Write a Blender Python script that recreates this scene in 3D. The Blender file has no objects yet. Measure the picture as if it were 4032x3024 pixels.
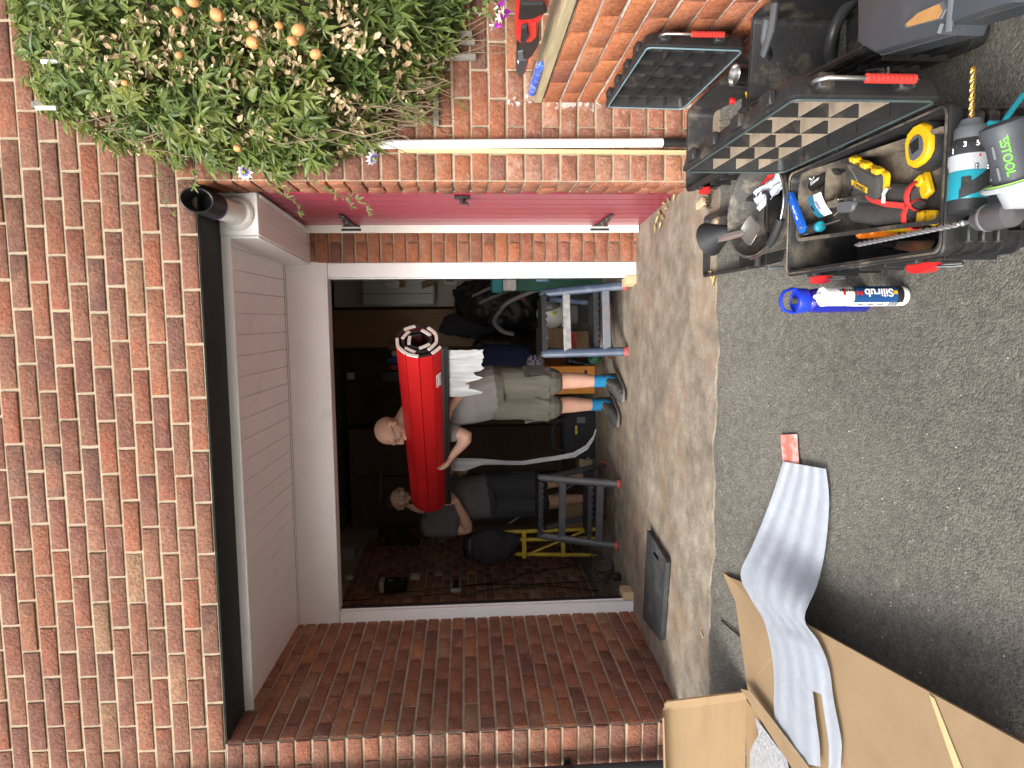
import bpy, bmesh, math, random
from mathutils import Vector, Matrix, Euler
from mathutils import noise as mnoise
from math import sin, cos, pi, radians, sqrt, atan2

random.seed(11)
SC = bpy.context.scene
COL = SC.collection

# ------------------------------------------------------------------ camera
CAM_LOC = Vector((0.0, -2.88383, 0.97594))
AX_R = Vector((0.9953053, 0.0953729, -0.0164749))    # picture up  (the photo is turned on its side)
AX_D = Vector((-0.0100047, -0.0679263, -0.9976402))  # picture right
AX_F = Vector((-0.0962669, 0.9931214, -0.0666532))   # view direction
FPX = 2639.288
cam_data = bpy.data.cameras.new('camera')
cam = bpy.data.objects.new('camera', cam_data); COL.objects.link(cam)
cam_data.sensor_fit = 'HORIZONTAL'; cam_data.sensor_width = 36.0
cam_data.lens = FPX * 36.0 / 4032.0
cam_data.clip_start = 0.02; cam_data.clip_end = 500
m = Matrix(((AX_D.x, AX_R.x, -AX_F.x, CAM_LOC.x), (AX_D.y, AX_R.y, -AX_F.y, CAM_LOC.y), (AX_D.z, AX_R.z, -AX_F.z, CAM_LOC.z), (0, 0, 0, 1)))
cam.matrix_world = m
SC.camera = cam

# ------------------------------------------------------------------ sky and sun
SUN_EL, SUN_AZ = radians(36), radians(216)      # azimuth the light comes from, clockwise from +Y
world = bpy.data.worlds.new('World'); SC.world = world
world.use_nodes = True
wn = world.node_tree.nodes; wl = world.node_tree.links
for n in list(wn): wn.remove(n)
wo = wn.new('ShaderNodeOutputWorld'); bg = wn.new('ShaderNodeBackground'); sk = wn.new('ShaderNodeTexSky')
sk.sky_type = 'NISHITA'; sk.sun_disc = False
sk.sun_elevation = SUN_EL; sk.sun_rotation = SUN_AZ
sk.air_density = 1.0; sk.dust_density = 4.0; sk.ozone_density = 1.0
hs = wn.new('ShaderNodeHueSaturation'); hs.inputs['Saturation'].default_value = 0.35
wl.new(sk.outputs[0], hs.inputs['Color']); wl.new(hs.outputs[0], bg.inputs[0]); wl.new(bg.outputs[0], wo.inputs[0])
bg.inputs[1].default_value = 0.15
sun_d = bpy.data.lights.new('sun', 'SUN'); sun_d.energy = 1.15; sun_d.angle = radians(24); sun_d.color = (1.0, 0.97, 0.92)
sun = bpy.data.objects.new('sun', sun_d); COL.objects.link(sun)
sd = Vector((sin(SUN_AZ) * cos(SUN_EL), cos(SUN_AZ) * cos(SUN_EL), sin(SUN_EL)))   # towards the sun
sun.rotation_euler = sd.to_track_quat('Z', 'Y').to_euler()
sun.location = (-6, -8, 9)

vs = SC.view_settings
SC.display_settings.display_device = 'sRGB'
vs.view_transform = 'Standard'; vs.look = 'None'; vs.gamma = 1.0; vs.use_curve_mapping = False
vs.exposure = 1.14
SC.render.engine = 'CYCLES'
try:
    SC.cycles.use_denoising = True
    SC.cycles.max_bounces = 9; SC.cycles.diffuse_bounces = 7
except Exception: pass

# ------------------------------------------------------------------ helpers
KPX = 4032.0 / 2212.0
def _ray(px, py):
    u = (3024 - py * KPX) - 1512; v = px * KPX - 2016
    return (AX_R * u + AX_D * v) / FPX + AX_F
def atY(px, py, Y):
    d = _ray(px, py); return CAM_LOC + d * ((Y - CAM_LOC.y) / d.y)
def atZ(px, py, Z):
    d = _ray(px, py); return CAM_LOC + d * ((Z - CAM_LOC.z) / d.z)
def atX(px, py, X):
    d = _ray(px, py); return CAM_LOC + d * ((X - CAM_LOC.x) / d.x)
def gz(y):
    # height of the ground: garage floor, concrete apron, then the drive falling away from the house
    pts = [(-30, -0.9), (-4, -0.36), (-2, -0.19), (-1.0, -0.14), (-0.75, -0.10), (-0.33, 0.0), (0.0, 0.0), (1.2, -0.06), (1.8, -0.065), (9, -0.065)]
    for (a, za), (b, zb) in zip(pts, pts[1:]):
        if y <= b: return za + (zb - za) * (y - a) / (b - a)
    return pts[-1][1]
def atG(px, py):
    d = _ray(px, py); lo, hi = 0.3, 12.0
    for _ in range(60):
        mid = (lo + hi) / 2; p = CAM_LOC + d * mid
        if p.z > gz(p.y): lo = mid
        else: hi = mid
    return CAM_LOC + d * lo

def T(x=0, y=0, z=0): return Matrix.Translation((x, y, z))
def RX(a): return Matrix.Rotation(a, 4, 'X')
def RY(a): return Matrix.Rotation(a, 4, 'Y')
def RZ(a): return Matrix.Rotation(a, 4, 'Z')
def S(x, y, z): return Matrix.Diagonal((x, y, z, 1))
def frame(o, xa, za):
    """matrix with origin o, x axis along xa and z near za"""
    x = Vector(xa).normalized(); z = Vector(za); y = z.cross(x).normalized(); z = x.cross(y).normalized()
    return Matrix(((x.x, y.x, z.x, o[0]), (x.y, y.y, z.y, o[1]), (x.z, y.z, z.z, o[2]), (0, 0, 0, 1)))

class MB:
    def __init__(s): s.v = []; s.f = []; s.mi = []; s.cur = 0; s.M = Matrix()
    def add(s, vs_, fs_, M=None):
        M = s.M @ M if M is not None else s.M
        b = len(s.v)
        s.v += [M @ Vector(p) for p in vs_]
        s.f += [tuple(b + i for i in f) for f in fs_]
        s.mi += [s.cur] * len(fs_)
        return s
    def box(s, c, d, bev=0.0, M=None, taper=None):
        """centre c, full size d; taper=(tx,ty): scale of the top"""
        hx, hy, hz = d[0] / 2, d[1] / 2, d[2] / 2
        if bev <= 0:
            vs_ = [(x * hx, y * hy, z * hz) for z in (-1, 1) for y in (-1, 1) for x in (-1, 1)]
            fs_ = [(0, 2, 3, 1), (4, 5, 7, 6), (0, 1, 5, 4), (2, 6, 7, 3), (0, 4, 6, 2), (1, 3, 7, 5)]
        else:
            b = min(bev, hx * .95, hy * .95, hz * .95)
            idx = {}; vs_ = []
            for x in (-1, 1):
                for y in (-1, 1):
                    for z in (-1, 1):
                        for a in range(3):
                            p = [x * (hx - b), y * (hy - b), z * (hz - b)]; p[a] = (x * hx, y * hy, z * hz)[a]
                            idx[(x, y, z, a)] = len(vs_); vs_.append(tuple(p))
            fs_ = []
            for a in range(3):
                o1, o2 = [i for i in range(3) if i != a]
                for sg in (-1, 1):
                    q = []
                    for (e1, e2) in ((-1, -1), (1, -1), (1, 1), (-1, 1)):
                        k = [0, 0, 0]; k[a] = sg; k[o1] = e1; k[o2] = e2; q.append(idx[(k[0], k[1], k[2], a)])
                    fs_.append(tuple(q))
                # edges parallel to axis a
                for e1 in (-1, 1):
                    for e2 in (-1, 1):
                        k0 = [0, 0, 0]; k1 = [0, 0, 0]; k0[a] = -1; k1[a] = 1; k0[o1] = k1[o1] = e1; k0[o2] = k1[o2] = e2
                        fs_.append((idx[(*k0, o1)], idx[(*k1, o1)], idx[(*k1, o2)], idx[(*k0, o2)]))
            for x in (-1, 1):
                for y in (-1, 1):
                    for z in (-1, 1): fs_.append(tuple(idx[(x, y, z, a)] for a in range(3)))
        if taper:
            vs_ = [(x * (taper[0] if z > 0 else 1), y * (taper[1] if z > 0 else 1), z) for x, y, z in vs_]
        vs_ = [(x + c[0], y + c[1], z + c[2]) for x, y, z in vs_]
        return s.add(vs_, fs_, M)
    def tube(s, path, r, n=8, caps=True, M=None, squash=None):
        path = [Vector(p) for p in path]; k = len(path)
        rs = [r] * k if not isinstance(r, (list, tuple)) else r
        vs_ = []; up = None
        for i, p in enumerate(path):
            t = (path[min(i + 1, k - 1)] - path[max(i - 1, 0)])
            if t.length < 1e-9: t = Vector((0, 0, 1))
            t.normalize()
            if up is None:
                up = Vector((0, 0, 1)) if abs(t.z) < .9 else Vector((1, 0, 0))
            a = up - t * up.dot(t)
            if a.length < 1e-6: a = t.orthogonal()
            a.normalize(); b = t.cross(a); up = a
            for j in range(n):
                th = 2 * pi * j / n
                q = (squash or (1, 1))
                vs_.append(p + (a * cos(th) * q[0] + b * sin(th) * q[1]) * rs[i])
        fs_ = [(i * n + j, i * n + (j + 1) % n, (i + 1) * n + (j + 1) % n, (i + 1) * n + j) for i in range(k - 1) for j in range(n)]
        if caps: fs_ += [tuple(range(n))[::-1], tuple((k - 1) * n + j for j in range(n))]
        return s.add(vs_, fs_, M)
    def lathe(s, prof, n=16, M=None, caps=True, arc=2 * pi):
        vs_ = [(r * cos(2 * pi * j / n), r * sin(2 * pi * j / n), z) for r, z in prof for j in range(n)]
        k = len(prof)
        fs_ = [(i * n + j, i * n + (j + 1) % n, (i + 1) * n + (j + 1) % n, (i + 1) * n + j) for i in range(k - 1) for j in range(n)]
        if caps: fs_ += [tuple(range(n))[::-1], tuple((k - 1) * n + j for j in range(n))]
        return s.add(vs_, fs_, M)
    def prism(s, poly, h, M=None, z0=0.0):
        n = len(poly)
        vs_ = [(x, y, z0) for x, y in poly] + [(x, y, z0 + h) for x, y in poly]
        fs_ = [tuple(range(n))[::-1], tuple(range(n, 2 * n))] + [(i, (i + 1) % n, n + (i + 1) % n, n + i) for i in range(n)]
        return s.add(vs_, fs_, M)
    def ell(s, c, r, n=14, m=9, M=None):
        vs_ = [(c[0], c[1], c[2] - r[2])]
        for i in range(1, m):
            ph = -pi / 2 + pi * i / m
            for j in range(n):
                th = 2 * pi * j / n; vs_.append((c[0] + r[0] * cos(ph) * cos(th), c[1] + r[1] * cos(ph) * sin(th), c[2] + r[2] * sin(ph)))
        vs_.append((c[0], c[1], c[2] + r[2])); L = len(vs_) - 1
        fs_ = [(0, 1 + (j + 1) % n, 1 + j) for j in range(n)]
        fs_ += [(1 + i * n + j, 1 + i * n + (j + 1) % n, 1 + (i + 1) * n + (j + 1) % n, 1 + (i + 1) * n + j) for i in range(m - 2) for j in range(n)]
        fs_ += [(L, 1 + (m - 2) * n + j, 1 + (m - 2) * n + (j + 1) % n) for j in range(n)]
        return s.add(vs_, fs_, M)
    def loft(s, rings, caps=True, closed=True, M=None):
        n = len(rings[0]); vs_ = [p for r in rings for p in r]; k = len(rings)
        w = n if closed else n - 1
        fs_ = [(i * n + j, i * n + (j + 1) % n, (i + 1) * n + (j + 1) % n, (i + 1) * n + j) for i in range(k - 1) for j in range(w)]
        if caps and closed: fs_ += [tuple(range(n))[::-1], tuple((k - 1) * n + j for j in range(n))]
        return s.add(vs_, fs_, M)
    def quad(s, a, b, c, d, M=None): return s.add([a, b, c, d], [(0, 1, 2, 3)], M)
    def sheet(s, grid, t, M=None):
        """grid[i][j] of points, thickness t along local normals"""
        ni, nj = len(grid), len(grid[0]); P = [[Vector(p) for p in row] for row in grid]; N = []
        for i in range(ni):
            row = []
            for j in range(nj):
                a = P[min(i + 1, ni - 1)][j] - P[max(i - 1, 0)][j]; b = P[i][min(j + 1, nj - 1)] - P[i][max(j - 1, 0)]
                nn = a.cross(b); row.append(nn.normalized() if nn.length > 1e-12 else Vector((0, 0, 1)))
            N.append(row)
        vs_ = [P[i][j] + N[i][j] * t / 2 for i in range(ni) for j in range(nj)] + [P[i][j] - N[i][j] * t / 2 for i in range(ni) for j in range(nj)]
        o = ni * nj; fs_ = []
        for i in range(ni - 1):
            for j in range(nj - 1):
                a, b, c, d = i * nj + j, i * nj + j + 1, (i + 1) * nj + j + 1, (i + 1) * nj + j
                fs_.append((a, d, c, b)); fs_.append((o + a, o + b, o + c, o + d))
        for i in range(ni - 1):
            a, b = i * nj, (i + 1) * nj; fs_.append((a, o + a, o + b, b)); a += nj - 1; b += nj - 1; fs_.append((a, b, o + b, o + a))
        for j in range(nj - 1):
            a, b = j, j + 1; fs_.append((a, b, o + b, o + a)); a += (ni - 1) * nj; b += (ni - 1) * nj; fs_.append((a, o + a, o + b, b))
        return s.add(vs_, fs_, M)

def smooth_path(P, per=8):
    out = []
    for i in range(len(P) - 1):
        p0, p1, p2, p3 = P[max(i - 1, 0)], P[i], P[i + 1], P[min(i + 2, len(P) - 1)]
        for k in range(per):
            t = k / per; out.append(0.5 * ((2 * p1) + (p2 - p0) * t + (2 * p0 - 5 * p1 + 4 * p2 - p3) * t * t + (3 * p1 - p0 - 3 * p2 + p3) * t ** 3))
    out.append(P[-1]); return out
WM = {}     # matrix of each thing, by object name
def tag(o, label=None, cat=None, group=None, kind=None):
    if label: o['label'] = label
    if cat: o['category'] = cat
    if group: o['group'] = group
    if kind: o['kind'] = kind
    return o
def thing(name, label, cat, M=None, group=None):
    o = bpy.data.objects.new(name, None); COL.objects.link(o)
    if M is None: M = Matrix()
    elif not isinstance(M, Matrix): M = T(*M)
    o.matrix_world = M; o.empty_display_size = .05
    WM[o.name] = M.copy()
    return tag(o, label, cat, group)
def mesh_of(name, mb, mats, smooth=None, fix=True):
    me = bpy.data.meshes.new(name)
    me.from_pydata([tuple(p) for p in mb.v], [], mb.f)
    mats = mats if isinstance(mats, (list, tuple)) else [mats]
    for mt in mats: me.materials.append(mt)
    if len(mats) > 1: me.polygons.foreach_set('material_index', mb.mi)
    if fix:
        bm = bmesh.new(); bm.from_mesh(me); bmesh.ops.recalc_face_normals(bm, faces=bm.faces); bm.to_mesh(me); bm.free()
    if smooth is not None:
        me.polygons.foreach_set('use_smooth', [True] * len(me.polygons))
        try: me.set_sharp_from_angle(angle=radians(smooth))
        except Exception: pass
    me.update()
    return me
def obj(name, mb, mats, parent=None, smooth=40, world=False, loc=None, label=None):
    if world and parent is not None:
        inv = WM[parent.name].inverted(); mb.v = [inv @ p for p in mb.v]
    o = bpy.data.objects.new(name, mesh_of(name, mb, mats, smooth)); COL.objects.link(o)
    if parent is not None:
        o.parent = parent; WM[o.name] = WM[parent.name]
    else:
        WM[o.name] = Matrix()
    if label: o['label'] = label
    return o
def single(name, mb, mats, label, cat, origin=None, group=None, smooth=40):
    """a thing that is one mesh; verts in world space, origin moved to its base"""
    if origin is None:
        xs = [p.x for p in mb.v]; ys = [p.y for p in mb.v]; zs = [p.z for p in mb.v]
        origin = ((min(xs) + max(xs)) / 2, (min(ys) + max(ys)) / 2, min(zs))
    o_ = Vector(origin); mb.v = [p - o_ for p in mb.v]
    o = bpy.data.objects.new(name, mesh_of(name, mb, mats, smooth)); COL.objects.link(o)
    o.location = o_; WM[o.name] = T(*o_)
    return tag(o, label, cat, group)
def structure(name, mb, mats, smooth=40, parent=None):
    o = obj(name, mb, mats, parent, smooth)
    o['kind'] = 'structure'; return o
def stuff(o): o['kind'] = 'stuff'; return o
def inst(name, me, parent, M):
    o = bpy.data.objects.new(name, me); COL.objects.link(o); o.parent = parent; o.matrix_local = M
    WM[o.name] = WM[parent.name]; return o

# ------------------------------------------------------------------ materials
MATS = {}
def mat(name, col, rough=.6, var=.15, scale=12.0, bump=0.0, bscale=60.0, metal=0.0, spec=.5, col2=None, mix_scale=None, stretch=None, coat=0.0, trans=0.0, alpha=1.0, dirt=None, dirt_scale=3.0, dirt_amt=.5, ior=1.45):
    """procedural: base colour broken up by noise, optional second colour patches (wear, dirt), fine bump"""
    if name in MATS: return MATS[name]
    mt = bpy.data.materials.new(name); mt.use_nodes = True
    nt = mt.node_tree; nd = nt.nodes; lk = nt.links
    b = nd['Principled BSDF']
    b.inputs['Roughness'].default_value = rough; b.inputs['Metallic'].default_value = metal
    b.inputs['Specular IOR Level'].default_value = spec; b.inputs['Coat Weight'].default_value = coat
    b.inputs['Transmission Weight'].default_value = trans; b.inputs['Alpha'].default_value = alpha; b.inputs['IOR'].default_value = ior
    tc = nd.new('ShaderNodeTexCoord'); mp = nd.new('ShaderNodeMapping')
    if stretch: mp.inputs['Scale'].default_value = stretch
    lk.new(tc.outputs['Object'], mp.inputs[0])
    n1 = nd.new('ShaderNodeTexNoise'); n1.inputs['Scale'].default_value = scale; n1.inputs['Detail'].default_value = 5; n1.inputs['Roughness'].default_value = .65
    lk.new(mp.outputs[0], n1.inputs['Vector'])
    mr = nd.new('ShaderNodeMapRange'); mr.inputs[1].default_value = .3; mr.inputs[2].default_value = .7; mr.inputs[3].default_value = 1 - var; mr.inputs[4].default_value = 1 + var
    lk.new(n1.outputs[0], mr.inputs[0])
    mx = nd.new('ShaderNodeMix'); mx.data_type = 'RGBA'; mx.blend_type = 'MULTIPLY'; mx.inputs[0].default_value = 1
    mx.inputs[6].default_value = (*col, 1); lk.new(mr.outputs[0], mx.inputs[7])
    src = mx.outputs[2]
    d2 = col2 or dirt
    if d2:
        n2 = nd.new('ShaderNodeTexNoise'); n2.inputs['Scale'].default_value = mix_scale or dirt_scale; n2.inputs['Detail'].default_value = 6; n2.inputs['Roughness'].default_value = .7
        lk.new(mp.outputs[0], n2.inputs['Vector'])
        m2 = nd.new('ShaderNodeMapRange'); m2.inputs[1].default_value = .62 - .25 * dirt_amt; m2.inputs[2].default_value = .72 - .1 * dirt_amt
        m2.inputs[4].default_value = min(1, .35 + dirt_amt)
        lk.new(n2.outputs[0], m2.inputs[0])
        x2 = nd.new('ShaderNodeMix'); x2.data_type = 'RGBA'; lk.new(m2.outputs[0], x2.inputs[0]); lk.new(src, x2.inputs[6]); x2.inputs[7].default_value = (*d2, 1)
        src = x2.outputs[2]
    lk.new(src, b.inputs['Base Color'])
    if bump:
        n3 = nd.new('ShaderNodeTexNoise'); n3.inputs['Scale'].default_value = bscale; n3.inputs['Detail'].default_value = 4
        lk.new(mp.outputs[0], n3.inputs['Vector'])
        bp = nd.new('ShaderNodeBump'); bp.inputs['Strength'].default_value = bump; bp.inputs['Distance'].default_value = .004
        lk.new(n3.outputs[0], bp.inputs['Height']); lk.new(bp.outputs[0], b.inputs['Normal'])
    MATS[name] = mt
    return mt
# ================================================================== WALLS
def brick_material(name, stops, salt, pale=(.62, .55, .47), bump=.9):
    mt = bpy.data.materials.new(name); mt.use_nodes = True
    nt = mt.node_tree; nd = nt.nodes; lk = nt.links; b = nd['Principled BSDF']
    b.inputs['Roughness'].default_value = .85; b.inputs['Specular IOR Level'].default_value = .25
    oi = nd.new('ShaderNodeObjectInfo'); tc = nd.new('ShaderNodeTexCoord')
    off = nd.new('ShaderNodeVectorMath'); off.operation = 'MULTIPLY_ADD'
    cb = nd.new('ShaderNodeCombineXYZ'); 
    for i in range(3): lk.new(oi.outputs['Random'], cb.inputs[i])
    off.inputs[1].default_value = (31, 17, 23); lk.new(cb.outputs[0], off.inputs[0]); lk.new(tc.outputs['Object'], off.inputs[2])
    rp = nd.new('ShaderNodeValToRGB'); rp.color_ramp.interpolation = 'LINEAR'
    el = rp.color_ramp.elements
    for i, (p, c) in enumerate(stops):
        e = el[i] if i < 2 else el.new(p)
        e.position = p; e.color = (*c, 1)
    lk.new(oi.outputs['Random'], rp.inputs[0])
    def noise(sc, det=5, ro=.65, st=None):
        n = nd.new('ShaderNodeTexNoise'); n.inputs['Scale'].default_value = sc; n.inputs['Detail'].default_value = det; n.inputs['Roughness'].default_value = ro
        if st:
            mp = nd.new('ShaderNodeMapping'); mp.inputs['Scale'].default_value = st; lk.new(off.outputs[0], mp.inputs[0]); lk.new(mp.outputs[0], n.inputs['Vector'])
        else: lk.new(off.outputs[0], n.inputs['Vector'])
        return n
    def rng(n, a, b_, c, d):
        r = nd.new('ShaderNodeMapRange'); r.inputs[1].default_value = a; r.inputs[2].default_value = b_; r.inputs[3].default_value = c; r.inputs[4].default_value = d; lk.new(n.outputs[0], r.inputs[0]); return r
    def mixc(fac, A, B, mode='MIX'):
        x = nd.new('ShaderNodeMix'); x.data_type = 'RGBA'; x.blend_type = mode
        if isinstance(fac, float): x.inputs[0].default_value = fac
        else: lk.new(fac, x.inputs[0])
        for s_, k in ((A, 6), (B, 7)):
            if isinstance(s_, tuple): x.inputs[k].default_value = (*s_, 1)
            else: lk.new(s_, x.inputs[k])
        return x.outputs[2]
    # broad fire-flash patches inside a brick
    flash = rng(noise(7, 3, .5), .42, .62, 0, .75)
    c = mixc(flash.outputs[0], rp.outputs[0], stops[1][1])
    patch2 = rng(noise(9, 3, .5), .55, .7, 0, .55)
    c = mixc(patch2.outputs[0], c, stops[-2][1])
    fine = rng(noise(70, 7, .8), .3, .7, .5, 1.5)
    c = mixc(1.0, c, fine.outputs[0], 'MULTIPLY')
    saltm = rng(noise(14, 8, .8), .5, .78, 0, salt)
    c = mixc(saltm.outputs[0], c, pale)
    pit = rng(noise(160, 3, .6), .24, .36, .5, 1)
    c = mixc(1.0, c, pit.outputs[0], 'MULTIPLY')
    gp = nd.new('ShaderNodeNewGeometry'); wn2 = nd.new('ShaderNodeTexNoise'); wn2.inputs['Scale'].default_value = 1.6; wn2.inputs['Detail'].default_value = 5; lk.new(gp.outputs['Position'], wn2.inputs['Vector'])
    c = mixc(1.0, c, rng(wn2, .3, .7, .78, 1.2).outputs[0], 'MULTIPLY')
    if name == 'brick_worn':      # white efflorescence where the garden wall meets the house
        sx = nd.new('ShaderNodeSeparateXYZ'); lk.new(gp.outputs['Position'], sx.inputs[0])
        ab = nd.new('ShaderNodeMath'); ab.operation = 'SUBTRACT'; ab.inputs[1].default_value = .895; lk.new(sx.outputs[0], ab.inputs[0]); ab2 = nd.new('ShaderNodeMath'); ab2.operation = 'ABSOLUTE'; lk.new(ab.outputs[0], ab2.inputs[0])
        d1 = nd.new('ShaderNodeMapRange'); d1.inputs[1].default_value = 0; d1.inputs[2].default_value = .09; d1.inputs[3].default_value = .09; d1.inputs[4].default_value = -.25; lk.new(ab2.outputs[0], d1.inputs[0])
        nn = nd.new('ShaderNodeTexNoise'); nn.inputs['Scale'].default_value = 13; nn.inputs['Detail'].default_value = 7; nn.inputs['Roughness'].default_value = .75; lk.new(gp.outputs['Position'], nn.inputs['Vector'])
        s2 = nd.new('ShaderNodeMath'); s2.operation = 'ADD'; lk.new(nn.outputs[0], s2.inputs[0]); lk.new(d1.outputs[0], s2.inputs[1])
        c = mixc(rng(s2, .56, .64, 0, .85).outputs[0], c, (.75, .73, .7))
    lk.new(c, b.inputs['Base Color'])
    # creased, dragged face
    n5 = noise(55, 6, .7, (1, 1, .55)); n6 = nd.new('ShaderNodeTexVoronoi'); n6.inputs['Scale'].default_value = 75; lk.new(off.outputs[0], n6.inputs['Vector'])
    ad = nd.new('ShaderNodeMath'); ad.operation = 'MULTIPLY_ADD'; ad.inputs[1].default_value = .35; lk.new(n6.outputs[0], ad.inputs[0]); lk.new(n5.outputs[0], ad.inputs[2])
    bp = nd.new('ShaderNodeBump'); bp.inputs['Strength'].default_value = bump; bp.inputs['Distance'].default_value = .006
    lk.new(ad.outputs[0], bp.inputs['Height']); lk.new(bp.outputs[0], b.inputs['Normal'])
    return mt
C_PURPLE, C_BROWN, C_RED, C_ORANGE, C_TAN, C_DARK = (.165, .072, .055), (.215, .102, .066), (.265, .095, .055), (.34, .125, .055), (.26, .165, .1), (.118, .068, .056)
BR_FRONT = brick_material('brick_front', [(0, C_PURPLE), (.22, C_BROWN), (.4, C_RED), (.52, C_PURPLE), (.68, C_BROWN), (.82, C_DARK), (.92, C_RED), (1, C_TAN)], .2, pale=(.5, .38, .26), bump=1.3)
BR_SIDE = brick_material('brick_recess', [(0, (.17, .08, .06)), (.2, (.25, .11, .072)), (.4, (.31, .115, .065)), (.6, (.19, .09, .068)), (.8, (.29, .12, .068)), (.93, (.38, .165, .08)), (1, (.29, .18, .11))], .2)
BR_ORANGE = brick_material('brick_orange', [(0, (.22, .085, .058)), (.3, (.31, .118, .062)), (.55, (.36, .135, .068)), (.75, (.26, .098, .06)), (.9, (.17, .08, .064)), (1, (.36, .175, .1))], .26)
BR_WORN = brick_material('brick_worn', [(0, (.2, .09, .065)), (.3, (.3, .13, .08)), (.5, (.3, .17, .12)), (.7, (.26, .12, .08)), (.85, (.36, .15, .08)), (1, (.34, .21, .15))], .55, pale=(.6, .54, .47))
BR_GARDEN = brick_material('brick_garden', [(0, (.29, .1, .05)), (.35, (.36, .125, .055)), (.6, (.4, .15, .065)), (.8, (.31, .1, .05)), (.92, (.24, .09, .06)), (1, (.4, .17, .08))], .14, bump=.6)
BR_INNER = brick_material('brick_inner', [(0, (.3, .15, .11)), (.3, (.4, .21, .14)), (.55, (.36, .15, .1)), (.75, (.46, .28, .18)), (.88, (.34, .18, .13)), (1, (.62, .5, .36))], .15, bump=.5)
M_MORTAR = mat('mortar', (.43, .35, .25), .95, .16, 30, .8, 180, spec=.1)
M_MORTAR_DK = mat('mortar_grey', (.5, .43, .34), .95, .2, 30, .8, 180, spec=.1)
M_MORTAR_LT = mat('mortar_pale', (.6, .56, .48), .95, .16, 30, .8, 180, spec=.1)

_BC = {}
def brick_mesh(L, H, D, material, var):
    key = (round(L, 3), round(H, 3), round(D, 3), material.name, var)
    if key in _BC: return _BC[key]
    rnd = random.Random(hash((key[0], key[1], var)) & 0xffff)
    b = .0035; j = lambda a: rnd.uniform(-a, a)
    # front face towards -y, a ring of 8 points for an uneven edge, chamfer to the sides
    def ring(dx, dz, y, jit):
        pts = [(-1, -1), (0, -1), (1, -1), (1, 0), (1, 1), (0, 1), (-1, 1), (-1, 0)]
        return [(px * (L / 2 - dx) + j(jit), y + j(jit * .3), pz * (H / 2 - dz) + j(jit)) for px, pz in pts]
    r0 = ring(b * 1.3, b * 1.3, -D, .0012); r1 = ring(0, 0, -D + b, .001); r2 = ring(0, 0, 0, 0)
    mb = MB(); n = 8
    v = r0 + r1 + r2 + [(j(.01), -D - .0012 + j(.001), j(.004))]
    f = [(i, (i + 1) % n, 24) for i in range(n)]
    for k in (0, 1): f += [(k * n + i, (k + 1) * n + i, (k + 1) * n + (i + 1) % n, k * n + (i + 1) % n) for i in range(n)]
    mb.add(v, f)
    _BC[key] = mesh_of('brick', mb, material, 50)
    return _BC[key]

def brickwork(parent, org, udir, ndir, u0, u1, k0, k1, material, first, keep=None, course0=2.07, Lb=.225, proud=.008, end_cut=True, Hc=.075):
    """stretcher courses k0..k1 (k counted down from z=course0) on the plane through org, running along udir,
    facing ndir. first(k) gives the u of a joint in course k. keep(u0,u1,z0,z1) may drop or trim bricks."""
    U = Vector(udir).normalized(); N = Vector(ndir).normalized(); Z = Vector((0, 0, 1))
    base = Matrix(((U.x, -N.x, Z.x, 0), (U.y, -N.y, Z.y, 0), (U.z, -N.z, Z.z, 0), (0, 0, 0, 1)))
    inv = WM[parent.name].inverted()
    n = 0
    for k in range(k0, k1):
        z = course0 - Hc * (k + .5)
        cuts = first(k)
        if not isinstance(cuts, (list, tuple)):
            a = cuts; js = []
            while a > u0: a -= Lb
            while a < u1 + Lb: js.append(a); a += Lb
        else: js = list(cuts)
        for a, b in zip(js, js[1:]):
            a2, b2 = max(a, u0), min(b, u1)
            if b2 - a2 < .03: continue
            if keep and not keep(a2, b2, z): continue
            L = b2 - a2 - (.0118 if b2 == b or b < u1 else .004)
            L = round(L / .004) * .004
            me = brick_mesh(L, Hc - .0118, proud + .012, material, n % 4)
            c = Vector(org) + U * ((a2 + b2) / 2 + random.uniform(-.0012, .0012)) + Z * (z - org[2])
            M = T(*c) @ base @ T(0, .012 + random.uniform(-.0022, .0022), random.uniform(-.0015, .0015)) @ RY(random.uniform(-.006, .006)) @ RX(random.uniform(-.01, .01))
            inst('brick', me, parent, inv @ M); n += 1
    return n

def stagger(k, a): return a + (.1125 if k % 2 else 0.0)
XL, XR = -1.863, .575
GX = .905
def XRY(y): return XR - .045 * y      # the right cheek of the recess leans in a little
DEP = 1.157

# --- wall over the garage, its right and left strips
w = thing('brick_wall', 'weathered red brick house wall above the dark lintel of the garage recess', 'wall', (-.4, 0, 2.07))
mb = MB(); mb.box((-.24, .06, 2.07 + .637), (3.72, .12, 1.275 - .004)); obj('mortar_bed', mb, M_MORTAR, w, world=True, smooth=None)
def first_top(k): return stagger(k + 1, .155 - .0045 * (k + 6))
brickwork(w, (0, 0, 2.07), (1, 0, 0), (0, -1, 0), -2.1, 1.62, -17, 0, BR_FRONT, first_top)
w = thing('brick_wall', 'worn brick wall strip between the red side door and the low garden wall, behind the white pipe', 'wall', (.8, 0, 0))
mb = MB(); mb.box((1.0975, .06, 1.0), (2 * (1.0975 - XR) - .004, .115, 2.14 - .004)); obj('mortar_bed', mb, M_MORTAR, w, world=True, smooth=None)
def first_right(k): return [XR, XR + (.225 if k % 2 else .1125)] + [XR + (.225 if k % 2 else .1125) + .225 * i for i in range(1, 5)]
def wet(k): return 0
brickwork(w, (0, 0, 2.07), (1, 0, 0), (0, -1, 0), XR, 1.62, 0, 13, BR_FRONT, first_right)
brickwork(w, (0, 0, 2.07), (1, 0, 0), (0, -1, 0), XR, 1.62, 13, 17, BR_ORANGE, first_right)
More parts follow.
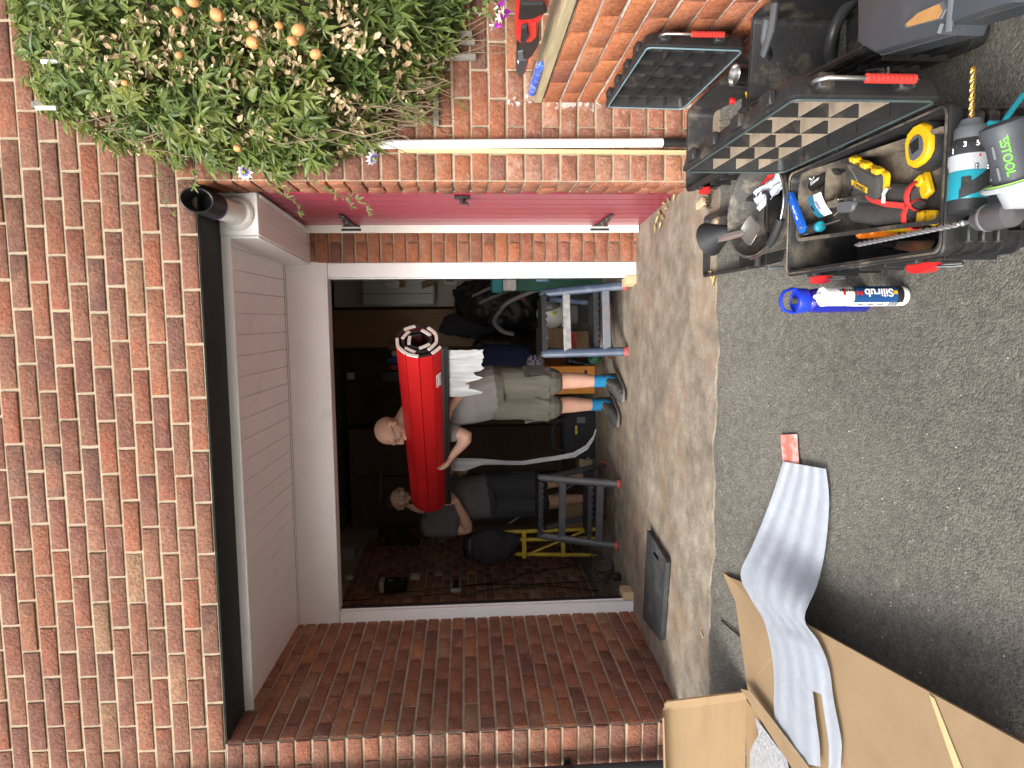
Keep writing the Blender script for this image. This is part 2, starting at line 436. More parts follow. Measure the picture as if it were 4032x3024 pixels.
brickwork(w, (0, 0, 2.07), (1, 0, 0), (0, -1, 0), GX + .12, 1.62, 17, 22, BR_ORANGE, first_right)
brickwork(w, (0, 0, 2.07), (1, 0, 0), (0, -1, 0), XR, GX + .119, 17, 22, BR_WORN, first_right)
brickwork(w, (0, 0, 2.07), (1, 0, 0), (0, -1, 0), XR, 1.0, 22, 28, BR_WORN, first_right)
# return of that strip, facing left into the recess
mb = MB(); mb.box((.64, .19, 1.0), (.118, .14, 2.13)); obj('mortar_core', mb, M_MORTAR, w, world=True, smooth=None)
def first_ret(k): return [0, .1025, .235] if k % 2 else [0, .215, .235]
brickwork(w, (XR, 0, 2.07), (-.0, 1, 0), (-1, 0, 0), 0, .24, 0, 28, BR_ORANGE, first_ret)

# --- left cheek of the recess and the strip of front wall beside it
w = thing('brick_wall', 'shaded brick wall forming the left side of the garage recess', 'wall', (XL, .6, 0))
mb = MB(); mb.box((XL - .06, .6, 1.0), (.12 - .004, 1.2 - .006, 2.2)); obj('mortar_bed', mb, M_MORTAR_DK, w, world=True, smooth=None)
def first_left(k):
    a = .1125 if k % 2 else .225
    return [0, a] + [a + .225 * i for i in range(1, 6)]
brickwork(w, (XL, 0, 2.07), (0, 1, 0), (1, 0, 0), .004, 1.2, 0, 29, BR_SIDE, first_left)
w = thing('brick_wall', 'narrow sunlit brick edge of the house front, left of the recess beside the dark downpipe', 'wall', (XL - .1, 0, 0))
mb = MB(); mb.box((XL - .2, .06, .95), (.4 - .006, .115, 2.23)); obj('mortar_bed', mb, M_MORTAR, w, world=True, smooth=None)
def first_strip(k):
    a = XL - (.215 if k % 2 else .1075); return [a - .225, a, XL]
brickwork(w, (0, 0, 2.07), (1, 0, 0), (0, -1, 0), XL - .26, XL - .001, 0, 29, BR_FRONT, first_strip)

# --- pier on the right of the garage door, with the short wall behind the side door
w = thing('brick_wall', 'orange brick pier between the red side door and the white door frame', 'wall', (.43, DEP, 0))
PX0, PX1 = .338, .527
mb = MB(); mb.box(((PX0 + PX1) / 2 + .03, DEP + .11, .98), (PX1 - PX0 + .06, .2, 2.2)); obj('mortar_bed', mb, M_MORTAR, w, world=True, smooth=None)
def first_pier(k): return [PX0, PX1 + .01] if k % 2 else [PX0, PX0 + .12, PX1 + .01]
brickwork(w, (0, DEP, 2.07), (1, 0, 0), (0, -1, 0), PX0, PX1, 2, 29, BR_ORANGE, first_pier)
brickwork(w, (PX1, DEP, 2.07), (0, 1, 0), (-1, 0, 0), -.074, -.0, 2, 29, BR_ORANGE, lambda k: [-.074, -.002])

# --- low garden wall running out from the house on the right
w = thing('garden_wall', 'low red brick garden wall running out from the house on the right', 'wall', (GX, -.6, -.1))
mb = MB(); mb.box((GX + .06, -.93, .245), (.115, 1.85, .79)); obj('mortar_bed', mb, M_MORTAR_LT, w, world=True, smooth=None)
brickwork(w, (GX, 0, .645), (0, -1, 0), (-1, 0, 0), .004, 1.84, 0, 10, BR_GARDEN, lambda k: stagger(k, .01), course0=.645)
# ================================================================== GROUND
def ground_mat(name, cols, scale, bump, bscale, rough=.9, speck=None, stain=None, big=1.2):
    mt = bpy.data.materials.new(name); mt.use_nodes = True
    nt = mt.node_tree; nd = nt.nodes; lk = nt.links; b = nd['Principled BSDF']; b.inputs['Roughness'].default_value = rough; b.inputs['Specular IOR Level'].default_value = .3
    tc = nd.new('ShaderNodeTexCoord')
    def noise(sc, det=6, ro=.65):
        n = nd.new('ShaderNodeTexNoise'); n.inputs['Scale'].default_value = sc; n.inputs['Detail'].default_value = det; n.inputs['Roughness'].default_value = ro; lk.new(tc.outputs['Object'], n.inputs['Vector']); return n
    rp = nd.new('ShaderNodeValToRGB'); el = rp.color_ramp.elements
    for i, (p, c) in enumerate(cols):
        e = el[i] if i < 2 else el.new(p)
        e.position = p; e.color = (*c, 1)
    a = noise(scale); g = noise(big, 5, .6)
    ad = nd.new('ShaderNodeMath'); ad.operation = 'MULTIPLY_ADD'; ad.inputs[1].default_value = .45; lk.new(g.outputs[0], ad.inputs[0])
    sb = nd.new('ShaderNodeMath'); sb.operation = 'MULTIPLY'; sb.inputs[1].default_value = .55; lk.new(a.outputs[0], sb.inputs[0]); lk.new(sb.outputs[0], ad.inputs[2])
    lk.new(ad.outputs[0], rp.inputs[0]); src = rp.outputs[0]
    if speck:
        vo = nd.new('ShaderNodeTexVoronoi'); vo.inputs['Scale'].default_value = speck[0]; lk.new(tc.outputs['Object'], vo.inputs['Vector'])
        wn_ = nd.new('ShaderNodeMapRange'); wn_.inputs[1].default_value = .05; wn_.inputs[2].default_value = .95; wn_.inputs[3].default_value = 1 - speck[1]; wn_.inputs[4].default_value = 1 + speck[1]
        sp_ = nd.new('ShaderNodeSeparateColor'); lk.new(vo.outputs['Color'], sp_.inputs[0]); lk.new(sp_.outputs[0], wn_.inputs[0])
        x = nd.new('ShaderNodeMix'); x.data_type = 'RGBA'; x.blend_type = 'MULTIPLY'; x.inputs[0].default_value = 1; lk.new(src, x.inputs[6]); lk.new(wn_.outputs[0], x.inputs[7]); src = x.outputs[2]
    if stain:
        for (sc, lo, hi, c, amt) in stain:
            n2 = noise(sc, 8, .75); r2 = nd.new('ShaderNodeMapRange'); r2.inputs[1].default_value = lo; r2.inputs[2].default_value = hi; r2.inputs[4].default_value = amt; lk.new(n2.outputs[0], r2.inputs[0])
            x = nd.new('ShaderNodeMix'); x.data_type = 'RGBA'; lk.new(r2.outputs[0], x.inputs[0]); lk.new(src, x.inputs[6]); x.inputs[7].default_value = (*c, 1); src = x.outputs[2]
    lk.new(src, b.inputs['Base Color'])
    h = noise(bscale, 3, .6)
    hh = h.outputs[0]
    if speck:
        ad2 = nd.new('ShaderNodeMath'); ad2.operation = 'SUBTRACT'; lk.new(h.outputs[0], ad2.inputs[0]); lk.new(vo.outputs['Distance'], ad2.inputs[1]); hh = ad2.outputs[0]
    bp = nd.new('ShaderNodeBump'); bp.inputs['Strength'].default_value = bump; bp.inputs['Distance'].default_value = .006; lk.new(hh, bp.inputs['Height']); lk.new(bp.outputs[0], b.inputs['Normal'])
    return mt
M_ASPH = ground_mat('asphalt', [(.32, (.083, .078, .067)), (.5, (.125, .118, .101)), (.68, (.168, .158, .136))], 34, .4, 110, .9, speck=(175, .22), stain=[(24, .615, .7, (.42, .4, .36), .5), (2.2, .58, .72, (.17, .16, .135), .6), (5, .25, .42, (.075, .07, .06), .0), (1.1, .62, .7, (.085, .08, .07), .45)])
M_CONC = ground_mat('concrete', [(.34, (.125, .106, .083)), (.46, (.22, .186, .145)), (.56, (.305, .262, .205)), (.68, (.42, .375, .31))], 9, .6, 60, .8, stain=[(1.7, .5, .68, (.33, .205, .12), .6), (5.5, .58, .68, (.13, .11, .085), .55), (26, .66, .74, (.6, .55, .46), .6), (9, .25, .4, (.2, .17, .13), 0.0)], big=2.6)
M_DIRT = mat('soil', (.12, .085, .055), .95, .3, 20, 1, 60)

def ground_sheet(x0, x1, y0, y1, dx, dy, lift, edge=None, thick=.06):
    mb = MB(); nx = max(2, int((x1 - x0) / dx)); ny = max(2, int((y1 - y0) / dy)); g = []
    rr = random.Random(5)
    for i in range(ny + 1):
        row = []
        for j in range(nx + 1):
            x = x0 + (x1 - x0) * j / nx; y = y0 + (y1 - y0) * i / ny
            if edge and i == 0: y += edge(x)
            row.append((x, y, gz(y) + lift + (rr.uniform(-.0012, .0012) if 0 < i < ny else 0)))
        g.append(row)
    top = [Vector(p) for r in g for p in r]; n = nx + 1
    vs_ = top + [p - Vector((0, 0, thick)) for p in top]; o = len(top); fs_ = []
    for i in range(ny):
        for j in range(nx):
            a, b, c, d = i * n + j, i * n + j + 1, (i + 1) * n + j + 1, (i + 1) * n + j
            fs_ += [(a, b, c, d)]
    for j in range(nx): fs_.append((j, o + j, o + j + 1, j + 1)); k = ny * n; fs_.append((k + j, k + j + 1, o + k + j + 1, o + k + j))
    mb.add(vs_, fs_); return mb
mb = MB()
ys = [-60, -30, -12, -6, -4, -3, -2, -1.6, -1.2, -1.0, -.75, -.6, -.4, -.33, -.27]
vs_ = []; xs_ = [-60, -20, -8, -4, -2, -1, 0, 1, 2, 4, 8, 20, 60]
for y in ys:
    for x in xs_: vs_.append((x, y, gz(max(y, -30)) - .003))
n = len(xs_)
mb.add(vs_, [(i * n + j, i * n + j + 1, (i + 1) * n + j + 1, (i + 1) * n + j) for i in range(len(ys) - 1) for j in range(n - 1)])
structure('driveway', mb, M_ASPH)
def ragged(x): return .012 * sin(x * 9) + .01 * sin(x * 23 + 1) + .006 * sin(x * 61) + .01 * sin(x * 3.1)
structure('concrete_apron', ground_sheet(-2.35, .9, -.315, 1.35, .04, .045, .004, ragged), M_CONC)
mb = MB(); mb.box((-1.0, 3.9, -.065 - .05), (4.6, 5.12, .1)); structure('garage_floor', mb, M_CONC)
mb = MB(); mb.box((0, 9, -.3), (120, 17, .2)); structure('ground', mb, M_DIRT)

# ================================================================== LINTEL, SOFFIT, BOXING
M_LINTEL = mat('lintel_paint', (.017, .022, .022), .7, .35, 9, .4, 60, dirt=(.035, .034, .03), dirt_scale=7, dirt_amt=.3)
M_UPVC = mat('white_plastic', (.88, .87, .87), .35, .03, 4, .04, 40, spec=.5, dirt=(.7, .68, .65), dirt_scale=7, dirt_amt=.15)
M_UPVC2 = mat('white_cladding', (.87, .86, .87), .4, .03, 5, .05, 30, dirt=(.66, .64, .62), dirt_scale=4, dirt_amt=.12)
M_DIRTYW = mat('dirty_white', (.7, .69, .66), .5, .08, 8, dirt=(.42, .4, .36), dirt_scale=9, dirt_amt=.35)
M_BLACK = mat('black_plastic', (.016, .016, .017), .42, .2, 20, .15, 120)
M_DKGAP = mat('shadow_gap', (.02, .02, .02), .9, .1)
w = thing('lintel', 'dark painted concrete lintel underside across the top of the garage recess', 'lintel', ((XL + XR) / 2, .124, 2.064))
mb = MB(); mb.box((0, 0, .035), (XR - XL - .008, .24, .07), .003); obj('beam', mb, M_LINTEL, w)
w = thing('soffit', 'white plastic clad ceiling of the garage recess', 'soffit', (-.7, .7, 2.045))
BX0 = .383
n = 23; x0, x1 = XL - .012, BX0 + .06; p = (x1 - x0) / n
for i in range(n):
    mb = MB(); c = x0 + p * (i + .5)
    mb.box((c + .7, .003, .0125 - 0), (p - .0018, .90, .012), .002)
    mb.v = [Vector((v.x, v.y, v.z - .018 * (v.y + .45))) for v in mb.v]
    obj('plank', mb, M_UPVC2, w)
mb = MB(); mb.box((0, 0, .03), (x1 - x0, .93, .008)); mb.v = [Vector((v.x, v.y, v.z - .018 * (v.y + .45))) for v in mb.v]; obj('backing', mb, M_UPVC2, w)
mb = MB(); mb.box((-.0, -.449, .003), (x1 - x0, .014, .052), .004); obj('edge_trim', mb, M_UPVC, w)
w = thing('pipe_boxing', 'white clad box under the soffit running back above the red side door', 'boxing', (.48, .7, 1.9))
def slope(mb, y0=.24): mb.v = [Vector((v.x, v.y, v.z - .018 * (v.y - y0))) for v in mb.v]; return mb
for i in range(2):
    wdt = (XR - BX0) / 2
    mb = MB(); mb.box((BX0 + wdt * (i + .5) - .02 * 0, .7, 1.898), (wdt - .002, .905, .012), .003)
    mb.v = [Vector((v.x - .045 * (v.y - .25), v.y, v.z)) for v in mb.v]
    obj('underside_panel', slope(mb), M_UPVC2, w, world=True)
mb = MB(); mb.box((BX0 - .004, .7, 1.975), (.012, .905, .155), .003); mb.v = [Vector((v.x - .05 * (v.y - .25), v.y, v.z)) for v in mb.v]; obj('side_panel', slope(mb), M_UPVC2, w, world=True)
mb = MB(); mb.box((XR - .014, .7, 1.893), (.012, .9, .02), .003); mb.v = [Vector((v.x - .045 * (v.y - .25), v.y, v.z)) for v in mb.v]; obj('cover_strip', slope(mb), M_UPVC2, w, world=True)
mb = MB(); mb.box(((BX0 + XR) / 2 - .001, .236, 1.978), (XR - BX0 - .004, .016, .17), .003); obj('end_panel', mb, M_UPVC, w, world=True)
# flue: elbow rising out of the end panel, black terminal
w = thing('flue_pipe', 'white flue pipe with black slanted mouth sticking out of the boxing corner', 'flue pipe', (.48, .22, 1.98))
fc = Vector((.478, .225, 1.985))
ftip = atY(424, 432, -.06); fd = (ftip - fc - Vector((0, -.03, .006))).normalized(); fL = (ftip - fc).length
mb = MB(); mb.lathe([(.0, -.002), (.076, -.002), (.076, .010), (.066, .020), (.0, .020)], 28, T(*fc) @ frame((0, 0, 0), (1, 0, 0), (0, -1, 0))); obj('wall_collar', mb, M_DIRTYW, w, world=True)
p0 = fc + Vector((0, -.005, 0)); p1 = fc + Vector((0, -.03, .006)); p2 = p1 + fd * .03; p3 = p1 + fd * (fL * .5)
mb = MB(); mb.tube([p0, p1, p2, p3], [.052, .052, .05, .05], 24); obj('pipe', mb, M_DIRTYW, w, world=True)
# slanted open black end
zf = fd; xf = Vector((1, 0, 0)); yf = zf.cross(xf).normalized()
def slant(r, h, k): return [p3 - zf * .02 + xf * (r * cos(t)) + yf * (r * sin(t)) + zf * (h + k * sin(t)) for t in [2 * pi * i / 28 for i in range(28)]]
mb = MB(); mb.loft([slant(.053, 0, 0), slant(.053, .06, .0), slant(.051, fL * .46, .035), slant(.045, fL * .46, .035), slant(.044, .0, 0)], caps=False); mb.add(slant(.0445, .03, 0), [tuple(range(28))]); obj('terminal', mb, M_BLACK, w, world=True)
mb = MB(); mb.loft([slant(.0545, .0, 0), slant(.0545, .008, 0), slant(.05, .008, 0), slant(.05, 0, 0), slant(.0545, 0, 0)], caps=False); obj('seal_ring', mb, mat('purple_seal', (.09, .04, .12), .5), w, world=True)

# ================================================================== ROLLER DOOR FRAME
w = thing('garage_door_frame', 'white roller door frame around the open garage doorway', 'door frame', (-.77, DEP, 0))
mb = MB(); mb.box((-.77, DEP + .05, 1.905), (2.235, .1, .242), .004); obj('header_board', mb, M_UPVC, w, world=True)
mb = MB(); mb.box((-.77, DEP - .002, 2.03), (2.225, .008, .006)); mb.box((-.77, DEP - .004, 1.79), (2.12, .01, .012), .002); obj('header_trim', mb, M_UPVC, w, world=True)
for (xa, xb) in ((-1.874, -1.787), (.252, .34)):
    mb = MB(); zb = gz(DEP) - .0; mb.box(((xa + xb) / 2, DEP + .03, (1.784 + zb) / 2), (xb - xa, .06, 1.784 - zb), .005)
    g = obj('guide_rail', mb, M_UPVC, w, world=True)
    s_ = xb if xa < -1 else xa; o_ = -.004 if xa < -1 else .004
    mb = MB(); mb.box((s_ + (.008 if xa < -1 else -.008), DEP + .05, .86), (.01, .02, 1.84)); obj('brush_seal', mb, M_BLACK, g, world=True)
    mb = MB(); mb.box((s_ + (.004 if xa < -1 else -.004), DEP + .03, .86), (.006, .006, 1.84)); obj('rail_lip', mb, M_UPVC, g, world=True)

# ================================================================== RED SIDE DOOR
M_RED = mat('maroon_gloss', (.26, .022, .05), .28, .06, 3, .06, 25, spec=.6)
M_FRAMEW = mat('frame_paint', (.78, .76, .7), .4, .06, 15)
M_IRON = mat('black_iron', (.022, .021, .021), .5, .2, 30, .2, 80, spec=.5)
M_STEEL = mat('bright_steel', (.6, .6, .6), .25, .08, 20, metal=1)
y0, y1 = .27, 1.055
ang = atan2(-.045, 1)
Md = frame((XRY(y0) + .028, y0, 0), (XRY(y1) - XRY(y0), y1 - y0, 0), (0, 0, 1))     # x along the door, y to the right (+X side is -y)
w = thing('side_door', 'glossy maroon plank door on the right side of the garage recess', 'door', Md)
Wd = y1 - y0; zt = 1.885; zb = -.045
np_ = 7
for i in range(np_):
    pw = Wd / np_; mb = MB(); mb.box((pw * (i + .5), 0, (zt + zb) / 2), (pw - .0035, .03, zt - zb), .004); obj('plank', mb, M_RED, w)
mb = MB(); mb.box((Wd / 2, -.0185, (zt + zb) / 2), (Wd, .006, zt - zb)); obj('ledge_backing', mb, M_RED, w)
mb = MB(); mb.box((Wd + .011, .026, (zt + zb) / 2), (.02, .06, zt - zb), .003); obj('frame_post', mb, M_FRAMEW, w)
def hinge(z):
    h = MB()
    h.prism([(Wd + .0, -.05), (Wd + .0, .05), (Wd - .02, .028), (Wd - .33, .011), (Wd - .345, 0), (Wd - .33, -.011), (Wd - .02, -.028)], .005, T(0, .0195, z) @ RX(pi / 2) @ T(0, 0, -.004))
    h.box((Wd + .012, .035, z), (.02, .006, .11)); h.tube([(Wd + .002, .04, z - .055), (Wd + .002, .04, z + .055)], .007, 8)
    o = obj('hinge', h, M_IRON, w)
    b = MB()
    for q in range(5): b.ell((Wd - .05 - q * .06, .0225, z + (.008 if q % 2 else -.006)), (.006, .004, .006), 8, 6)
    obj('bolt', b, M_STEEL, o)
hinge(1.62); hinge(.19)
mb = MB(); mb.box((.05, .022, .985), (.035, .012, .075), .003); mb.tube([(.05, .028, .985), (.05, .05, .985)], .012, 10); mb.tube([(.05, .045, .99), (.052, .05, .955)], .006, 8); obj('latch', mb, M_IRON, w)
mb = MB(); mb.tube([(.06, .03, .97), (.10, .048, .955)], .005, 8); obj('latch_lever', mb, M_STEEL, w)
# wooden door-height filler behind the frame so the recess is closed
mb = MB(); mb.box((XRY(.7) + .11, .7, .95), (.02, 1.1, 2.2)); structure('side_wall_core', mb, M_DKGAP)

# ================================================================== GARAGE INTERIOR SHELL
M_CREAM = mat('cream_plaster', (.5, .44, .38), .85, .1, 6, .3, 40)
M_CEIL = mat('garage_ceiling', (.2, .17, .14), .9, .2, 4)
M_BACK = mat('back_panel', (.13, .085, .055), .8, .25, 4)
GB = 4.9
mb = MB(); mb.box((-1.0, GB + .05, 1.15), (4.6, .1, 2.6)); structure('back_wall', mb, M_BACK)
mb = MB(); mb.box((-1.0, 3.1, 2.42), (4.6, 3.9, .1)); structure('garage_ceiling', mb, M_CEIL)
mb = MB(); mb.box((1.02, 3.2, 1.15), (.1, 3.7, 2.6)); structure('garage_side_wall', mb, M_CREAM)
mb = MB(); mb.box((-.8, 1.33, 2.24), (4.2, .14, .3)); structure('inner_lintel', mb, M_CEIL)
mb = MB(); mb.box((.80, 1.36, 1.0), (.54, .16, 2.4)); structure('pier_back', mb, M_CEIL)
GLX = -2.32
w = thing('brick_wall', 'dim brick wall on the left inside the garage with cables hanging on it', 'wall', (GLX, 2.9, -.06))
mb = MB(); mb.box((GLX - .06, 3.05, 1.15), (.116, 3.75, 2.5)); obj('mortar_bed', mb, M_MORTAR_DK, w, world=True, smooth=None)
brickwork(w, (GLX, 0, 2.05), (0, 1, 0), (1, 0, 0), 2.1, 4.2, 0, 28, BR_INNER, lambda k: stagger(k, 1.25), course0=2.05)
mb = MB(); mb.box((XL - .25, 1.255, 1.1), (.5, .09, 2.3)); structure('jamb_return', mb, BR_SIDE)
# ================================================================== TOOL CHESTS
M_CHEST = mat('chest_plastic', (.02, .02, .021), .5, .25, 14, .25, 160, dirt=(.16, .13, .095), dirt_scale=6, dirt_amt=.28)
M_CHESTD = mat('chest_dusty', (.036, .033, .029), .7, .3, 12, .3, 160, dirt=(.29, .235, .17), dirt_scale=5, dirt_amt=.55)
M_DUST = mat('dusty_lid_panel', (.33, .27, .2), .85, .22, 9, .3, 90, dirt=(.13, .105, .08), dirt_scale=12, dirt_amt=.35)
M_LIDIN = mat('lid_inside', (.05, .045, .04), .6, .3, 9, .2, 120, dirt=(.12, .1, .08), dirt_scale=7, dirt_amt=.4)
M_SEAL = mat('seal_bead', (.17, .27, .31), .35, .1, 20)
M_SEALD = mat('dusty_seal', (.06, .085, .085), .5, .2, 20)
M_GRIPR = mat('red_grip', (.55, .045, .035), .45, .12, 20, .2, 90, dirt=(.3, .06, .05), dirt_scale=14, dirt_amt=.3)
M_REDP = mat('red_plastic', (.6, .02, .02), .32, .06, 20)
M_CHROME = mat('worn_chrome', (.55, .55, .54), .28, .15, 30, metal=1, dirt=(.25, .22, .18), dirt_scale=20, dirt_amt=.25)
M_GREYP = mat('grey_plastic', (.1, .108, .118), .45, .12, 14, .1, 90)

def rr(w, l, r, z, n=4, M=None, dx=0, dy=0):
    pts = []
    for cx, cy, a0 in ((1, 1, 0), (-1, 1, pi / 2), (-1, -1, pi), (1, -1, 1.5 * pi)):
        for i in range(n + 1):
            a = a0 + (pi / 2) * i / n
            pts.append(Vector((cx * (w / 2 - r) + r * cos(a) + dx, cy * (l / 2 - r) + r * sin(a) + dy, z)))
    return [M @ p for p in pts] if M is not None else pts

def handle(parent, M, L, grip0=.5, depth=.03):
    """bail handle: along local x, standing off along local y"""
    r = .0045
    pth = [(-L / 2, 0, 0), (-L / 2, depth * .6, 0), (-L / 2 + .012, depth, 0), (L / 2 - .012, depth, 0), (L / 2, depth * .6, 0), (L / 2, 0, 0)]
    mb = MB(); mb.M = M; mb.tube(pth, r, 10); h = obj('handle', mb, M_CHROME, parent)
    mb = MB(); mb.M = M
    g0 = -L / 2 + L * (1 - grip0) - .012; g1 = L / 2 - .012; k = 11
    for i in range(k):
        a = g0 + (g1 - g0) * i / k; b = g0 + (g1 - g0) * (i + 1) / k
        mb.tube([(a, depth, 0), (a + .001, depth, 0), (b - .0025, depth, 0), (b, depth, 0)], [.0065, .0088, .0088, .0065], 12)
    obj('grip', mb, M_GRIPR, h)
    for s_ in (-1, 1):
        mb = MB(); mb.M = M; mb.box((s_ * (L / 2 - .018), .006, 0), (.034, .03, .03), .004); obj('handle_lug', mb, M_CHEST, h)
def chest(label, M, W, L, H, LH, body_m, lid_m, panel_m, grid=(5, 4), dusty=True, ribs=4, lid=True, latch=True, hand=True, tilt=0.0):
    t = thing('tool_chest', label, 'tool chest', M, 'black plastic tool chests on the drive')
    wall = .012
    mb = MB()
    mb.loft([rr(W - .05, L - .05, .025, 0), rr(W - .04, L - .04, .025, .03), rr(W - .03, L - .03, .025, H - .03), rr(W - .012, L - .012, .022, H - .026), rr(W - .006, L - .006, .022, H - .004), rr(W - .012, L - .012, .02, H),
             rr(W - .038, L - .038, .018, H), rr(W - .042, L - .042, .018, H - .004), rr(W - .055, L - .055, .018, .014)], caps=True)
    body = obj('body', mb, body_m, t, 50)
    mb = MB(); mb.loft([rr(W - .018, L - .018, .02, H + .0005), rr(W - .019, L - .019, .02, H + .003), rr(W - .026, L - .026, .02, H + .003), rr(W - .027, L - .027, .02, H + .0005)], caps=False); obj('rim_bead', mb, M_CHESTD if dusty else M_CHEST, body)
    for i in range(ribs):
        z = .045 + (H - .10) * i / max(1, ribs - 1); w0 = W - .032; l0 = L - .032
        mb = MB(); mb.loft([rr(w0 - .012, l0 - .012, .024, z - .004), rr(w0 + .012, l0 + .012, .026, z - .003), rr(w0 + .012, l0 + .012, .026, z + .003), rr(w0 - .012, l0 - .012, .024, z + .004)], caps=False)
        obj('rib', mb, body_m, body)
    mb = MB()
    for sx in (-1, 1):
        for k in range(3):
            m2 = MB(); m2.box((sx * (W * .5 - .05), -L / 2 + .004, H - .05 - k * .03), (.045, .026, .022), .003); obj('stacking_lug', m2, body_m, body)
    for k in range(6):
        m2 = MB(); m2.box((-W / 2 + .01, -L / 2 + .08 + (L - .16) * k / 5, H * .45), (.016, .005, H * .55), .001); obj('web', m2, body_m, body)
    for k in range(3):
        m2 = MB(); m2.box((-W / 2 + .05 + (W - .1) * k / 2, -L / 2 + .01, H * .45), (.005, .016, H * .55), .001); obj('web', m2, body_m, body)
    if latch:
        for y in (-L * .33, L * .30):
            mb = MB(); mb.M = T(-W / 2 - .008, y, H - .032)
            mb.loft([[Vector(p) for p in ((-.004, -.046, -.01), (.004, -.046, -.01), (.004, -.046, .006), (-.004, -.046, .006))],
                     [Vector(p) for p in ((-.014, -.018, -.016), (.006, -.018, -.016), (.006, -.018, .012), (-.014, -.018, .012))],
                     [Vector(p) for p in ((-.014, .02, -.016), (.006, .02, -.016), (.006, .02, .012), (-.014, .02, .012))],
                     [Vector(p) for p in ((-.004, .046, -.008), (.004, .046, -.008), (.004, .046, .004), (-.004, .046, .004))]])
            la = obj('latch', mb, M_REDP, t, 30)
            mb = MB(); mb.M = T(-W / 2 - .008, y, H - .032); mb.tube([(-.004, -.046, 0), (-.006, -.075, -.012), (-.006, -.092, -.02), (.0, -.08, -.03), (0, -.05, -.014)], .0025, 6); obj('hook', mb, M_CHROME, la)
            mb = MB(); mb.box((-W / 2 + .002, y, H - .016), (.012, .04, .02), .003); obj('catch_plate', mb, body_m, la)
    if lid:
        TH = .048
        ML = T(W / 2 - .004, 0, H + .006) @ RY(tilt) @ frame((0, 0, 0), (0, 1, 0), (-1, 0, 0))    # local x along length, local y up?, z towards -x (inside)
        # frame(): x=(0,1,0) z=(-1,0,0) -> y = z cross x
        sgn = 1 if (ML.to_3x3() @ Vector((0, 1, 0))).z > 0 else -1
        def q(l, h, d): return ML @ Vector((l, sgn * h, d))      # l along the length, h height above hinge, d depth inwards
        def ring(w, l, r, d): return [ML @ p for p in [Vector((a.y, sgn * (a.x + LH / 2), d)) for a in rr(w, l, r, 0)]]
        mb = MB()
        mb.loft([ring(LH - .05, L - .05, .02, -TH), ring(LH - .02, L - .02, .024, -TH + .012), ring(LH - .006, L - .004, .022, -.004), ring(LH - .012, L - .012, .02, 0), ring(LH - .03, L - .03, .018, 0), ring(LH - .036, L - .036, .018, -.004), ring(LH - .05, L - .05, .015, -TH + .012)])
        ld = obj('lid', mb, lid_m, t, 50)
        mb = MB(); mb.loft([ring(LH - .0335, L - .0335, .018, .0005), ring(LH - .032, L - .032, .018, .004), ring(LH - .026, L - .026, .018, .004), ring(LH - .025, L - .025, .018, .0005)], caps=False); obj('seal_bead', mb, M_SEALD if dusty else M_SEAL, ld)
        iw, il = LH - .05, L - .05
        mb = MB(); mb.box((0, 0, 0), (.002, il - .01, iw - .01)); mb.v = [q(v.y, v.z + LH / 2, -TH + .0135 + v.x) for v in mb.v]; obj('inner_panel', mb, panel_m, ld)
        nx, ny = grid
        gm = MB(); mb = MB()
        for i in range(1, nx):
            l = -il / 2 + il * i / nx; b = MB(); b.box((l, LH / 2, -TH / 2 + .003), (.003, iw, TH - .016)); mb.add([q(*v) for v in b.v], b.f)
        stuff(obj('waffle_upright', mb, lid_m, ld)); mb = gm
        for j in range(1, ny):
            h = LH / 2 - iw / 2 + iw * j / ny; b = MB(); b.box((0, h, -TH / 2 + .003), (il, .003, TH - .016)); mb.add([q(*v) for v in b.v], b.f)
        stuff(obj('waffle_shelf', mb, lid_m if not dusty else M_DUST, ld))
        for i in range(4):
            l = -il / 2 + il * (i + .5) / 4; mb = MB(); b = MB(); b.box((l, LH - .002, -TH / 2), (.05, .014, .03), .003); mb.add([q(*v) for v in b.v], b.f); obj('lid_clip', mb, lid_m, ld)
        if hand:
            Mh = Matrix.Identity(4)
            Mh = frame(q(-L / 2 + .002, LH * .55, -TH * .5), Vector((0, 0, -1)), q(0, 0, 1) - q(0, 0, 0))
            # local y must stand off towards -l (towards the viewer)
            yv = Mh.to_3x3() @ Vector((0, 1, 0)); want = q(-1, 0, 0) - q(0, 0, 0)
            if yv.dot(want) < 0: Mh = Mh @ S(1, -1, 1)
            handle(t, Mh, LH * .62)
    return t
c1y0, c1y1 = -1.635, -.985
Z1 = .055; G1 = gz(-1.4)
c1 = (.26, (c1y0 + c1y1) / 2, gz(-1.31) + .002)
CH1 = chest('open dusty tool chest full of hand tools, its raised lid coated in brown dust', T(*c1), .30, c1y1 - c1y0, Z1 - c1[2], .31, M_CHEST, M_CHEST, M_DUST, ribs=4)
c2 = (.65, -.52, gz(-.52) + .002)
CH2 = chest('open clean black tool chest by the garden wall, raised lid edged with pale blue', T(*c2), .325, .60, .10 - c2[2], .325, M_CHEST, M_CHEST, M_LIDIN, dusty=False, ribs=3, tilt=radians(1))
c3 = (.715, -1.185, gz(-1.2) + .004)
CH3 = chest('deep lidless black tool chest with a grey case lying across its end', T(*c3) @ RZ(radians(-6)), .27, .63, .13 - c3[2], .3, M_CHEST, M_CHEST, M_LIDIN, dusty=False, ribs=5, lid=False, latch=False)

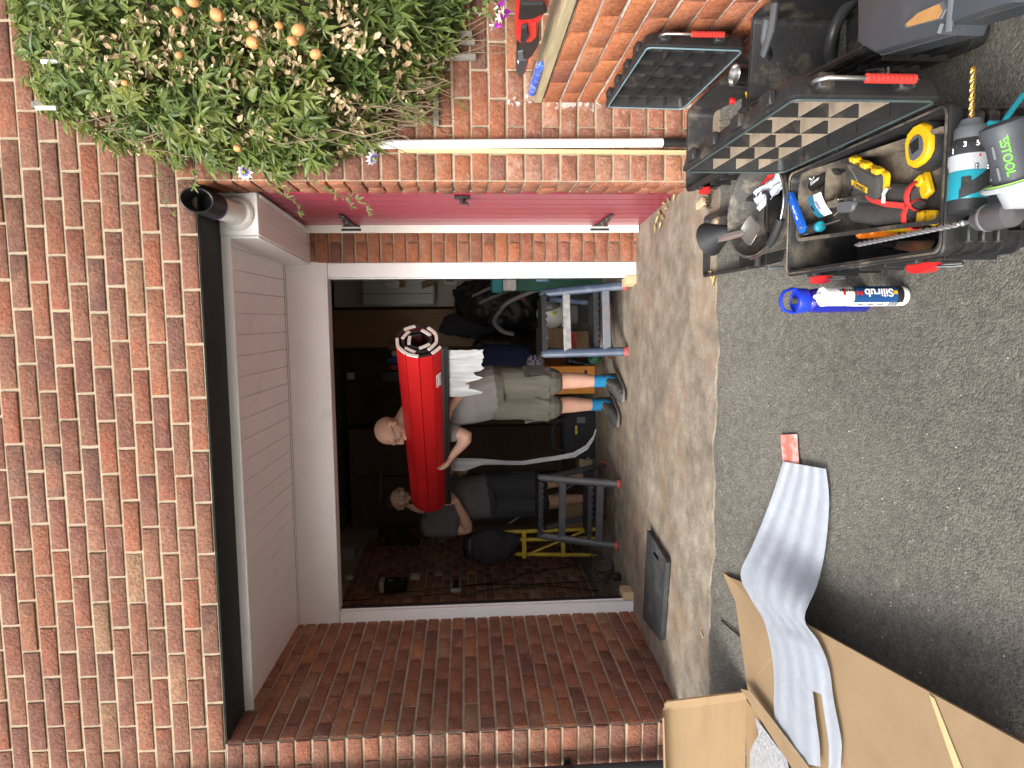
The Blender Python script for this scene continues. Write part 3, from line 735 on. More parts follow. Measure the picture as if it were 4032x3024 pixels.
def text(body, size, M, m_, parent, name='lettering', ext=.0004, align='CENTER', sx=1.0, bold=0.0):
    cu = bpy.data.curves.new('lettering', 'FONT'); cu.body = body; cu.size = size; cu.extrude = ext; cu.align_x = align; cu.align_y = 'CENTER'; cu.offset = bold
    ob = bpy.data.objects.new('tmp', cu); COL.objects.link(ob)
    dg = bpy.context.evaluated_depsgraph_get()
    me = bpy.data.meshes.new_from_object(ob.evaluated_get(dg)); bpy.data.objects.remove(ob); bpy.data.curves.remove(cu)
    me.transform(M @ S(sx, 1, 1)); me.materials.clear(); me.materials.append(m_); me.name = name
    o = bpy.data.objects.new(name, me); COL.objects.link(o)
    if parent is not None: o.parent = parent; WM[o.name] = WM[parent.name]
    return o
M_WHITEP = mat('white_print', (.8, .8, .8), .5, .03)
M_BLACKP = mat('black_print', (.015, .015, .015), .5, .03)
# ================================================================== THINGS IN AND AROUND THE CHESTS
M_TEAL = mat('teal_plastic', (.012, .25, .32), .35, .08, 14, .1, 90, dirt=(.05, .22, .26), dirt_scale=9, dirt_amt=.25)
M_RUBBER = mat('black_rubber', (.022, .023, .025), .6, .2, 20, .25, 140)
M_SILVER = mat('satin_alloy', (.62, .63, .64), .32, .08, 20, metal=.9)
M_SILVER2 = mat('silver_paint', (.38, .4, .43), .35, .06, 20)
M_YELLOW = mat('yellow_plastic', (.72, .42, .012), .35, .08, 14, dirt=(.4, .24, .02), dirt_scale=10, dirt_amt=.25)
M_GOLD = mat('brassy_steel', (.75, .52, .18), .25, .1, 30, metal=1)
M_CLEAR = mat('smoky_lens', (.06, .06, .055), .12, .1, 20, spec=.8)
M_REDC = mat('red_webbing', (.52, .035, .03), .75, .15, 30, .4, 200)
M_GREYF = mat('dark_felt', (.045, .042, .04), .9, .2, 40, .5, 200)
M_BLUE = mat('blue_plastic', (.012, .13, .62), .35, .06, 14)
M_PAPERW = mat('white_paper', (.74, .74, .72), .7, .05, 12, .1, 60)
M_ORANGE = mat('orange_plastic', (.75, .2, .015), .4, .08, 14, dirt=(.45, .13, .02), dirt_scale=9, dirt_amt=.3)
M_WOODB = mat('pale_wood', (.62, .47, .3), .7, .12, 8, .2, 60, stretch=(1, 14, 14))
M_PINE = mat('weathered_timber', (.4, .33, .2), .8, .2, 6, .35, 70, stretch=(14, 1.2, 14), dirt=(.23, .19, .12), dirt_scale=4, dirt_amt=.3)
M_PINEZ = mat('batten_timber', (.55, .45, .24), .75, .15, 6, .3, 70, stretch=(14, 14, 1.2))

def spiral_bit(mb, a, b, r, turns, n=40):
    a, b = Vector(a), Vector(b); ax = (b - a).normalized(); u = ax.orthogonal().normalized(); v = ax.cross(u)
    rings = []
    for i in range(n + 1):
        t = i / n; c = a.lerp(b, t); ph = turns * 2 * pi * t; rad = r * (1 if t < .95 else (1 - t) / .05 * .9 + .1)
        ring = []
        for j in range(12):
            th = 2 * pi * j / 12; k = abs(sin(th)); rr_ = rad * (.45 + .55 * k ** .5)
            ring.append(c + (u * cos(th + ph) + v * sin(th + ph)) * rr_)
        rings.append(ring)
    mb.loft(rings)

# ---- tray inside the dusty chest (world axes: x across, y along the chest)
zt_ = Z1 - .012
w = thing('tool_tray', 'grey plastic lift-out tray inside the dusty tool chest', 'tray', (.285, -1.33, zt_ - .05))
mb = MB(); Mr = RZ(radians(-3))
TW, TL = .185, .585
mb.loft([rr(TW - .02, TL - .02, .02, .002, M=Mr), rr(TW - .012, TL - .012, .02, .05, M=Mr), rr(TW, TL, .024, .052, M=Mr), rr(TW, TL, .024, .058, M=Mr), rr(TW - .018, TL - .018, .018, .058, M=Mr), rr(TW - .024, TL - .024, .018, .01, M=Mr)])
obj('tray_body', mb, M_CHESTD, w, 50)
mb = MB(); mb.M = Mr
mb.box((-.002, .02, .032), (.004, .26, .042)); mb.box((.04, .16, .032), (.1, .004, .042)); 
for i in range(3): mb.box((-.008, -.03 + i * .075, .04), (.018, .05, .03), .003)
obj('divider', mb, M_CHESTD, w)
CT = Vector((.285, -1.33, zt_)); TZ = zt_ - .038

def onTray(px, py, z=None): return atZ(px, py, TZ if z is None else z)
# tape measure
p = onTray(1972, 312, zt_ + .02)
w = thing('tape_measure', 'yellow tape measure with black bumper lying in the tray', 'tape measure', T(p.x, p.y, TZ) @ RZ(radians(15)))
def outline(s_): return [(s_ * a, s_ * b) for a, b in ((-.040, -.022), (-.030, -.034), (-.006, -.040), (.02, -.036), (.037, -.022), (.042, .0), (.036, .022), (.02, .034), (-.008, .037), (-.03, .034), (-.042, .02), (-.044, -.006))]
mb = MB(); mb.loft([[Vector((a, b, z)) for a, b in outline(k)] for k, z in ((1.06, 0), (1.14, .008), (1.14, .03), (1.08, .04))]); obj('bumper', mb, M_RUBBER, w)
mb = MB(); mb.loft([[Vector((a, b, z)) for a, b in outline(k)] for k, z in ((.98, .038), (.98, .047), (.9, .052))]); obj('case', mb, M_YELLOW, w)
mb = MB(); mb.loft([[Vector((a * .56 - .006, b * .56, z)) for a, b in outline(1)] for z in (.051, .0545)]); obj('label', mb, M_GREYP, w)
mb = MB(); mb.prism([(-.012, -.010), (.012, -.014), (.012, .014), (-.012, .010)], .001, T(-.004, 0, .0545)); obj('label_inset', mb, M_BLACKP, w)
mb = MB(); mb.box((.05, -.02, .018), (.02, .02, .024), .003); obj('mouth', mb, M_RUBBER, w)
# screwdriver-bit case
p = onTray(1912, 385)
w = thing('bit_case', 'yellow and smoky black screwdriver bit case leaning on the tape measure', 'bit case', frame((p.x, p.y, TZ + .034), (.45, .9, .0), (-.25, .1, 1)))
mb = MB(); mb.loft([rr(.16, .07, .01, 0), rr(.16, .07, .01, .012)]); obj('tray', mb, M_YELLOW, w)
mb = MB(); mb.loft([rr(.15, .062, .012, .012), rr(.148, .06, .012, .02), rr(.13, .05, .01, .026)]); obj('lid', mb, M_CLEAR, w)
for q in range(3):
    mb = MB(); mb.box((-.05 + .05 * q, -.034, .012), (.026, .014, .02), .003); obj('clasp', mb, M_YELLOW, w)
mb = MB(); mb.box((0, .012, .0265), (.07, .013, .001)); lb = obj('name_strip', mb, M_YELLOW, w)
text('DEWALT', .013, T(0, .012, .0274), M_BLACKP, lb, bold=.0003)
# canvas tool roll with red edging
p = onTray(1925, 440)
w = thing('tool_roll', 'rolled dark felt tool wrap tied with red webbing', 'tool roll', frame((p.x - .002, p.y, TZ + .018), (.18, .95, 0), (0, 0, 1)))
mb = MB(); mb.tube([(-.12, .016, 0), (-.02, .02, .004), (.1, .018, 0)], [.021, .025, .022], 14, squash=(1, 1.2)); mb.tube([(-.12, -.02, -.002), (0, -.022, 0), (.1, -.022, 0)], [.021, .024, .021], 14, squash=(1, 1.2)); obj('roll', mb, M_GREYF, w)
mb = MB()
for yy in (.018, -.021):
    mb.lathe([(.026, -.006), (.029, 0), (.027, .012), (.02, .014), (.016, .004)], 14, T(-.12, yy, 0) @ RY(pi / 2) @ S(1, 1.15, 1), caps=False)
obj('red_edging', mb, M_REDC, w)
mb = MB(); pts = [(-.115, .0, .026), (-.06, -.002, .03), (0, -.01, .029), (.06, -.03, .02), (.11, -.045, .0), (.15, -.052, -.01)]
mb.sheet([[(x, y - .006, z + .001), (x, y + .006, z)] for x, y, z in pts], .002); obj('strap', mb, M_REDC, w)
mb = MB(); pts = [(-.05, -.004, .032), (-.055, -.016, .036), (-.045, -.024, .031), (-.052, -.035, .03)]
mb.sheet([[(x - .005, y, z), (x + .006, y, z + .001)] for x, y, z in pts], .001); obj('care_label', mb, M_PAPERW, w)
# yellow plastic pieces under the roll
for i, (px, py, lab) in enumerate(((2012, 400, 'scuffed yellow plastic wedge in the tray corner by the tape measure'), (2020, 470, 'yellow plastic clip in the near corner of the tray, below the tool roll'))):
    p = onTray(px, py); mb = MB(); mb.M = T(p.x, p.y, TZ + .012) @ RZ(.4 + i)
    mb.box((0, 0, 0), (.05, .03, .016), .004); mb.box((.01, 0, .012), (.02, .024, .01), .003)
    single('plastic_wedge', mb, M_YELLOW, lab, 'plastic piece')
# torch marked Erbauer
p = onTray(1788, 385)
w = thing('torch', 'black torch with white lettering lying along the tray divider', 'torch', frame((p.x, p.y, TZ + .012), (.16, -.95, 0), (0, 0, 1)))
mb = MB(); mb.lathe([(.0, -.075), (.012, -.075), (.0135, -.07), (.0135, .04), (.0185, .06), (.0185, .085), (.0, .085)], 18, RY(pi / 2)); obj('barrel', mb, M_BLACK, w)
text('Erbauer', .014, T(-.02, 0, .0136), M_WHITEP, w)
mb = MB(); mb.lathe([(.0142, -.066), (.0142, -.058)], 18, RY(pi / 2), caps=False); mb.lathe([(.019, .066), (.0195, .069), (.019, .072)], 18, RY(pi / 2), caps=False); obj('ring', mb, M_CHROME, w)
# black holster
p = onTray(1832, 325)
w = thing('holster', 'black nylon pouch between the torch and the tray wall', 'pouch', T(p.x, p.y, TZ) @ RZ(.2))
mb = MB(); mb.loft([rr(.05, .09, .015, 0), rr(.054, .092, .02, .03), rr(.046, .085, .02, .045)]); obj('pouch', mb, M_RUBBER, w)
mb = MB(); mb.box((0, -.02, .046), (.05, .03, .006), .002); mb.ell((0, -.026, .05), (.004, .004, .003), 8, 5); obj('flap', mb, M_RUBBER, w)
# steel sockets in the tray pocket
p = onTray(1760, 380)
for i in range(7):
    a = Vector((p.x + random.uniform(-.022, .022), p.y + random.uniform(-.028, .022), TZ + random.uniform(-.008, .01))); mb = MB()
    mb.lathe([(.004, 0), (.008, 0), (.0085, .002), (.0085, .012), (.0065, .02), (.0065, .028), (.004, .028), (.004, .01)], 12, T(*a) @ Euler((random.uniform(.6, 1.6), random.uniform(-.6, .6), random.uniform(0, 6))).to_matrix().to_4x4())
    single('socket', mb, M_CHROME, 'small chromed socket among the loose sockets in the far tray pocket', 'socket', group='loose sockets in the tray')
# blue slim tool
a, b = onTray(1713, 425, TZ + .045), onTray(1737, 492, TZ + .045)
w = thing('folding_tool', 'slim bright blue folding tool propped on the tray rim', 'folding tool', frame(((a + b) / 2) , b - a, (.1, .2, 1)))
LN = (b - a).length / 2 + .012
mb = MB(); mb.prism([(-LN, -.006), (-LN + .004, -.011), (-LN + .016, -.0125), (LN - .016, -.0155), (LN - .004, -.0125), (LN, 0), (LN - .004, .0125), (LN - .016, .0155), (-LN + .016, .0125), (-LN + .004, .011), (-LN, .006)], .01); bd = obj('handle', mb, M_BLUE, w)
text('Bench Tool', .011, T(0.002, 0, .0103), M_WHITEP, bd)
mb = MB(); mb.lathe([(.003, .0098), (.0065, .0098), (.0065, .0115), (.003, .0115)], 14, T(LN - .015, 0, 0)); mb.lathe([(.0, .0098), (.004, .0098), (.004, .011), (0, .011)], 12, T(-LN + .013, 0, 0)); obj('rivet', mb, M_CHROME, bd)
# teal and white sachet
a, b = onTray(1752, 435, TZ + .04), onTray(1790, 452, TZ + .042)
w = thing('sachet', 'teal and white paper sachet of fixings standing in the tray', 'sachet', frame((a + b) / 2, (-.02, -1, .15), (-.55, -.1, 1)))
def pill(x0, x1, mname, zz=.0):
    g = []
    for i in range(6):
        x = x0 + (x1 - x0) * i / 5; g.append([(x, -.031 + .062 * j / 6, .007 * sin(pi * j / 6) * (1 if x < .035 else .5) + zz) for j in range(7)])
    mb = MB(); mb.sheet(g, .002); return mb
obj('teal_end', pill(-.045, -.004, 0), mat('teal_card', (.02, .16, .26), .5, .06), w); wp = obj('white_end', pill(-.004, .045, 0), M_PAPERW, w)
mb = MB(); mb.box((-.03, .0, .0088), (.012, .014, .001)); obj('print_square', mb, M_BLACKP, w)
mb = MB()
for i in range(5): mb.box((.004 + i * .0035, .002, .0086), (.0012, .03 - (i % 3) * .006, .0008))
obj('print_lines', mb, mat('violet_print', (.2, .18, .35), .6), wp)
# grey penknife body
a, b = onTray(1815, 448, TZ + .036), onTray(1852, 444, TZ + .036)
w = thing('multi_tool', 'grey rounded handle of a multi tool lying by the sachet', 'multi tool', frame((a + b) / 2, b - a, (0, 0, 1)))
mb = MB(); mb.loft([rr(.07, .024, .011, -.008), rr(.074, .028, .013, -.004), rr(.074, .028, .013, .006), rr(.068, .022, .01, .011)]); obj('handle', mb, M_GREYP, w)
mb = MB(); mb.tube([(-.04, .0, 0), (-.055, .012, 0), (-.062, .03, -.002)], .003, 8); mb.tube([(-.035, -.01, 0), (-.06, -.02, 0)], .003, 8); mb.box((-.05, .02, .004), (.02, .006, .004), .001); obj('blade', mb, M_CHROME, w)
# screwdriver
a, b = onTray(1735, 500, TZ + .03), onTray(1838, 470, TZ + .028)
d = (b - a).normalized(); w = thing('screwdriver', 'black and teal handled screwdriver lying along the left tray rim', 'screwdriver', frame(a, d, (0, 0, 1)))
mb = MB(); mb.lathe([(0, -.002), (.012, -.002), (.0155, .006), (.0145, .03), (.016, .05), (.012, .072), (.0105, .08)], 16, RY(pi / 2)); h = obj('handle', mb, M_RUBBER, w)
mb = MB(); mb.lathe([(.011, .08), (.0145, .083), (.0145, .093), (.011, .097), (0, .097)], 16, RY(pi / 2)); obj('collar', mb, M_TEAL, h)
mb = MB(); mb.lathe([(0, -.004), (.0115, -.004), (.013, -.001)], 16, RY(pi / 2)); mb.tube([(.02, -.012, .009), (.05, -.0125, .008), (.058, -.006, .012), (.05, .006, .0145), (.02, .006, .014)], .0007, 6); obj('end_cap', mb, mat('pale_teal', (.18, .35, .42), .4), h)
mb = MB(); mb.tube([(.097, 0, 0), (.19, 0, 0)], .0032, 10); obj('shaft', mb, M_CHROME, w)
# things in the dark side of the chest
CZ = c1[2] + .03
p = atZ(1880, 500, CZ + .09)
w = thing('clamp', 'orange plastic clamp lying in the dark side of the dusty chest', 'clamp', T(p.x, p.y, CZ + .05) @ RZ(radians(-4)))
mb = MB(); mb.loft([rr(.03, .1, .012, 0), rr(.034, .104, .014, .02), rr(.03, .1, .012, .03)]); mb.box((0, .05, .03), (.03, .02, .03), .006); mb.box((0, -.01, .034), (.026, .02, .03), .006); obj('body', mb, M_ORANGE, w)
mb = MB(); mb.box((.0, -.1, .016), (.012, .1, .012), .003); obj('jaw', mb, M_ORANGE, w)
p = atZ(1935, 488, CZ + .09)
w = thing('knife', 'yellow and black utility knife beside the orange clamp', 'utility knife', T(p.x, p.y, CZ + .07) @ RZ(radians(-6)))
mb = MB(); mb.loft([rr(.028, .12, .01, 0), rr(.03, .122, .012, .012), rr(.024, .115, .01, .02)]); obj('handle', mb, M_YELLOW, w)
mb = MB(); mb.box((0, .0, .021), (.012, .07, .004), .001); mb.box((0, -.07, .01), (.02, .03, .012), .002); obj('grip', mb, M_RUBBER, w)
p = atZ(1890, 548, CZ + .05)
w = thing('wire_brush', 'black brush with stiff bristles against the left wall of the dusty chest', 'brush', T(p.x, p.y, CZ + .02) @ RZ(radians(-5)))
mb = MB(); mb.box((0, 0, 0), (.025, .15, .016), .004); obj('back', mb, M_RUBBER, w)
mb = MB()
for i in range(12):
    for j in range(3): mb.box((-.008 + j * .008, -.065 + i * .0118, .02), (.004, .0045, .03))
stuff(obj('bristles', mb, M_RUBBER, w))
p = atZ(1960, 533, CZ + .05)
w = thing('putty_knife', 'steel scraper blade leaning by the left wall of the dusty chest', 'scraper', T(p.x, p.y, CZ + .03) @ RZ(radians(-9)))
mb = MB(); mb.prism([(-.018, -.06), (.018, -.06), (.01, .07), (-.01, .07)], .003, RY(.4)); obj('blade', mb, M_SILVER, w)
mb = MB(); mb.tube([(0, .07, .002), (0, .13, .004)], [.01, .008], 10); obj('handle', mb, M_RUBBER, w)
for i in range(4):
    a = Vector((.18 + .012 * i, -1.5 + .03 * i, CZ + .01 + .006 * i)); mb = MB(); mb.tube([a, a + Vector((.01 * (i - 1), .26, .012))], .004 + .001 * (i % 2), 8)
    single('chisel_bar', mb, M_CHROME if i % 2 else M_RUBBER, ['thin black rod closest to the left wall of the dusty chest', 'steel rod lying second from the left wall of the dusty chest', 'black rod lying third from the left wall of the dusty chest', 'steel rod closest to the tray in the dark side of the dusty chest'][i], 'rod', group='rods in the bottom of the chest')

# ---- teal combi drill standing in front of the chest, bit pointing right
pa = atY(2092, 462, -1.69); pb = atY(2094, 250, -1.69)
zax = (pa.z + pb.z) / 2; DX = pa.x
w = thing('cordless_drill', 'teal and black cordless drill standing upright, bit pointing right', 'drill', T(DX, -1.69, gz(-1.69)))
zz = zax - gz(-1.69); K = (pb.x - pa.x) / .215        # scale of the drawing below
Ma = T(0, 0, zz) @ S(K, K, K) @ RY(pi / 2)
def dl(prof, n=24): mb = MB(); mb.lathe([(r_ * 1.22, z_) for r_, z_ in prof], n, Ma); return mb
obj('motor_cap', dl([(0, 0), (.025, .0), (.031, .006), (.032, .03)]), M_RUBBER, w)
hs_ = obj('housing', dl([(.032, .03), (.0325, .032), (.0325, .085), (.031, .092)]), M_TEAL, w)
obj('gearbox', dl([(.031, .092), (.0315, .1), (.0335, .11), (.0335, .127)]), M_SILVER2, w)
rg = obj('torque_ring', dl([(.0335, .127), (.035, .128), (.035, .14), (.032, .152), (.028, .162)]), M_RUBBER, w)
obj('chuck', dl([(.026, .162), (.0265, .164), (.0265, .186), (.024, .19), (.02, .196), (.017, .206), (.008, .21), (0, .21)]), M_GREYP, w)
mb = MB()
for i in range(22):
    a = 2 * pi * i / 22; mb.M = Ma; mb.box((.041 * cos(a), .041 * sin(a), .146), (.003, .003, .012), .001)
stuff(obj('ring_knurl', mb, M_RUBBER, rg))
# numbers round the ring, read from the side
for i, ch in enumerate('13579'):
    a = radians(-118 + 24 * i)      # angle around the axis, facing the camera side (-y) and up
    n_ = Vector((0, cos(a) * -1 if False else -cos(a + pi / 2 - pi / 2), 0))
    nv = Vector((0, -cos(radians(50 - 33 * (i - 1))), sin(radians(50 - 33 * (i - 1)))))
    o_ = Vector((K * (.135 if i == 0 else .146), 0, zz)) + nv * (K * 1.22 * (.0355 if i == 0 else .0344))
    xd = Vector((1, 0, 0)).cross(nv)
    text(ch, .013, frame(o_, xd, nv), M_WHITEP, rg, bold=.0003)
mb = MB(); mb.M = T(0, 0, zz) @ S(K, K, K); mb.prism([(.118, .0), (.124, .003), (.118, .006)], .001, T(0, -.0413, .004) @ RX(pi / 2)); obj('arrow_mark', mb, M_REDP, w)
# rubber saddle over the top/side of the housing, vent window and rating plate
mb = MB(); mb.M = T(0, 0, zz) @ S(K, K, K)
def arcband(x0, x1, a0, a1, r, w2=None, n=8):
    g = []
    for i in range(n + 1):
        a = a0 + (a1 - a0) * i / n; s_ = i / n
        xa, xb = (x0, x1) if w2 is None else (x0 + (w2[0] - x0) * s_, x1 + (w2[1] - x1) * s_)
        g.append([(xa + (xb - xa) * j / 3, -1.22 * r * cos(a), 1.22 * r * sin(a)) for j in range(4)])
    return g
mb.sheet(arcband(.03, .05, radians(60), radians(-75), .0335, (.06, .118)), .003); obj('rubber_saddle', mb, M_RUBBER, hs_)
mb = MB(); mb.M = T(0, 0, zz) @ S(K, K, K); mb.sheet(arcband(.052, .076, radians(55), radians(30), .0338), .003); obj('vent', mb, M_BLACK, hs_)
mb = MB(); mb.M = T(0, 0, zz) @ S(K, K, K); mb.sheet(arcband(.062, .088, radians(-28), radians(-62), .0358), .001); pl = obj('rating_plate', mb, M_GREYP, hs_)
mb = MB(); mb.M = T(0, 0, zz) @ S(K, K, K)
for j in range(3): mb.sheet(arcband(.066, .084 - .004 * (j % 2), radians(-34 - 9 * j), radians(-38 - 9 * j), .0366, n=2), .0008)
obj('plate_print', mb, M_WHITEP, pl)
for j in range(4):
    mb = MB(); mb.M = T(0, 0, zz) @ S(K, K, K); mb.ell((.1 if j % 2 else .094, -.039 + .004 * (j // 2), .012 - .03 * (j // 2)), (.004, .004, .004), 8, 6); obj('screw', mb, M_CHROME, hs_)
# handle, trigger and battery below
mb = MB(); mb.M = T(0, 0, 0); zb_ = .075
mb.loft([rr(.05, .055, .02, zb_, dx=.075), rr(.046, .05, .02, zz * .5, dx=.085), rr(.05, .055, .022, zz - K * .022, dx=.1)]); hd = obj('handle', mb, M_RUBBER, w)
mb = MB(); mb.sheet([[(x, -.028, z), (x + .014, -.0285, z)] for x, z in ((.06, zb_), (.066, zz * .5), (.078, zz - K * .028))], .003); mb.box((.122, 0, zz - K * .055), (.016, .026, .035), .005); obj('trigger_and_trim', mb, M_TEAL, hd)
mb = MB(); mb.box((.07, 0, .035), (.12, .08, .068), .008); obj('battery', mb, M_BLACK, w)
mb = MB(); mb.tube([(.10, -.02, zz - K * .03), (.16, -.03, zz - K * .05), (.2, -.03, zz - K * .085), (.215, -.02, zz - K * .14)], [.006, .005, .005, .006], 8); mb.box((.135, -.02, zz - K * .035), (.05, .012, .03), .004); obj('belt_hook', mb, M_TEAL, w)
p0 = Vector((K * .205, 0, zz)); mb = MB(); spiral_bit(mb, p0, p0 + Vector((.095, 0, .002)), .0055, 3); obj('drill_bit', mb, M_GOLD, w)

# ---- grey power tool with green lettering, and chuck with a long masonry bit, on the right of the drill (cut by the frame)
pt = atZ(2165, 268, .13); pe = atZ(2192, 388, .10)
w = thing('rotary_hammer', 'charcoal and silver power tool with green lettering and a long spiral bit', 'power tool', T(pt.x, pt.y, gz(pt.y)))
o_ = Vector((pt.x, pt.y, gz(pt.y)))
a = pt - o_; b = pe - o_; ax = (b - a).normalized()
def al(p, r): return p, r
mb = MB(); mb.tube([a - ax * .004, a, a + ax * .012, a + ax * .03, a + ax * (b - a).length * .8, b], [.02, .031, .0335, .028, .0285, .03], 22); gh = obj('grip_tube', mb, mat('charcoal_plastic', (.055, .062, .07), .5, .1, 14, .15, 100), w)
side = Vector((-.55, -.55, .62)); side = (side - ax * side.dot(ax)).normalized()
text('FESTOOL', .0165, frame((a + b) / 2 + Vector((0.012, -.0, .0)) * 0 + (side.cross(ax) * .004 + side * .0298), ax, side), mat('green_print', (.12, .5, .03), .5), gh, bold=.0004)
mb = MB()
for k in range(2): mb.box((0, 0, 0), (.022, .0045, .003), .001, M=frame((a + ax * (.038 + .034 * k)) + side * .0275 - side.cross(ax) * .012, ax, side))
obj('grip_bar', mb, M_GREYP, gh)
mb = MB(); mb.lathe([(.02, 0), (.046, .002), (.048, .006), (.044, .010), (.02, .012)], 26, frame(b, ax.orthogonal(), ax)); obj('flange', mb, M_SILVER2, w)
mb = MB(); mb.lathe([(.041, -.001), (.0415, 0), (.041, .0015)], 26, frame(b, ax.orthogonal(), ax), caps=False); obj('green_ring', mb, mat('lime_trim', (.35, .6, .12), .5), w)
c = atZ(2195, 470, .085) - o_
mb = MB(); mb.tube([b, b + ax * .02, b + ax * .04 + Vector((.02, -.01, -.02)), c + Vector((.05, -.03, -.01))], [.03, .03, .032, .03], 18); obj('gear_head', mb, M_SILVER2, w)
q0 = c + Vector((.05, -.03, -.01)); mb = MB(); mb.tube([q0 - Vector((0, 0, .005)), q0 + Vector((.0, -.035, -q0.z * .5)), Vector((q0.x + .01, q0.y - .045, .05))], [.024, .021, .024], 14); mb.box((q0.x + .01, q0.y - .045, .03), (.075, .1, .058), .008); obj('handle_and_battery', mb, M_BLACK, w)
tip0 = atZ(2100, 478, .085) - o_; tip1 = atZ(1845, 530, .085) - o_
cd = (tip1 - tip0).normalized()
mb = MB(); mb.lathe([(0, 0), (.008, 0), (.012, .004), (.012, .008), (.017, .013), (.019, .016), (.0195, .03), (.0225, .034), (.0225, .085), (.0, .09)], 20, frame(tip0 - cd * .002, cd.orthogonal(), -cd)); ck = obj('chuck', mb, mat('chuck_grey', (.09, .085, .09), .35, .1, 20), w)
mb = MB(); mb.lathe([(.0125, .0085), (.0172, .0135), (.0188, .0155)], 20, frame(tip0 - cd * .002, cd.orthogonal(), -cd), caps=False); mb.lathe([(.0198, .029), (.0232, .033), (.0232, .037), (.0226, .039)], 20, frame(tip0 - cd * .002, cd.orthogonal(), -cd), caps=False); mb.lathe([(0, -.002), (.0075, -.001), (.009, .001)], 16, frame(tip0 - cd * .002, cd.orthogonal(), -cd)); obj('chuck_ring', mb, M_SILVER, ck)
mb = MB(); mb.tube([tip0, tip0 + cd * .03], .0035, 10); mb.ell(tip0 + cd * .022, (.006, .006, .006), 10, 7); spiral_bit(mb, tip0 + cd * .03, tip1, .0058, 9, 110); obj('masonry_bit', mb, M_SILVER, w)

# ---- grey moulded case across the end of chest 3
w = thing('tool_case', 'grey moulded tool case with an orange label lying across the deep chest', 'tool case')
ZC = .185
P_ = [atZ(*a, ZC) for a in ((1867, -60), (1867, 93), (1907, 118), (2057, 76), (2065, 53), (2230, 4), (2230, -60))]
base = P_[0] * 0 + Vector((P_[2].x, P_[2].y, ZC - .06)); w.location = base; WM[w.name] = T(*base)
ctr = sum(P_, Vector()) / len(P_)
def ins(k, z): return [(ctr.lerp(p, k) + Vector((0, 0, z))) - base for p in P_]
mb = MB(); mb.loft([ins(.97, -.055), ins(1.0, -.05), ins(1.0, -.008), ins(1.025, -.006), ins(1.025, .0), ins(.985, .001), ins(.95, .018), ins(.9, .022)]); obj('shell', mb, mat('case_grey', (.052, .06, .07), .4, .12, 8, .12, 60, dirt=(.1, .1, .1), dirt_scale=6, dirt_amt=.3), w, 30)
lab = [atZ(*a, ZC + .0235) - base for a in ((1958, 52), (1985, 28), (2030, 8), (2037, 22), (2028, 40), (1962, 58))]
mb = MB(); mb.loft([[p + Vector((0, 0, -.001)) for p in lab], [p + Vector((0, 0, .0015)) for p in lab]]); obj('label', mb, mat('worn_orange_label', (.38, .2, .07), .6, .2, 14, .2, 60), w)
c_ = sum(lab, Vector()) / 6
mb = MB(); mb.loft([[c_ + (p - c_) * 1.18 + Vector((0, 0, -.002)) for p in lab], [c_ + (p - c_) * 1.14 + Vector((0, 0, .0005)) for p in lab]]); obj('label_frame', mb, M_GREYP, w)
a, b = atZ(2062, -60, ZC + .022) - base, atZ(2050, 70, ZC + .02) - base
mb = MB(); mb.tube([a, b], .006, 8); obj('moulded_rib', mb, M_GREYP, w)
# hose and sander head in the deep chest
p = atZ(1735, 60, .07)
w = thing('vacuum_nozzle', 'black vacuum nozzle and hose coiled inside the deep chest', 'vacuum hose', T(p.x, p.y, c3[2] + .02))
mb = MB(); R0 = .085; pts = [(R0 * cos(t), R0 * 1.3 * sin(t), .05 + .02 * t / 3) for t in [i * .25 for i in range(-2, 24)]]
mb.tube(pts, .017, 10); obj('hose', mb, mat('hose_rubber', (.03, .031, .033), .4, .15, 20, .2, 60), w)
zt3 = .13 - c3[2]
mb = MB(); q = [(.045 - .09, .07, zt3 - .02), (-.055, .02, zt3 + .015), (-.02, -.035, zt3 + .02), (.04, -.03, zt3 + .012)]; mb.tube(q, .011, 10, squash=(1, 1.5)); mb.tube([q[0], (.0, .08, zt3 - .01), (.04, .04, zt3)], .011, 10); obj('carry_grip', mb, M_GREYP, w)
p = atZ(1868, 175, .09)
mb = MB(); mb.M = T(p.x, p.y, .07)
for i in range(5): mb.tube([(-.01 + .008 * i, -.02, -.02), (-.014 + .012 * i, .03, .015 - .004 * i)], .0028, 8)
mb.box((0, .01, -.02), (.05, .06, .012), .003)
single('bolt_bundle', mb, M_CHROME, 'bundle of shiny steel bolts at the corner of the deep chest', 'bolts')
# bright steel cup, red knob and pencil in the clean chest
p = atZ(1597, 172, .115)
w = thing('steel_cup', 'small round steel cup standing among tools in the clean chest', 'cup', T(p.x, p.y, c2[2] + .012))
hc = .13 - c2[2] - .012 + .02
mb = MB(); mb.lathe([(0, 0), (.026, 0), (.028, .004), (.032, hc), (.0335, hc + .001), (.031, hc + .001), (.028, hc - .012), (.0, hc - .018)], 26, T(0, 0, 0) @ RX(radians(12))); obj('cup', mb, M_CHROME, w)
mb = MB(); mb.M = T(p.x - .07, p.y + .09, 0); mb.box((0, 0, .03), (.05, .12, .06), .008); w2 = single('battery_charger', mb, M_RUBBER, 'black charger block lying in the clean chest below the lid', 'charger')
p = atZ(1578, 218, .08); mb = MB(); mb.lathe([(0, 0), (.011, 0), (.012, .008), (.009, .014), (0, .014)], 12, T(p.x, p.y, .068)); single('red_stopper', mb, M_REDP, 'small red plastic cap on the charger block in the clean chest', 'cap')
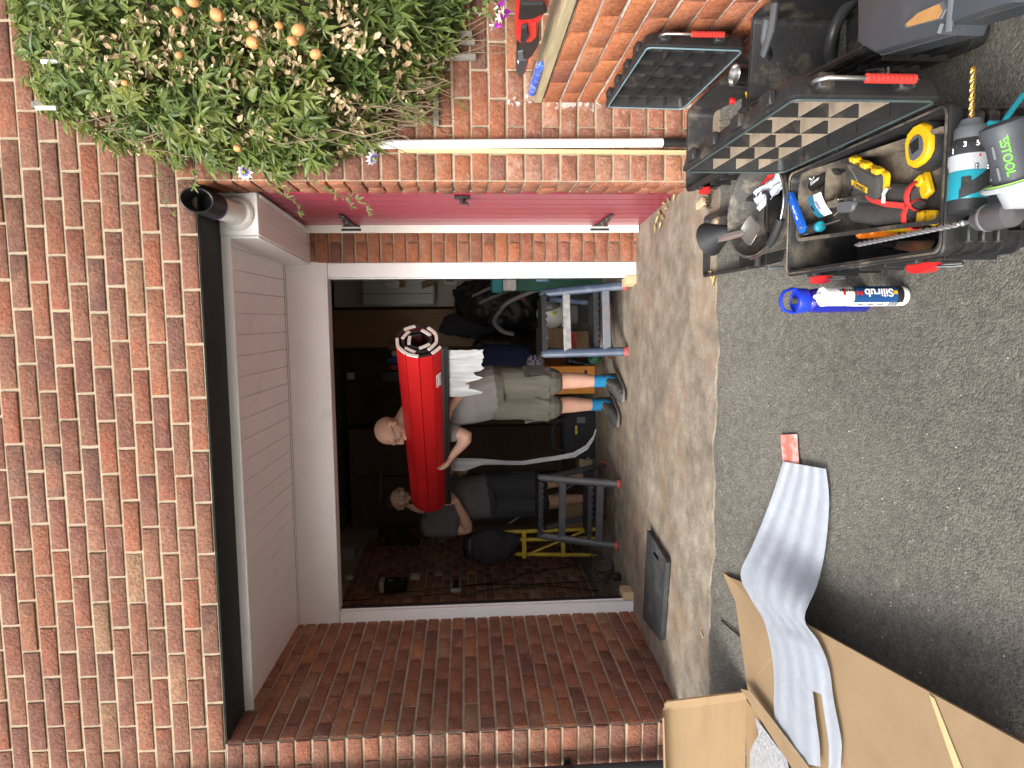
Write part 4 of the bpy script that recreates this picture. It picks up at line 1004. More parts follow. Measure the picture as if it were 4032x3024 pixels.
for i, (pa, pb) in enumerate((((1556, 262), (1580, 258)), ((1556, 278), (1585, 276)))):
    a, b = atZ(*pa, .05 + .01 * i), atZ(*pb, .05 + .01 * i); mb = MB(); mb.tube([a, b + (b - a) * .4], .0035, 8); mb.ell(a, (.005, .005, .005), 8, 6)
    single('bolt', mb, M_CHROME, ('upper' if i == 0 else 'lower') + ' of two thin steel bolts at the far end of the clean chest', 'bolt')
a, b = atZ(1612, 200, .12), atZ(1622, 232, .12); mb = MB(); mb.tube([a, b], .004, 8); mb.tube([b, b + (b - a) * .4], [.004, .0005], 8); single('pencil', mb, M_YELLOW, 'stub of a yellow pencil beside the steel cup', 'pencil')

# ---- bucket with trowel, paper and rags
BKX, BKY, BKZ = .335, -.80, .075
w = thing('bucket', 'dusty black rubber bucket with a wire handle, behind the dusty chest', 'bucket', (BKX, BKY, gz(BKY)))
hB = BKZ - gz(BKY)
def el(rx, ry, z, n=36): return [Vector((rx * cos(2 * pi * i / n), ry * sin(2 * pi * i / n), z)) for i in range(n)]
M_BUCKET = mat('bucket_rubber', (.07, .066, .06), .7, .3, 18, .4, 90, dirt=(.3, .26, .2), dirt_scale=11, dirt_amt=.5)
mb = MB(); mb.loft([el(.105, .13, 0), el(.145, .2, hB - .014), el(.15, .207, hB - .012), el(.151, .209, hB), el(.143, .2, hB + .001), el(.14, .195, hB - .012), el(.1, .125, .006)]); obj('tub', mb, M_BUCKET, w, 50)
mb = MB(); pts = []
for i in range(25):
    t = pi * i / 24; pts.append((-.155 * cos(t) + 0, -.213 * sin(t) * 1.0, hB + .004 - .0 * sin(t)))
mb.tube(pts, .0028, 8); hb = obj('wire_handle', mb, M_CHROME, w)
mb = MB(); mb.tube([Vector(p) + Vector((0, 0, .0)) for p in pts[5:10]], .0115, 12); obj('hand_grip', mb, M_RUBBER, hb)
mb = MB(); mb.lathe([(0, -.02), (.012, -.02), (.012, .012), (0, .012)], 12, T(-.156, 0, hB - .02) @ RY(pi / 2)); obj('handle_lug', mb, M_RUBBER, w); mb = MB(); mb.lathe([(0, -.012), (.012, -.012), (.012, .02), (0, .02)], 12, T(.156, 0, hB - .02) @ RY(pi / 2)); obj('handle_lug', mb, M_RUBBER, w)
# trowel / metal scoop resting on the rim
a, b = atZ(1553, 517, BKZ + .012), atZ(1648, 492, BKZ - .03)
w = thing('scoop', 'silver handled metal scoop resting on the rim of the bucket', 'scoop', frame(a, b - a, (0, 0, 1)))
LN = (b - a).length
mb = MB(); mb.sheet([[(x, -.010 - .002 * sin(x * 20), .004), (x, 0, -.001), (x, .010 + .002 * sin(x * 20), .004)] for x in [LN * .62 * i / 8 for i in range(9)]], .0025); obj('handle', mb, M_SILVER, w)
mb = MB(); mb.sheet([[(LN * .6 + .075 * i / 8, (-.012 - .035 * sin(min(1, i / 5) * pi / 2) + (.03 * max(0, i - 5) / 3)) * (1 - 2 * j / 4), .012 * (abs(j - 2) / 2) ** 2 - .004 * i / 3) for j in range(5)] for i in range(9)], .002); obj('blade', mb, mat('dull_steel', (.3, .29, .27), .5, .2, 20, metal=.8), w)
# crumpled paper and a red-green packet in the bucket
rp_ = random.Random(3)
def crumple(name, c, wx, wy, amp, m_, label, cat, n=9, rot=0.0, tiltx=0.0):
    g = []
    for i in range(n):
        g.append([(c[0] + 0, c[1], c[2]) for j in range(n)])
    Mx = T(*c) @ RZ(rot) @ RX(tiltx)
    g = [[Mx @ Vector((wx * (i / (n - 1) - .5), wy * (j / (n - 1) - .5), amp * (sin(i * 1.9 + j * .7) * .6 + sin(j * 2.3 - i) * .4) + rp_.uniform(-.3, .3) * amp)) for j in range(n)] for i in range(n)]
    mb = MB(); mb.sheet(g, .0015); return single(name, mb, m_, label, cat, smooth=30)
p = atZ(1655, 425, BKZ - .05)
crumple('paper_sheet', (p.x + .02, p.y + .0, BKZ - .06), .07, .12, .009, mat('bluish_paper', (.45, .5, .57), .6, .06, 14), 'crumpled pale blue paper lying in the bucket', 'paper', rot=.5, tiltx=.35)
p = atZ(1662, 375, BKZ - .08)
crumple('crisp_packet', (p.x + .02, p.y, BKZ - .08), .13, .12, .014, mat('red_foil', (.55, .03, .025), .3, .2, 12, col2=(.08, .36, .12), mix_scale=14), 'crumpled red and green packet under the paper in the bucket', 'packet', rot=.2)
# low black tray with a funnel
TX0, TX1, TY0, TY1, TZR = .16, .395, -.80, -.235, .03
w = thing('drip_tray', 'low black plastic tray on the concrete edge beside the bucket', 'tray', ((TX0 + TX1) / 2, (TY0 + TY1) / 2, gz(-.5) + .004))
hh = TZR - gz(-.5) - .004; WW, LL = TX1 - TX0, TY1 - TY0
mb = MB(); mb.loft([rr(WW - .03, LL - .03, .02, 0), rr(WW - .004, LL - .004, .02, hh - .006), rr(WW + .004, LL + .004, .02, hh - .004), rr(WW + .004, LL + .004, .02, hh), rr(WW - .014, LL - .014, .018, hh), rr(WW - .034, LL - .034, .018, .006)]); obj('tray_body', mb, M_CHEST, w, 50)
mb = MB(); mb.box((-WW / 2 - .006, -LL / 2 + .02, hh * .4), (.012, .03, hh * .8), .003); obj('clip', mb, M_GREYP, w)
a = atZ(1560, 520, TZR)
w = thing('funnel', 'black rubber cone lying inside the low tray', 'funnel', T(a.x + .02, a.y - .02, gz(-.4) + .03))
mb = MB(); mb.lathe([(.008, -.09), (.01, -.05), (.02, -.04), (.062, .05), (.064, .052), (.06, .05), (.018, -.036), (.007, -.05)], 24, T(0, 0, .035) @ Euler((radians(-62), radians(-30), 0)).to_matrix().to_4x4(), caps=False); obj('cone', mb, M_RUBBER, w)
a = atZ(1548, 478, .0); mb = MB(); mb.ell((a.x, a.y, .0), (.014, .02, .008), 10, 7); single('stone', mb, M_WOODB, 'small rounded tan pebble in the far corner of the low tray', 'pebble')
a = atG(1527, 522); mb = MB(); mb.lathe([(.004, 0), (.0105, 0), (.0105, .012), (.004, .012)], 14, T(a.x + .035, a.y - .05, gz(a.y) + .02) @ RX(1.2)); single('brass_ring', mb, M_GOLD, 'little brass fitting under the rubber cone in the low tray', 'fitting')
# brush handle by the clean chest
a, b = atG(1520, 440), atG(1565, 432)
w = thing('paint_brush', 'wooden ended brush with dark bristles on the concrete by the clean chest', 'brush', T(a.x, a.y, gz(a.y) + .006))
mb = MB(); mb.M = RZ(radians(-80)); mb.loft([rr(.09, .026, .012, 0), rr(.092, .028, .013, .008), rr(.09, .026, .012, .012)]); obj('handle', mb, M_WOODB, w)
mb = MB(); mb.M = T(-.0, -.0, .0)
for i in range(60):
    x = random.uniform(-.035, .035); y = random.uniform(-.1, -.05); mb.tube([(x, y, .0), (x + random.uniform(-.012, .012), y - random.uniform(.02, .05), random.uniform(.004, .03))], .0012, 3)
stuff(obj('bristles', mb, mat('bristle', (.09, .065, .04), .9, .3), w))
# ================================================================== PEOPLE
def skin_mat(name, col, red):
    mt = mat(name, col, .55, .1, 18, .25, 120, dirt=red, dirt_scale=9, dirt_amt=.3)
    b = mt.node_tree.nodes['Principled BSDF']
    b.inputs['Subsurface Weight'].default_value = .08; b.inputs['Subsurface Radius'].default_value = (.012, .004, .002)
    return mt
M_SKIN = skin_mat('skin', (.56, .33, .24), (.5, .24, .18))
M_SKIN2 = skin_mat('tanned_skin', (.5, .3, .21), (.42, .22, .16))
M_SHIRT = mat('grey_cotton', (.2, .185, .18), .9, .1, 20, .5, 240, stretch=(1, 1, .6))
M_SHORT = mat('khaki_canvas', (.105, .097, .078), .9, .16, 9, .6, 160, stretch=(1, 1, .5), dirt=(.1, .085, .065), dirt_scale=5, dirt_amt=.3)
M_SHORT2 = mat('black_canvas', (.025, .025, .028), .9, .15, 10, .5, 160)
M_SOCK = mat('blue_sock', (.01, .2, .42), .9, .1, 30, .5, 200)
M_SHOE = mat('dark_trainer', (.05, .048, .045), .75, .3, 30, .4, 90, dirt=(.15, .14, .12), dirt_scale=12, dirt_amt=.35)
M_SOLE = mat('grey_sole', (.2, .2, .19), .7, .15, 20)
M_EYE = mat('eye', (.75, .72, .68), .2, .03, 10)
M_IRIS = mat('iris', (.04, .05, .06), .15, .03, 10)
M_BEARD = mat('grey_stubble', (.3, .27, .25), .9, .3, 120, .6, 300)
M_DKHAIR = mat('dark_hair', (.03, .022, .018), .7, .3, 60, .5, 200)
M_LENS = mat('spectacle_frame', (.02, .018, .018), .3, .05, 10)

def remeshed(name, mb, m_, parent, voxel, smooth_it=3, world=True):
    if world: inv = WM[parent.name].inverted(); mb.v = [inv @ p for p in mb.v]
    me = mesh_of('tmp', mb, m_, None)
    o = bpy.data.objects.new('tmp', me); COL.objects.link(o)
    rm = o.modifiers.new('r', 'REMESH'); rm.mode = 'VOXEL'; rm.voxel_size = voxel; rm.use_smooth_shade = True
    sm = o.modifiers.new('s', 'SMOOTH'); sm.iterations = smooth_it; sm.factor = .5
    dg = bpy.context.evaluated_depsgraph_get()
    me2 = bpy.data.meshes.new_from_object(o.evaluated_get(dg)); me2.name = name
    bpy.data.objects.remove(o); bpy.data.meshes.remove(me)
    me2.materials.clear(); me2.materials.append(m_); me2.polygons.foreach_set('use_smooth', [True] * len(me2.polygons))
    ob = bpy.data.objects.new(name, me2); COL.objects.link(ob); ob.parent = parent; WM[ob.name] = WM[parent.name]
    return ob
def ering(c, a, b, ra, rb, n=18, p=2.3):
    out = []
    for i in range(n):
        t = 2 * pi * i / n; ct, st = cos(t), sin(t)
        out.append(c + a * (ra * math.copysign(abs(ct) ** (2 / p), ct)) + b * (rb * math.copysign(abs(st) ** (2 / p), st)))
    return out
def limb(mb, pts, rads, n=14, per=5):
    """smooth tube through joints with tapering radii"""
    P = [Vector(p) for p in pts]; path = []; rs = []
    for i in range(len(P) - 1):
        p0 = P[max(i - 1, 0)]; p1 = P[i]; p2 = P[i + 1]; p3 = P[min(i + 2, len(P) - 1)]
        for k in range(per):
            t = k / per
            q = p1 * (1 - t) + p2 * t      # straight bones, slight rounding at joints
            c = 0.5 * ((2 * p1) + (p2 - p0) * t + (2 * p0 - 5 * p1 + 4 * p2 - p3) * t * t + (3 * p1 - p0 - 3 * p2 + p3) * t ** 3)
            path.append(q.lerp(c, .45)); rs.append(rads[i] + (rads[i + 1] - rads[i]) * (t * t * (3 - 2 * t)))
    path.append(P[-1]); rs.append(rads[-1])
    mb.tube(path, rs, n)
    mb.ell(P[0], (rads[0],) * 3, 10, 7); mb.ell(P[-1], (rads[-1],) * 3, 10, 7)
def hand(mb, w, d, nrm, side, curl, thumb_out=1.0, s_=1.0):
    """wrist w, pointing along d, palm normal nrm (towards what is held), side = direction of the thumb"""
    d = d.normalized(); nrm = (nrm - d * nrm.dot(d)).normalized(); sd = (side - d * side.dot(d) - nrm * side.dot(nrm)).normalized()
    L = .085 * s_
    mb.loft([ering(w, sd, nrm, .027, .02, 12), ering(w + d * L * .35, sd, nrm, .036, .019, 12), ering(w + d * L * .75, sd, nrm, .041, .016, 12), ering(w + d * L, sd, nrm, .04, .013, 12)])
    for i, (off, ln) in enumerate(((.03, .068), (.0105, .078), (-.0105, .073), (-.03, .056))):
        p = w + d * L * .9 + sd * off; dirn = d.copy(); pts = [w + d * L * .5 + sd * off * .8, p]; r = .0088
        for k, f in enumerate((.45, .32, .28)):
            a = curl * (.55 + .55 * k) + .08 * i
            dk = d * cos(a) + nrm * sin(a); p = p + dk * ln * f; pts.append(p)
        mb.tube(pts, [r * 1.05, r * 1.05, r, r * .92, r * .75], 8)
        mb.ell(pts[-1], (r * .78,) * 3, 8, 6)
    t0 = w + d * L * .22 + sd * .026
    td = (d * .6 + sd * .75 * thumb_out + nrm * .35).normalized(); p1 = t0 + td * .034; p2 = p1 + (td * .8 + d * .35 + nrm * curl * .3).normalized() * .03; p3 = p2 + (td * .5 + d * .6 + nrm * curl * .5).normalized() * .024
    mb.tube([w + d * L * .12 + sd * .008, t0, p1, p2, p3], [.014, .0145, .0115, .0102, .0075], 8); mb.ell(p3, (.0078,) * 3, 8, 6)
def person(label, J, skin, shirt_m, short_m, group=None, bald=True):
    base = (J['hipL'] + J['hipR']) / 2; base = Vector((base.x, base.y, -.063))
    t = thing('person', label, 'person', T(*base))
    f = J['face'].normalized(); up = J['chest'] - J['pelvis']; up.normalize()
    fb = J['front'].normalized(); fb = (fb - up * fb.dot(up)).normalized(); rt = fb.cross(up).normalized()
    def torso(mb, g, lo=-1, hi=1):
        pe, ch = J['pelvis'], J['chest']; L = (ch - pe).length
        wk = J.get('wide', 1.0)
        sec = [(-.16, .15, .105), (-.05, .172, .118), (.1, .168, .125), (.3, .162, .128), (.55, .172, .125), (.8, .19, .118), (1.0, .19, .105), (1.13, .135, .085), (1.2, .07, .065)]
        mb.loft([ering(pe + up * (L * k) + fb * (.018 if .1 < k < .7 else 0), rt, fb, a * wk + g, b * (wk if .05 < k < .9 else 1) + g) for k, a, b in sec if lo <= k <= hi])
    mb = MB(); torso(mb, 0)
    hc = J['head']; hu = J.get('headup', Vector((0, 0, 1))).normalized(); hf = (f - hu * f.dot(hu)).normalized(); hr = hf.cross(hu).normalized()
    MH = Matrix(((hr.x, hf.x, hu.x, hc.x), (hr.y, hf.y, hu.y, hc.y), (hr.z, hf.z, hu.z, hc.z), (0, 0, 0, 1)))
    limb(mb, [J['chest'] + up * .0, J['chest'] + up * .1, hc - hu * .05 - hf * .015], [.07, .06, .056])
    hb = MB(); hb.M = MH
    hb.ell((0, -.012, .03), (.077, .098, .088), 18, 12); hb.ell((0, .012, -.012), (.068, .08, .085), 16, 10); hb.ell((0, .035, -.068), (.048, .05, .045), 14, 9)
    hb.ell((0, .068, -.088), (.026, .022, .02), 10, 7); hb.ell((0, .08, .022), (.05, .018, .016), 12, 7); hb.ell((-.042, .062, -.02), (.022, .026, .02), 10, 7); hb.ell((.042, .062, -.02), (.022, .026, .02), 10, 7)
    hb.tube([(0, .088, .016), (0, .104, -.012), (0, .112, -.03), (0, .09, -.036)], [.009, .011, .014, .011], 8); hb.ell((-.011, .096, -.032), (.009, .012, .008), 8, 6); hb.ell((.011, .096, -.032), (.009, .012, .008), 8, 6)
    hb.ell((0, .09, -.058), (.022, .009, .006), 10, 6); hb.ell((0, .087, -.07), (.02, .009, .007), 10, 6)
    for s_ in (-1, 1):
        hb.ell((s_ * .078, -.012, -.012), (.009, .02, .032), 10, 8); hb.ell((s_ * .085, -.02, .004), (.007, .016, .018), 8, 6)
    mb.v += hb.v; mb.f += [tuple(i + len(mb.v) - len(hb.v) for i in q) for q in hb.f]; mb.mi += hb.mi
    for s_ in 'LR':
        limb(mb, [J['chest'] + rt * ((-.1) if s_ == 'L' else .1) + up * .02, J['sh' + s_], J['el' + s_], J['wr' + s_]], [.06, .056, .043, .0275], per=7)
        mid = J['el' + s_].lerp(J['wr' + s_], .28); mb.ell(mid, (.041, .041, .041), 10, 8)
        hand(mb, J['wr' + s_], J['hd' + s_], J['hn' + s_], J['hs' + s_], J.get('curl' + s_, .7))
        hip, kn, an, to = J['hip' + s_], J['kn' + s_], J['an' + s_], J['to' + s_]
        limb(mb, [hip, kn, kn.lerp(an, .3) - fb * .012, an], [.088, .056, .057, .036], per=6)
        fd_ = (to - an); fd_.z = 0; fd_.normalize()
        limb(mb, [an - Vector((0, 0, .03)) - fd_ * .03, an - Vector((0, 0, .055)) + fd_ * .06, Vector((to.x, to.y, -.025)) - fd_ * .1], [.032, .032, .02])
    body = remeshed('body', mb, skin, t, .0062, 3)
    inv = WM[t.name].inverted()
    # eyes
    for s_ in (-1, 1):
        e = MB(); e.M = inv @ MH; e.ell((s_ * .031, .076, .0), (.0125, .011, .011), 12, 8); eo = obj('eye', e, M_EYE, t)
        e = MB(); e.M = inv @ MH; e.ell((s_ * .031, .0845, -.001), (.0055, .004, .0055), 10, 6); obj('iris', e, M_IRIS, eo)
    # shirt
    mb = MB(); torso(mb, .014, -.06, 1.14)
    for s_ in 'LR':
        se = J['sh' + s_].lerp(J['el' + s_], .62)
        limb(mb, [J['chest'] + rt * ((-.1) if s_ == 'L' else .1) + up * .02, J['sh' + s_] + up * .004, se], [.075, .075, .07], per=5)
    for i in range(14):       # folds hanging round the waist
        a = 2 * pi * i / 14; c = J['pelvis'] + rt * (.165 * cos(a)) + fb * (.118 * sin(a))
        mb.tube([c - up * .03, c + up * .08 + rt * .012 * sin(i * 2.1), c + up * (.16 + .05 * sin(i * 1.7))], [.017, .014, .005], 7)
    sh = remeshed('shirt', mb, shirt_m, t, .008, 3)
    # shorts
    mb = MB(); pe = J['pelvis']; torso(mb, .012, -.2, .12)
    for s_ in 'LR':
        hip, kn = J['hip' + s_], J['kn' + s_]; he = hip.lerp(kn, .98)
        limb(mb, [hip + up * .02, hip.lerp(kn, .5), he], [.108, .1, .094], per=6)
        for i in range(7):
            a = 2 * pi * i / 7 + 1; ax_ = (kn - hip).normalized(); u_ = ax_.orthogonal().normalized(); v_ = ax_.cross(u_)
            c0 = hip.lerp(kn, .35); mb.tube([c0 + (u_ * cos(a) + v_ * sin(a)) * .095, he + (u_ * cos(a + .5) + v_ * sin(a + .5)) * .088], [.008, .02], 6)
    so = remeshed('shorts', mb, short_m, t, .008, 2)
    for s_ in 'LR':
        hip, kn, an, to = J['hip' + s_], J['kn' + s_], J['an' + s_], J['to' + s_]
        fd_ = (to - an); fd_.z = 0; fd_.normalize(); sd_ = fd_.cross(Vector((0, 0, 1)))
        # cargo pocket on the outside of the thigh
        o_ = rt * (-1 if s_ == 'L' else 1); c = hip.lerp(kn, .68) + o_ * .088
        mb = MB(); mb.box((0, 0, 0), (.13, .012, .14), .005, M=frame(c, fb, (kn - hip) * -1)); mb.box((0, .004 if s_ == 'L' else -.004, .058), (.136, .014, .035), .004, M=frame(c, fb, (kn - hip) * -1)); mb.v = [inv @ p for p in mb.v]; obj('pocket', mb, short_m, so)
        # sock
        if J.get('socks', True):
            mb = MB(); mb.tube([an + (kn - an).normalized() * .085, an + (kn - an).normalized() * .04, an - Vector((0, 0, .02)), an - Vector((0, 0, .05)) + fd_ * .03], [.0425, .0415, .043, .045], 16); mb.v = [inv @ p for p in mb.v]; obj('sock', mb, M_SOCK, t)
        # shoe: lofted last along the foot
        h0 = Vector((an.x, an.y, -.063)) - fd_ * .055; Lf = .285
        def sec(k, wd, ht, lift=0.0): 
            c = h0 + fd_ * (Lf * k) + Vector((0, 0, lift + ht / 2)); return ering(c, sd_, Vector((0, 0, 1)), wd, ht / 2, 16, 2.8)
        mb = MB(); mb.loft([sec(0, .022, .05, .012), sec(.03, .034, .085, .006), sec(.14, .04, .1, .004), sec(.3, .041, .108, .004), sec(.45, .043, .088, .004), sec(.62, .049, .07, .004), sec(.8, .05, .058, .006), sec(.93, .038, .045, .012), sec(1.0, .014, .025, .02)])
        mb.tube([h0 + fd_ * (Lf * .13) + Vector((0, 0, .09)), h0 + fd_ * (Lf * .17) + Vector((0, 0, .125))], [.046, .045], 14)
        mb.v = [inv @ p for p in mb.v]; sho = obj('shoe', mb, M_SHOE, t, 60)
        mb = MB(); mb.loft([sec(-.01, .02, .02, 0), sec(.04, .038, .028, 0), sec(.3, .042, .026, 0), sec(.6, .051, .026, 0), sec(.82, .052, .026, .002), sec(.95, .038, .026, .008), sec(1.02, .014, .02, .016)]); mb.v = [inv @ p for p in mb.v]; obj('sole', mb, M_SOLE, sho)
        mb = MB()
        for k in range(5):
            c = h0 + fd_ * (Lf * (.34 + .085 * k)) + Vector((0, 0, .1 - .012 * k)); mb.tube([c - sd_ * .024 + fd_ * .008, c + Vector((0, 0, .004)), c + sd_ * .024 - fd_ * .008], .0028, 6)
        mb.v = [inv @ p for p in mb.v]; obj('laces', mb, M_SOLE, sho)
    return t, MH, inv

V = Vector
# roller curtain axis, needed for the hands
RA = V((-.116, 1.0, 1.252)); RB = V((-1.33, 2.13, 1.283)); RAX = (RB - RA).normalized(); RR = .142

J1 = dict(wide=1.1, front=V((-.55, -.83, 0)), face=V((-.78, -.5, -.38)), headup=V((-.3, -.25, .95)),
          pelvis=V((-.50, 1.70, .80)), chest=V((-.545, 1.70, 1.235)), head=V((-.728, 1.56, 1.475)),
          shR=V((-.72, 1.70, 1.235)), elR=V((-.785, 1.60, .985)), wrR=V((-.925, 1.66, 1.085)), hdR=V((-.6, .2, .35)), hnR=V((-.2, .1, 1)), hsR=V((.2, -1, .2)), curlR=.8,
          shL=V((-.365, 1.62, 1.235)), elL=V((-.40, 1.55, .985)), wrL=V((-.57, 1.50, 1.085)), hdL=V((-.8, -.3, .2)), hnL=V((0, -.1, 1)), hsL=V((-.2, 1, .2)), curlL=.8,
          hipR=V((-.585, 1.72, .76)), knR=V((-.60, 1.66, .405)), anR=V((-.605, 1.745, .035)), toR=V((-.725, 1.53, -.06)),
          hipL=V((-.42, 1.68, .76)), knL=V((-.425, 1.60, .405)), anL=V((-.425, 1.60, .035)), toL=V((-.54, 1.375, -.06)))
# facing the viewer the person's right is on our left
P1, MH1, inv1 = person('bald man in grey T-shirt, khaki shorts and blue socks holding the red roll', J1, M_SKIN, M_SHIRT, M_SHORT)
mb = MB(); mb.M = inv1 @ MH1
for s_ in (-1, 1):
    mb.tube([(s_ * .031 + .02 * cos(a), .094, .0 + .014 * sin(a)) for a in [2 * pi * i / 14 for i in range(15)]], .0018, 6, caps=False)
    mb.tube([(s_ * .051, .092, .004), (s_ * .07, .07, .006), (s_ * .083, -.01, .006), (s_ * .084, -.03, -.006)], .0022, 6)
mb.tube([(-.011, .096, .004), (0, .1, .006), (.011, .096, .004)], .0018, 6); obj('glasses', mb, M_LENS, P1)
mb = MB(); mb.M = MH1; mb.ell((0, .042, -.083), (.047, .047, .034), 16, 10); mb.ell((0, .064, -.1), (.026, .024, .022), 12, 8); remeshed('beard', mb, M_BEARD, P1, .006, 2)
# tattoo on the calf
mb = MB(); c = J1['knL'].lerp(J1['anL'], .38) - V((-.55, -.83, 0)).normalized() * .012
J2 = dict(front=V((.35, -.93, 0)), face=V((.3, -.9, -.25)), headup=V((.05, -.12, 1)),
          pelvis=V((-1.42, 2.43, .84)), chest=V((-1.475, 2.42, 1.27)), head=V((-1.405, 2.36, 1.525)),
          shR=V((-1.655, 2.37, 1.29)), elR=V((-1.64, 2.28, .99)), wrR=V((-1.385, 2.17, 1.075)), hdR=V((.55, -.25, .55)), hnR=V((-.3, .5, .8)), hsR=V((-.6, -.5, .6)), curlR=.75,
          shL=V((-1.30, 2.46, 1.29)), elL=V((-1.22, 2.5, 1.02)), wrL=V((-1.17, 2.32, 1.1)), hdL=V((.1, -.8, .4)), hnL=V((.1, -.3, 1)), hsL=V((-1, 0, 0)), curlL=.9,
          hipR=V((-1.51, 2.42, .79)), knR=V((-1.47, 2.36, .41)), anR=V((-1.46, 2.42, .035)), toR=V((-1.50, 2.18, -.06)),
          hipL=V((-1.345, 2.45, .79)), knL=V((-1.32, 2.4, .42)), anL=V((-1.29, 2.47, .035)), toL=V((-1.2, 2.24, -.06)), socks=False)
P2, MH2, inv2 = person('man in dark T-shirt and black shorts gripping the shaded end of the red roll', J2, M_SKIN2, mat('dark_grey_cotton', (.09, .08, .082), .9, .1, 20, .5, 240), M_SHORT2)
mb = MB(); mb.M = MH2; mb.ell((0, .04, -.083), (.049, .05, .036), 16, 10); mb.ell((0, .066, -.098), (.028, .026, .026), 12, 8); remeshed('beard', mb, M_DKHAIR, P2, .006, 2)
mb = MB(); mb.M = MH2; mb.ell((0, -.02, .045), (.08, .1, .082), 18, 12); remeshed('hair', mb, M_DKHAIR, P2, .007, 2)
# ================================================================== RED ROLLER CURTAIN
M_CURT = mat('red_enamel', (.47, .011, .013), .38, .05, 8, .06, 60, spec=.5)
M_CURT_SHADE = mat('red_enamel_shaded', (.05, .008, .009), .5, .1, 8)
M_FOAMEDGE = mat('white_end_cap', (.85, .83, .76), .5, .05, 20)
w = thing('roller_curtain', 'rolled up bright red slatted garage door curtain carried by two men', 'roller curtain', frame(RA, RAX, (0, 0, 1)))
LR = (RB - RA).length
# the coil: slats laid along a spiral; local x along the axis. z up, y to the back
slat = .08; th = .019
def spiral(n):
    out = []; a = radians(200); r = RR
    # start with the loose outer leaf that hangs straight down to the bottom bar
    return out
pts = []
# path in the (y,z) plane seen from the right hand end: the outer edge starts under the coil, runs up the front and over
def pol(a, r): return Vector((0, -r * cos(a), r * sin(a)))
a = radians(246); r = RR * 1.06; path = [pol(a, r)]
while r > .066:
    da = 2 * math.asin(min(.95, slat / (2 * r))); a -= da
    r -= (.05 if len(path) < 4 else .031) * da / (2 * pi); path.append(pol(a, r))
full = path
for i in range(len(full) - 1):
    A, B = full[i], full[i + 1]; d = (B - A); L = d.length; d.normalize(); nrm = Vector((0, -d.z, d.y))
    if nrm.dot((A + B) / 2) < 0: nrm = -nrm
    mid = (A + B) / 2
    # curved slat profile
    prof = []
    bow = .0028 if i > 0 else .002
    outer = [A + d * (L * k) + nrm * (bow * (1 - (2 * k - 1) ** 2)) for k in (.035, .08, .3, .5, .7, .92, .965)]
    inner = [q - nrm * th for q in outer[::-1]]
    ring = outer + inner
    x0 = .0 + random.uniform(-.003, .003)
    mb = MB(); mb.loft([[V((x0, q.y, q.z)) for q in ring], [V((LR, q.y, q.z)) for q in ring]], caps=False)
    sl = obj('slat', mb, M_CURT if i < 9 else M_CURT_SHADE, w, 35)  # inner turns: same red slats, the shade inside the coil put into the colour
    if i % 2 == 0 or i in (3, 9):
        cap = [q + (mid - q) * .06 for q in ring]
        mb = MB(); mb.loft([[V((x0 - .008, q.y, q.z)) for q in cap], [V((x0 + .001, q.y, q.z)) for q in cap]]); obj('end_cap', mb, M_FOAMEDGE, sl)
    else:
        cap = [q + (mid - q) * .1 for q in ring]
        mb = MB(); mb.loft([[V((x0 - .004, q.y, q.z)) for q in cap], [V((x0 + .001, q.y, q.z)) for q in cap]]); obj('end_cap', mb, M_RUBBER, sl)
# black rubber bottom bar along the lower edge
e = full[0]
mb = MB()
mb.loft([[V((x, e.y + dy, e.z + dz)) for dy, dz in ((-.012, .006), (.012, .006), (.014, -.012), (.009, -.034), (-.009, -.034), (-.014, -.012))] for x in (-.004, LR)])
bb = obj('bottom_bar', mb, M_RUBBER, w)
mb = MB()
for k in range(2): mb.tube([(0, e.y + .0145, e.z - .012 - .014 * k), (LR, e.y + .0145, e.z - .012 - .014 * k)], .0035, 6)
obj('seal_rib', mb, M_BLACK, bb)
# maker's label on the front leaf
A, B = full[0], full[1]; d = (B - A).normalized(); nrm = Vector((0, -d.z, d.y)); nrm = nrm if nrm.y > 0 else -nrm
pc = A + d * .042 + nrm * .0052
xa = V((-1, 0, 0)); ya = nrm.cross(xa)
ML = Matrix(((xa.x, ya.x, nrm.x, .235), (xa.y, ya.y, nrm.y, pc.y), (xa.z, ya.z, nrm.z, pc.z), (0, 0, 0, 1)))
mb = MB(); mb.M = ML; mb.box((0, 0, 0), (.105, .036, .0016)); lb = obj('label', mb, M_PAPERW, w)
mb = MB(); mb.M = ML; mb.box((0, 0, .001), (.094, .026, .001)); lb2 = obj('label_panel', mb, mat('label_blue', (.06, .065, .11), .5, .05), lb)
text('HÖRMANN', .0225, ML @ T(0, -.001, .002), M_PAPERW, lb, sx=.82, bold=.0005)
# torn white packing foam hanging from the right end of the bar, a see-through strip from the left end
M_FOAM = mat('packing_foam', (.36, .37, .38), .7, .3, 40, .9, 90, stretch=(1, 1, .12))
wm = WM[w.name]
rf = random.Random(8)
g = []
cols = 22
top0 = wm @ V((.03, e.y - .012, e.z - .03)); top1 = wm @ V((.44, e.y - .012, e.z - .03))
lens_ = [.205, .2, .205, .21, .2, .205, .195, .2, .215, .19, .15, .165, .21, .185, .12, .10, .13, .12, .165, .21, .205, .10]
mb = MB(); rows = 9
G = [[None] * (rows) for _ in range(cols)]
for i in range(cols):
    a_ = top0.lerp(top1, i / (cols - 1))
    for j in range(rows):
        k = j / (rows - 1); G[i][j] = a_ + V((0, -.006 + .012 * sin(i * 1.3) * k, -lens_[i] * k)) + V((rf.uniform(-.004, .004) * k, 0, 0))
mb.sheet(G, .002)
single('foam_strip', mb, M_FOAM, 'torn white foam packing hanging under the right end of the red roll', 'packing foam', smooth=60)
mt = mat('clear_film', (.42, .43, .44), .4, .1, 14, .3, 60, stretch=(1, 1, .2), alpha=.6)
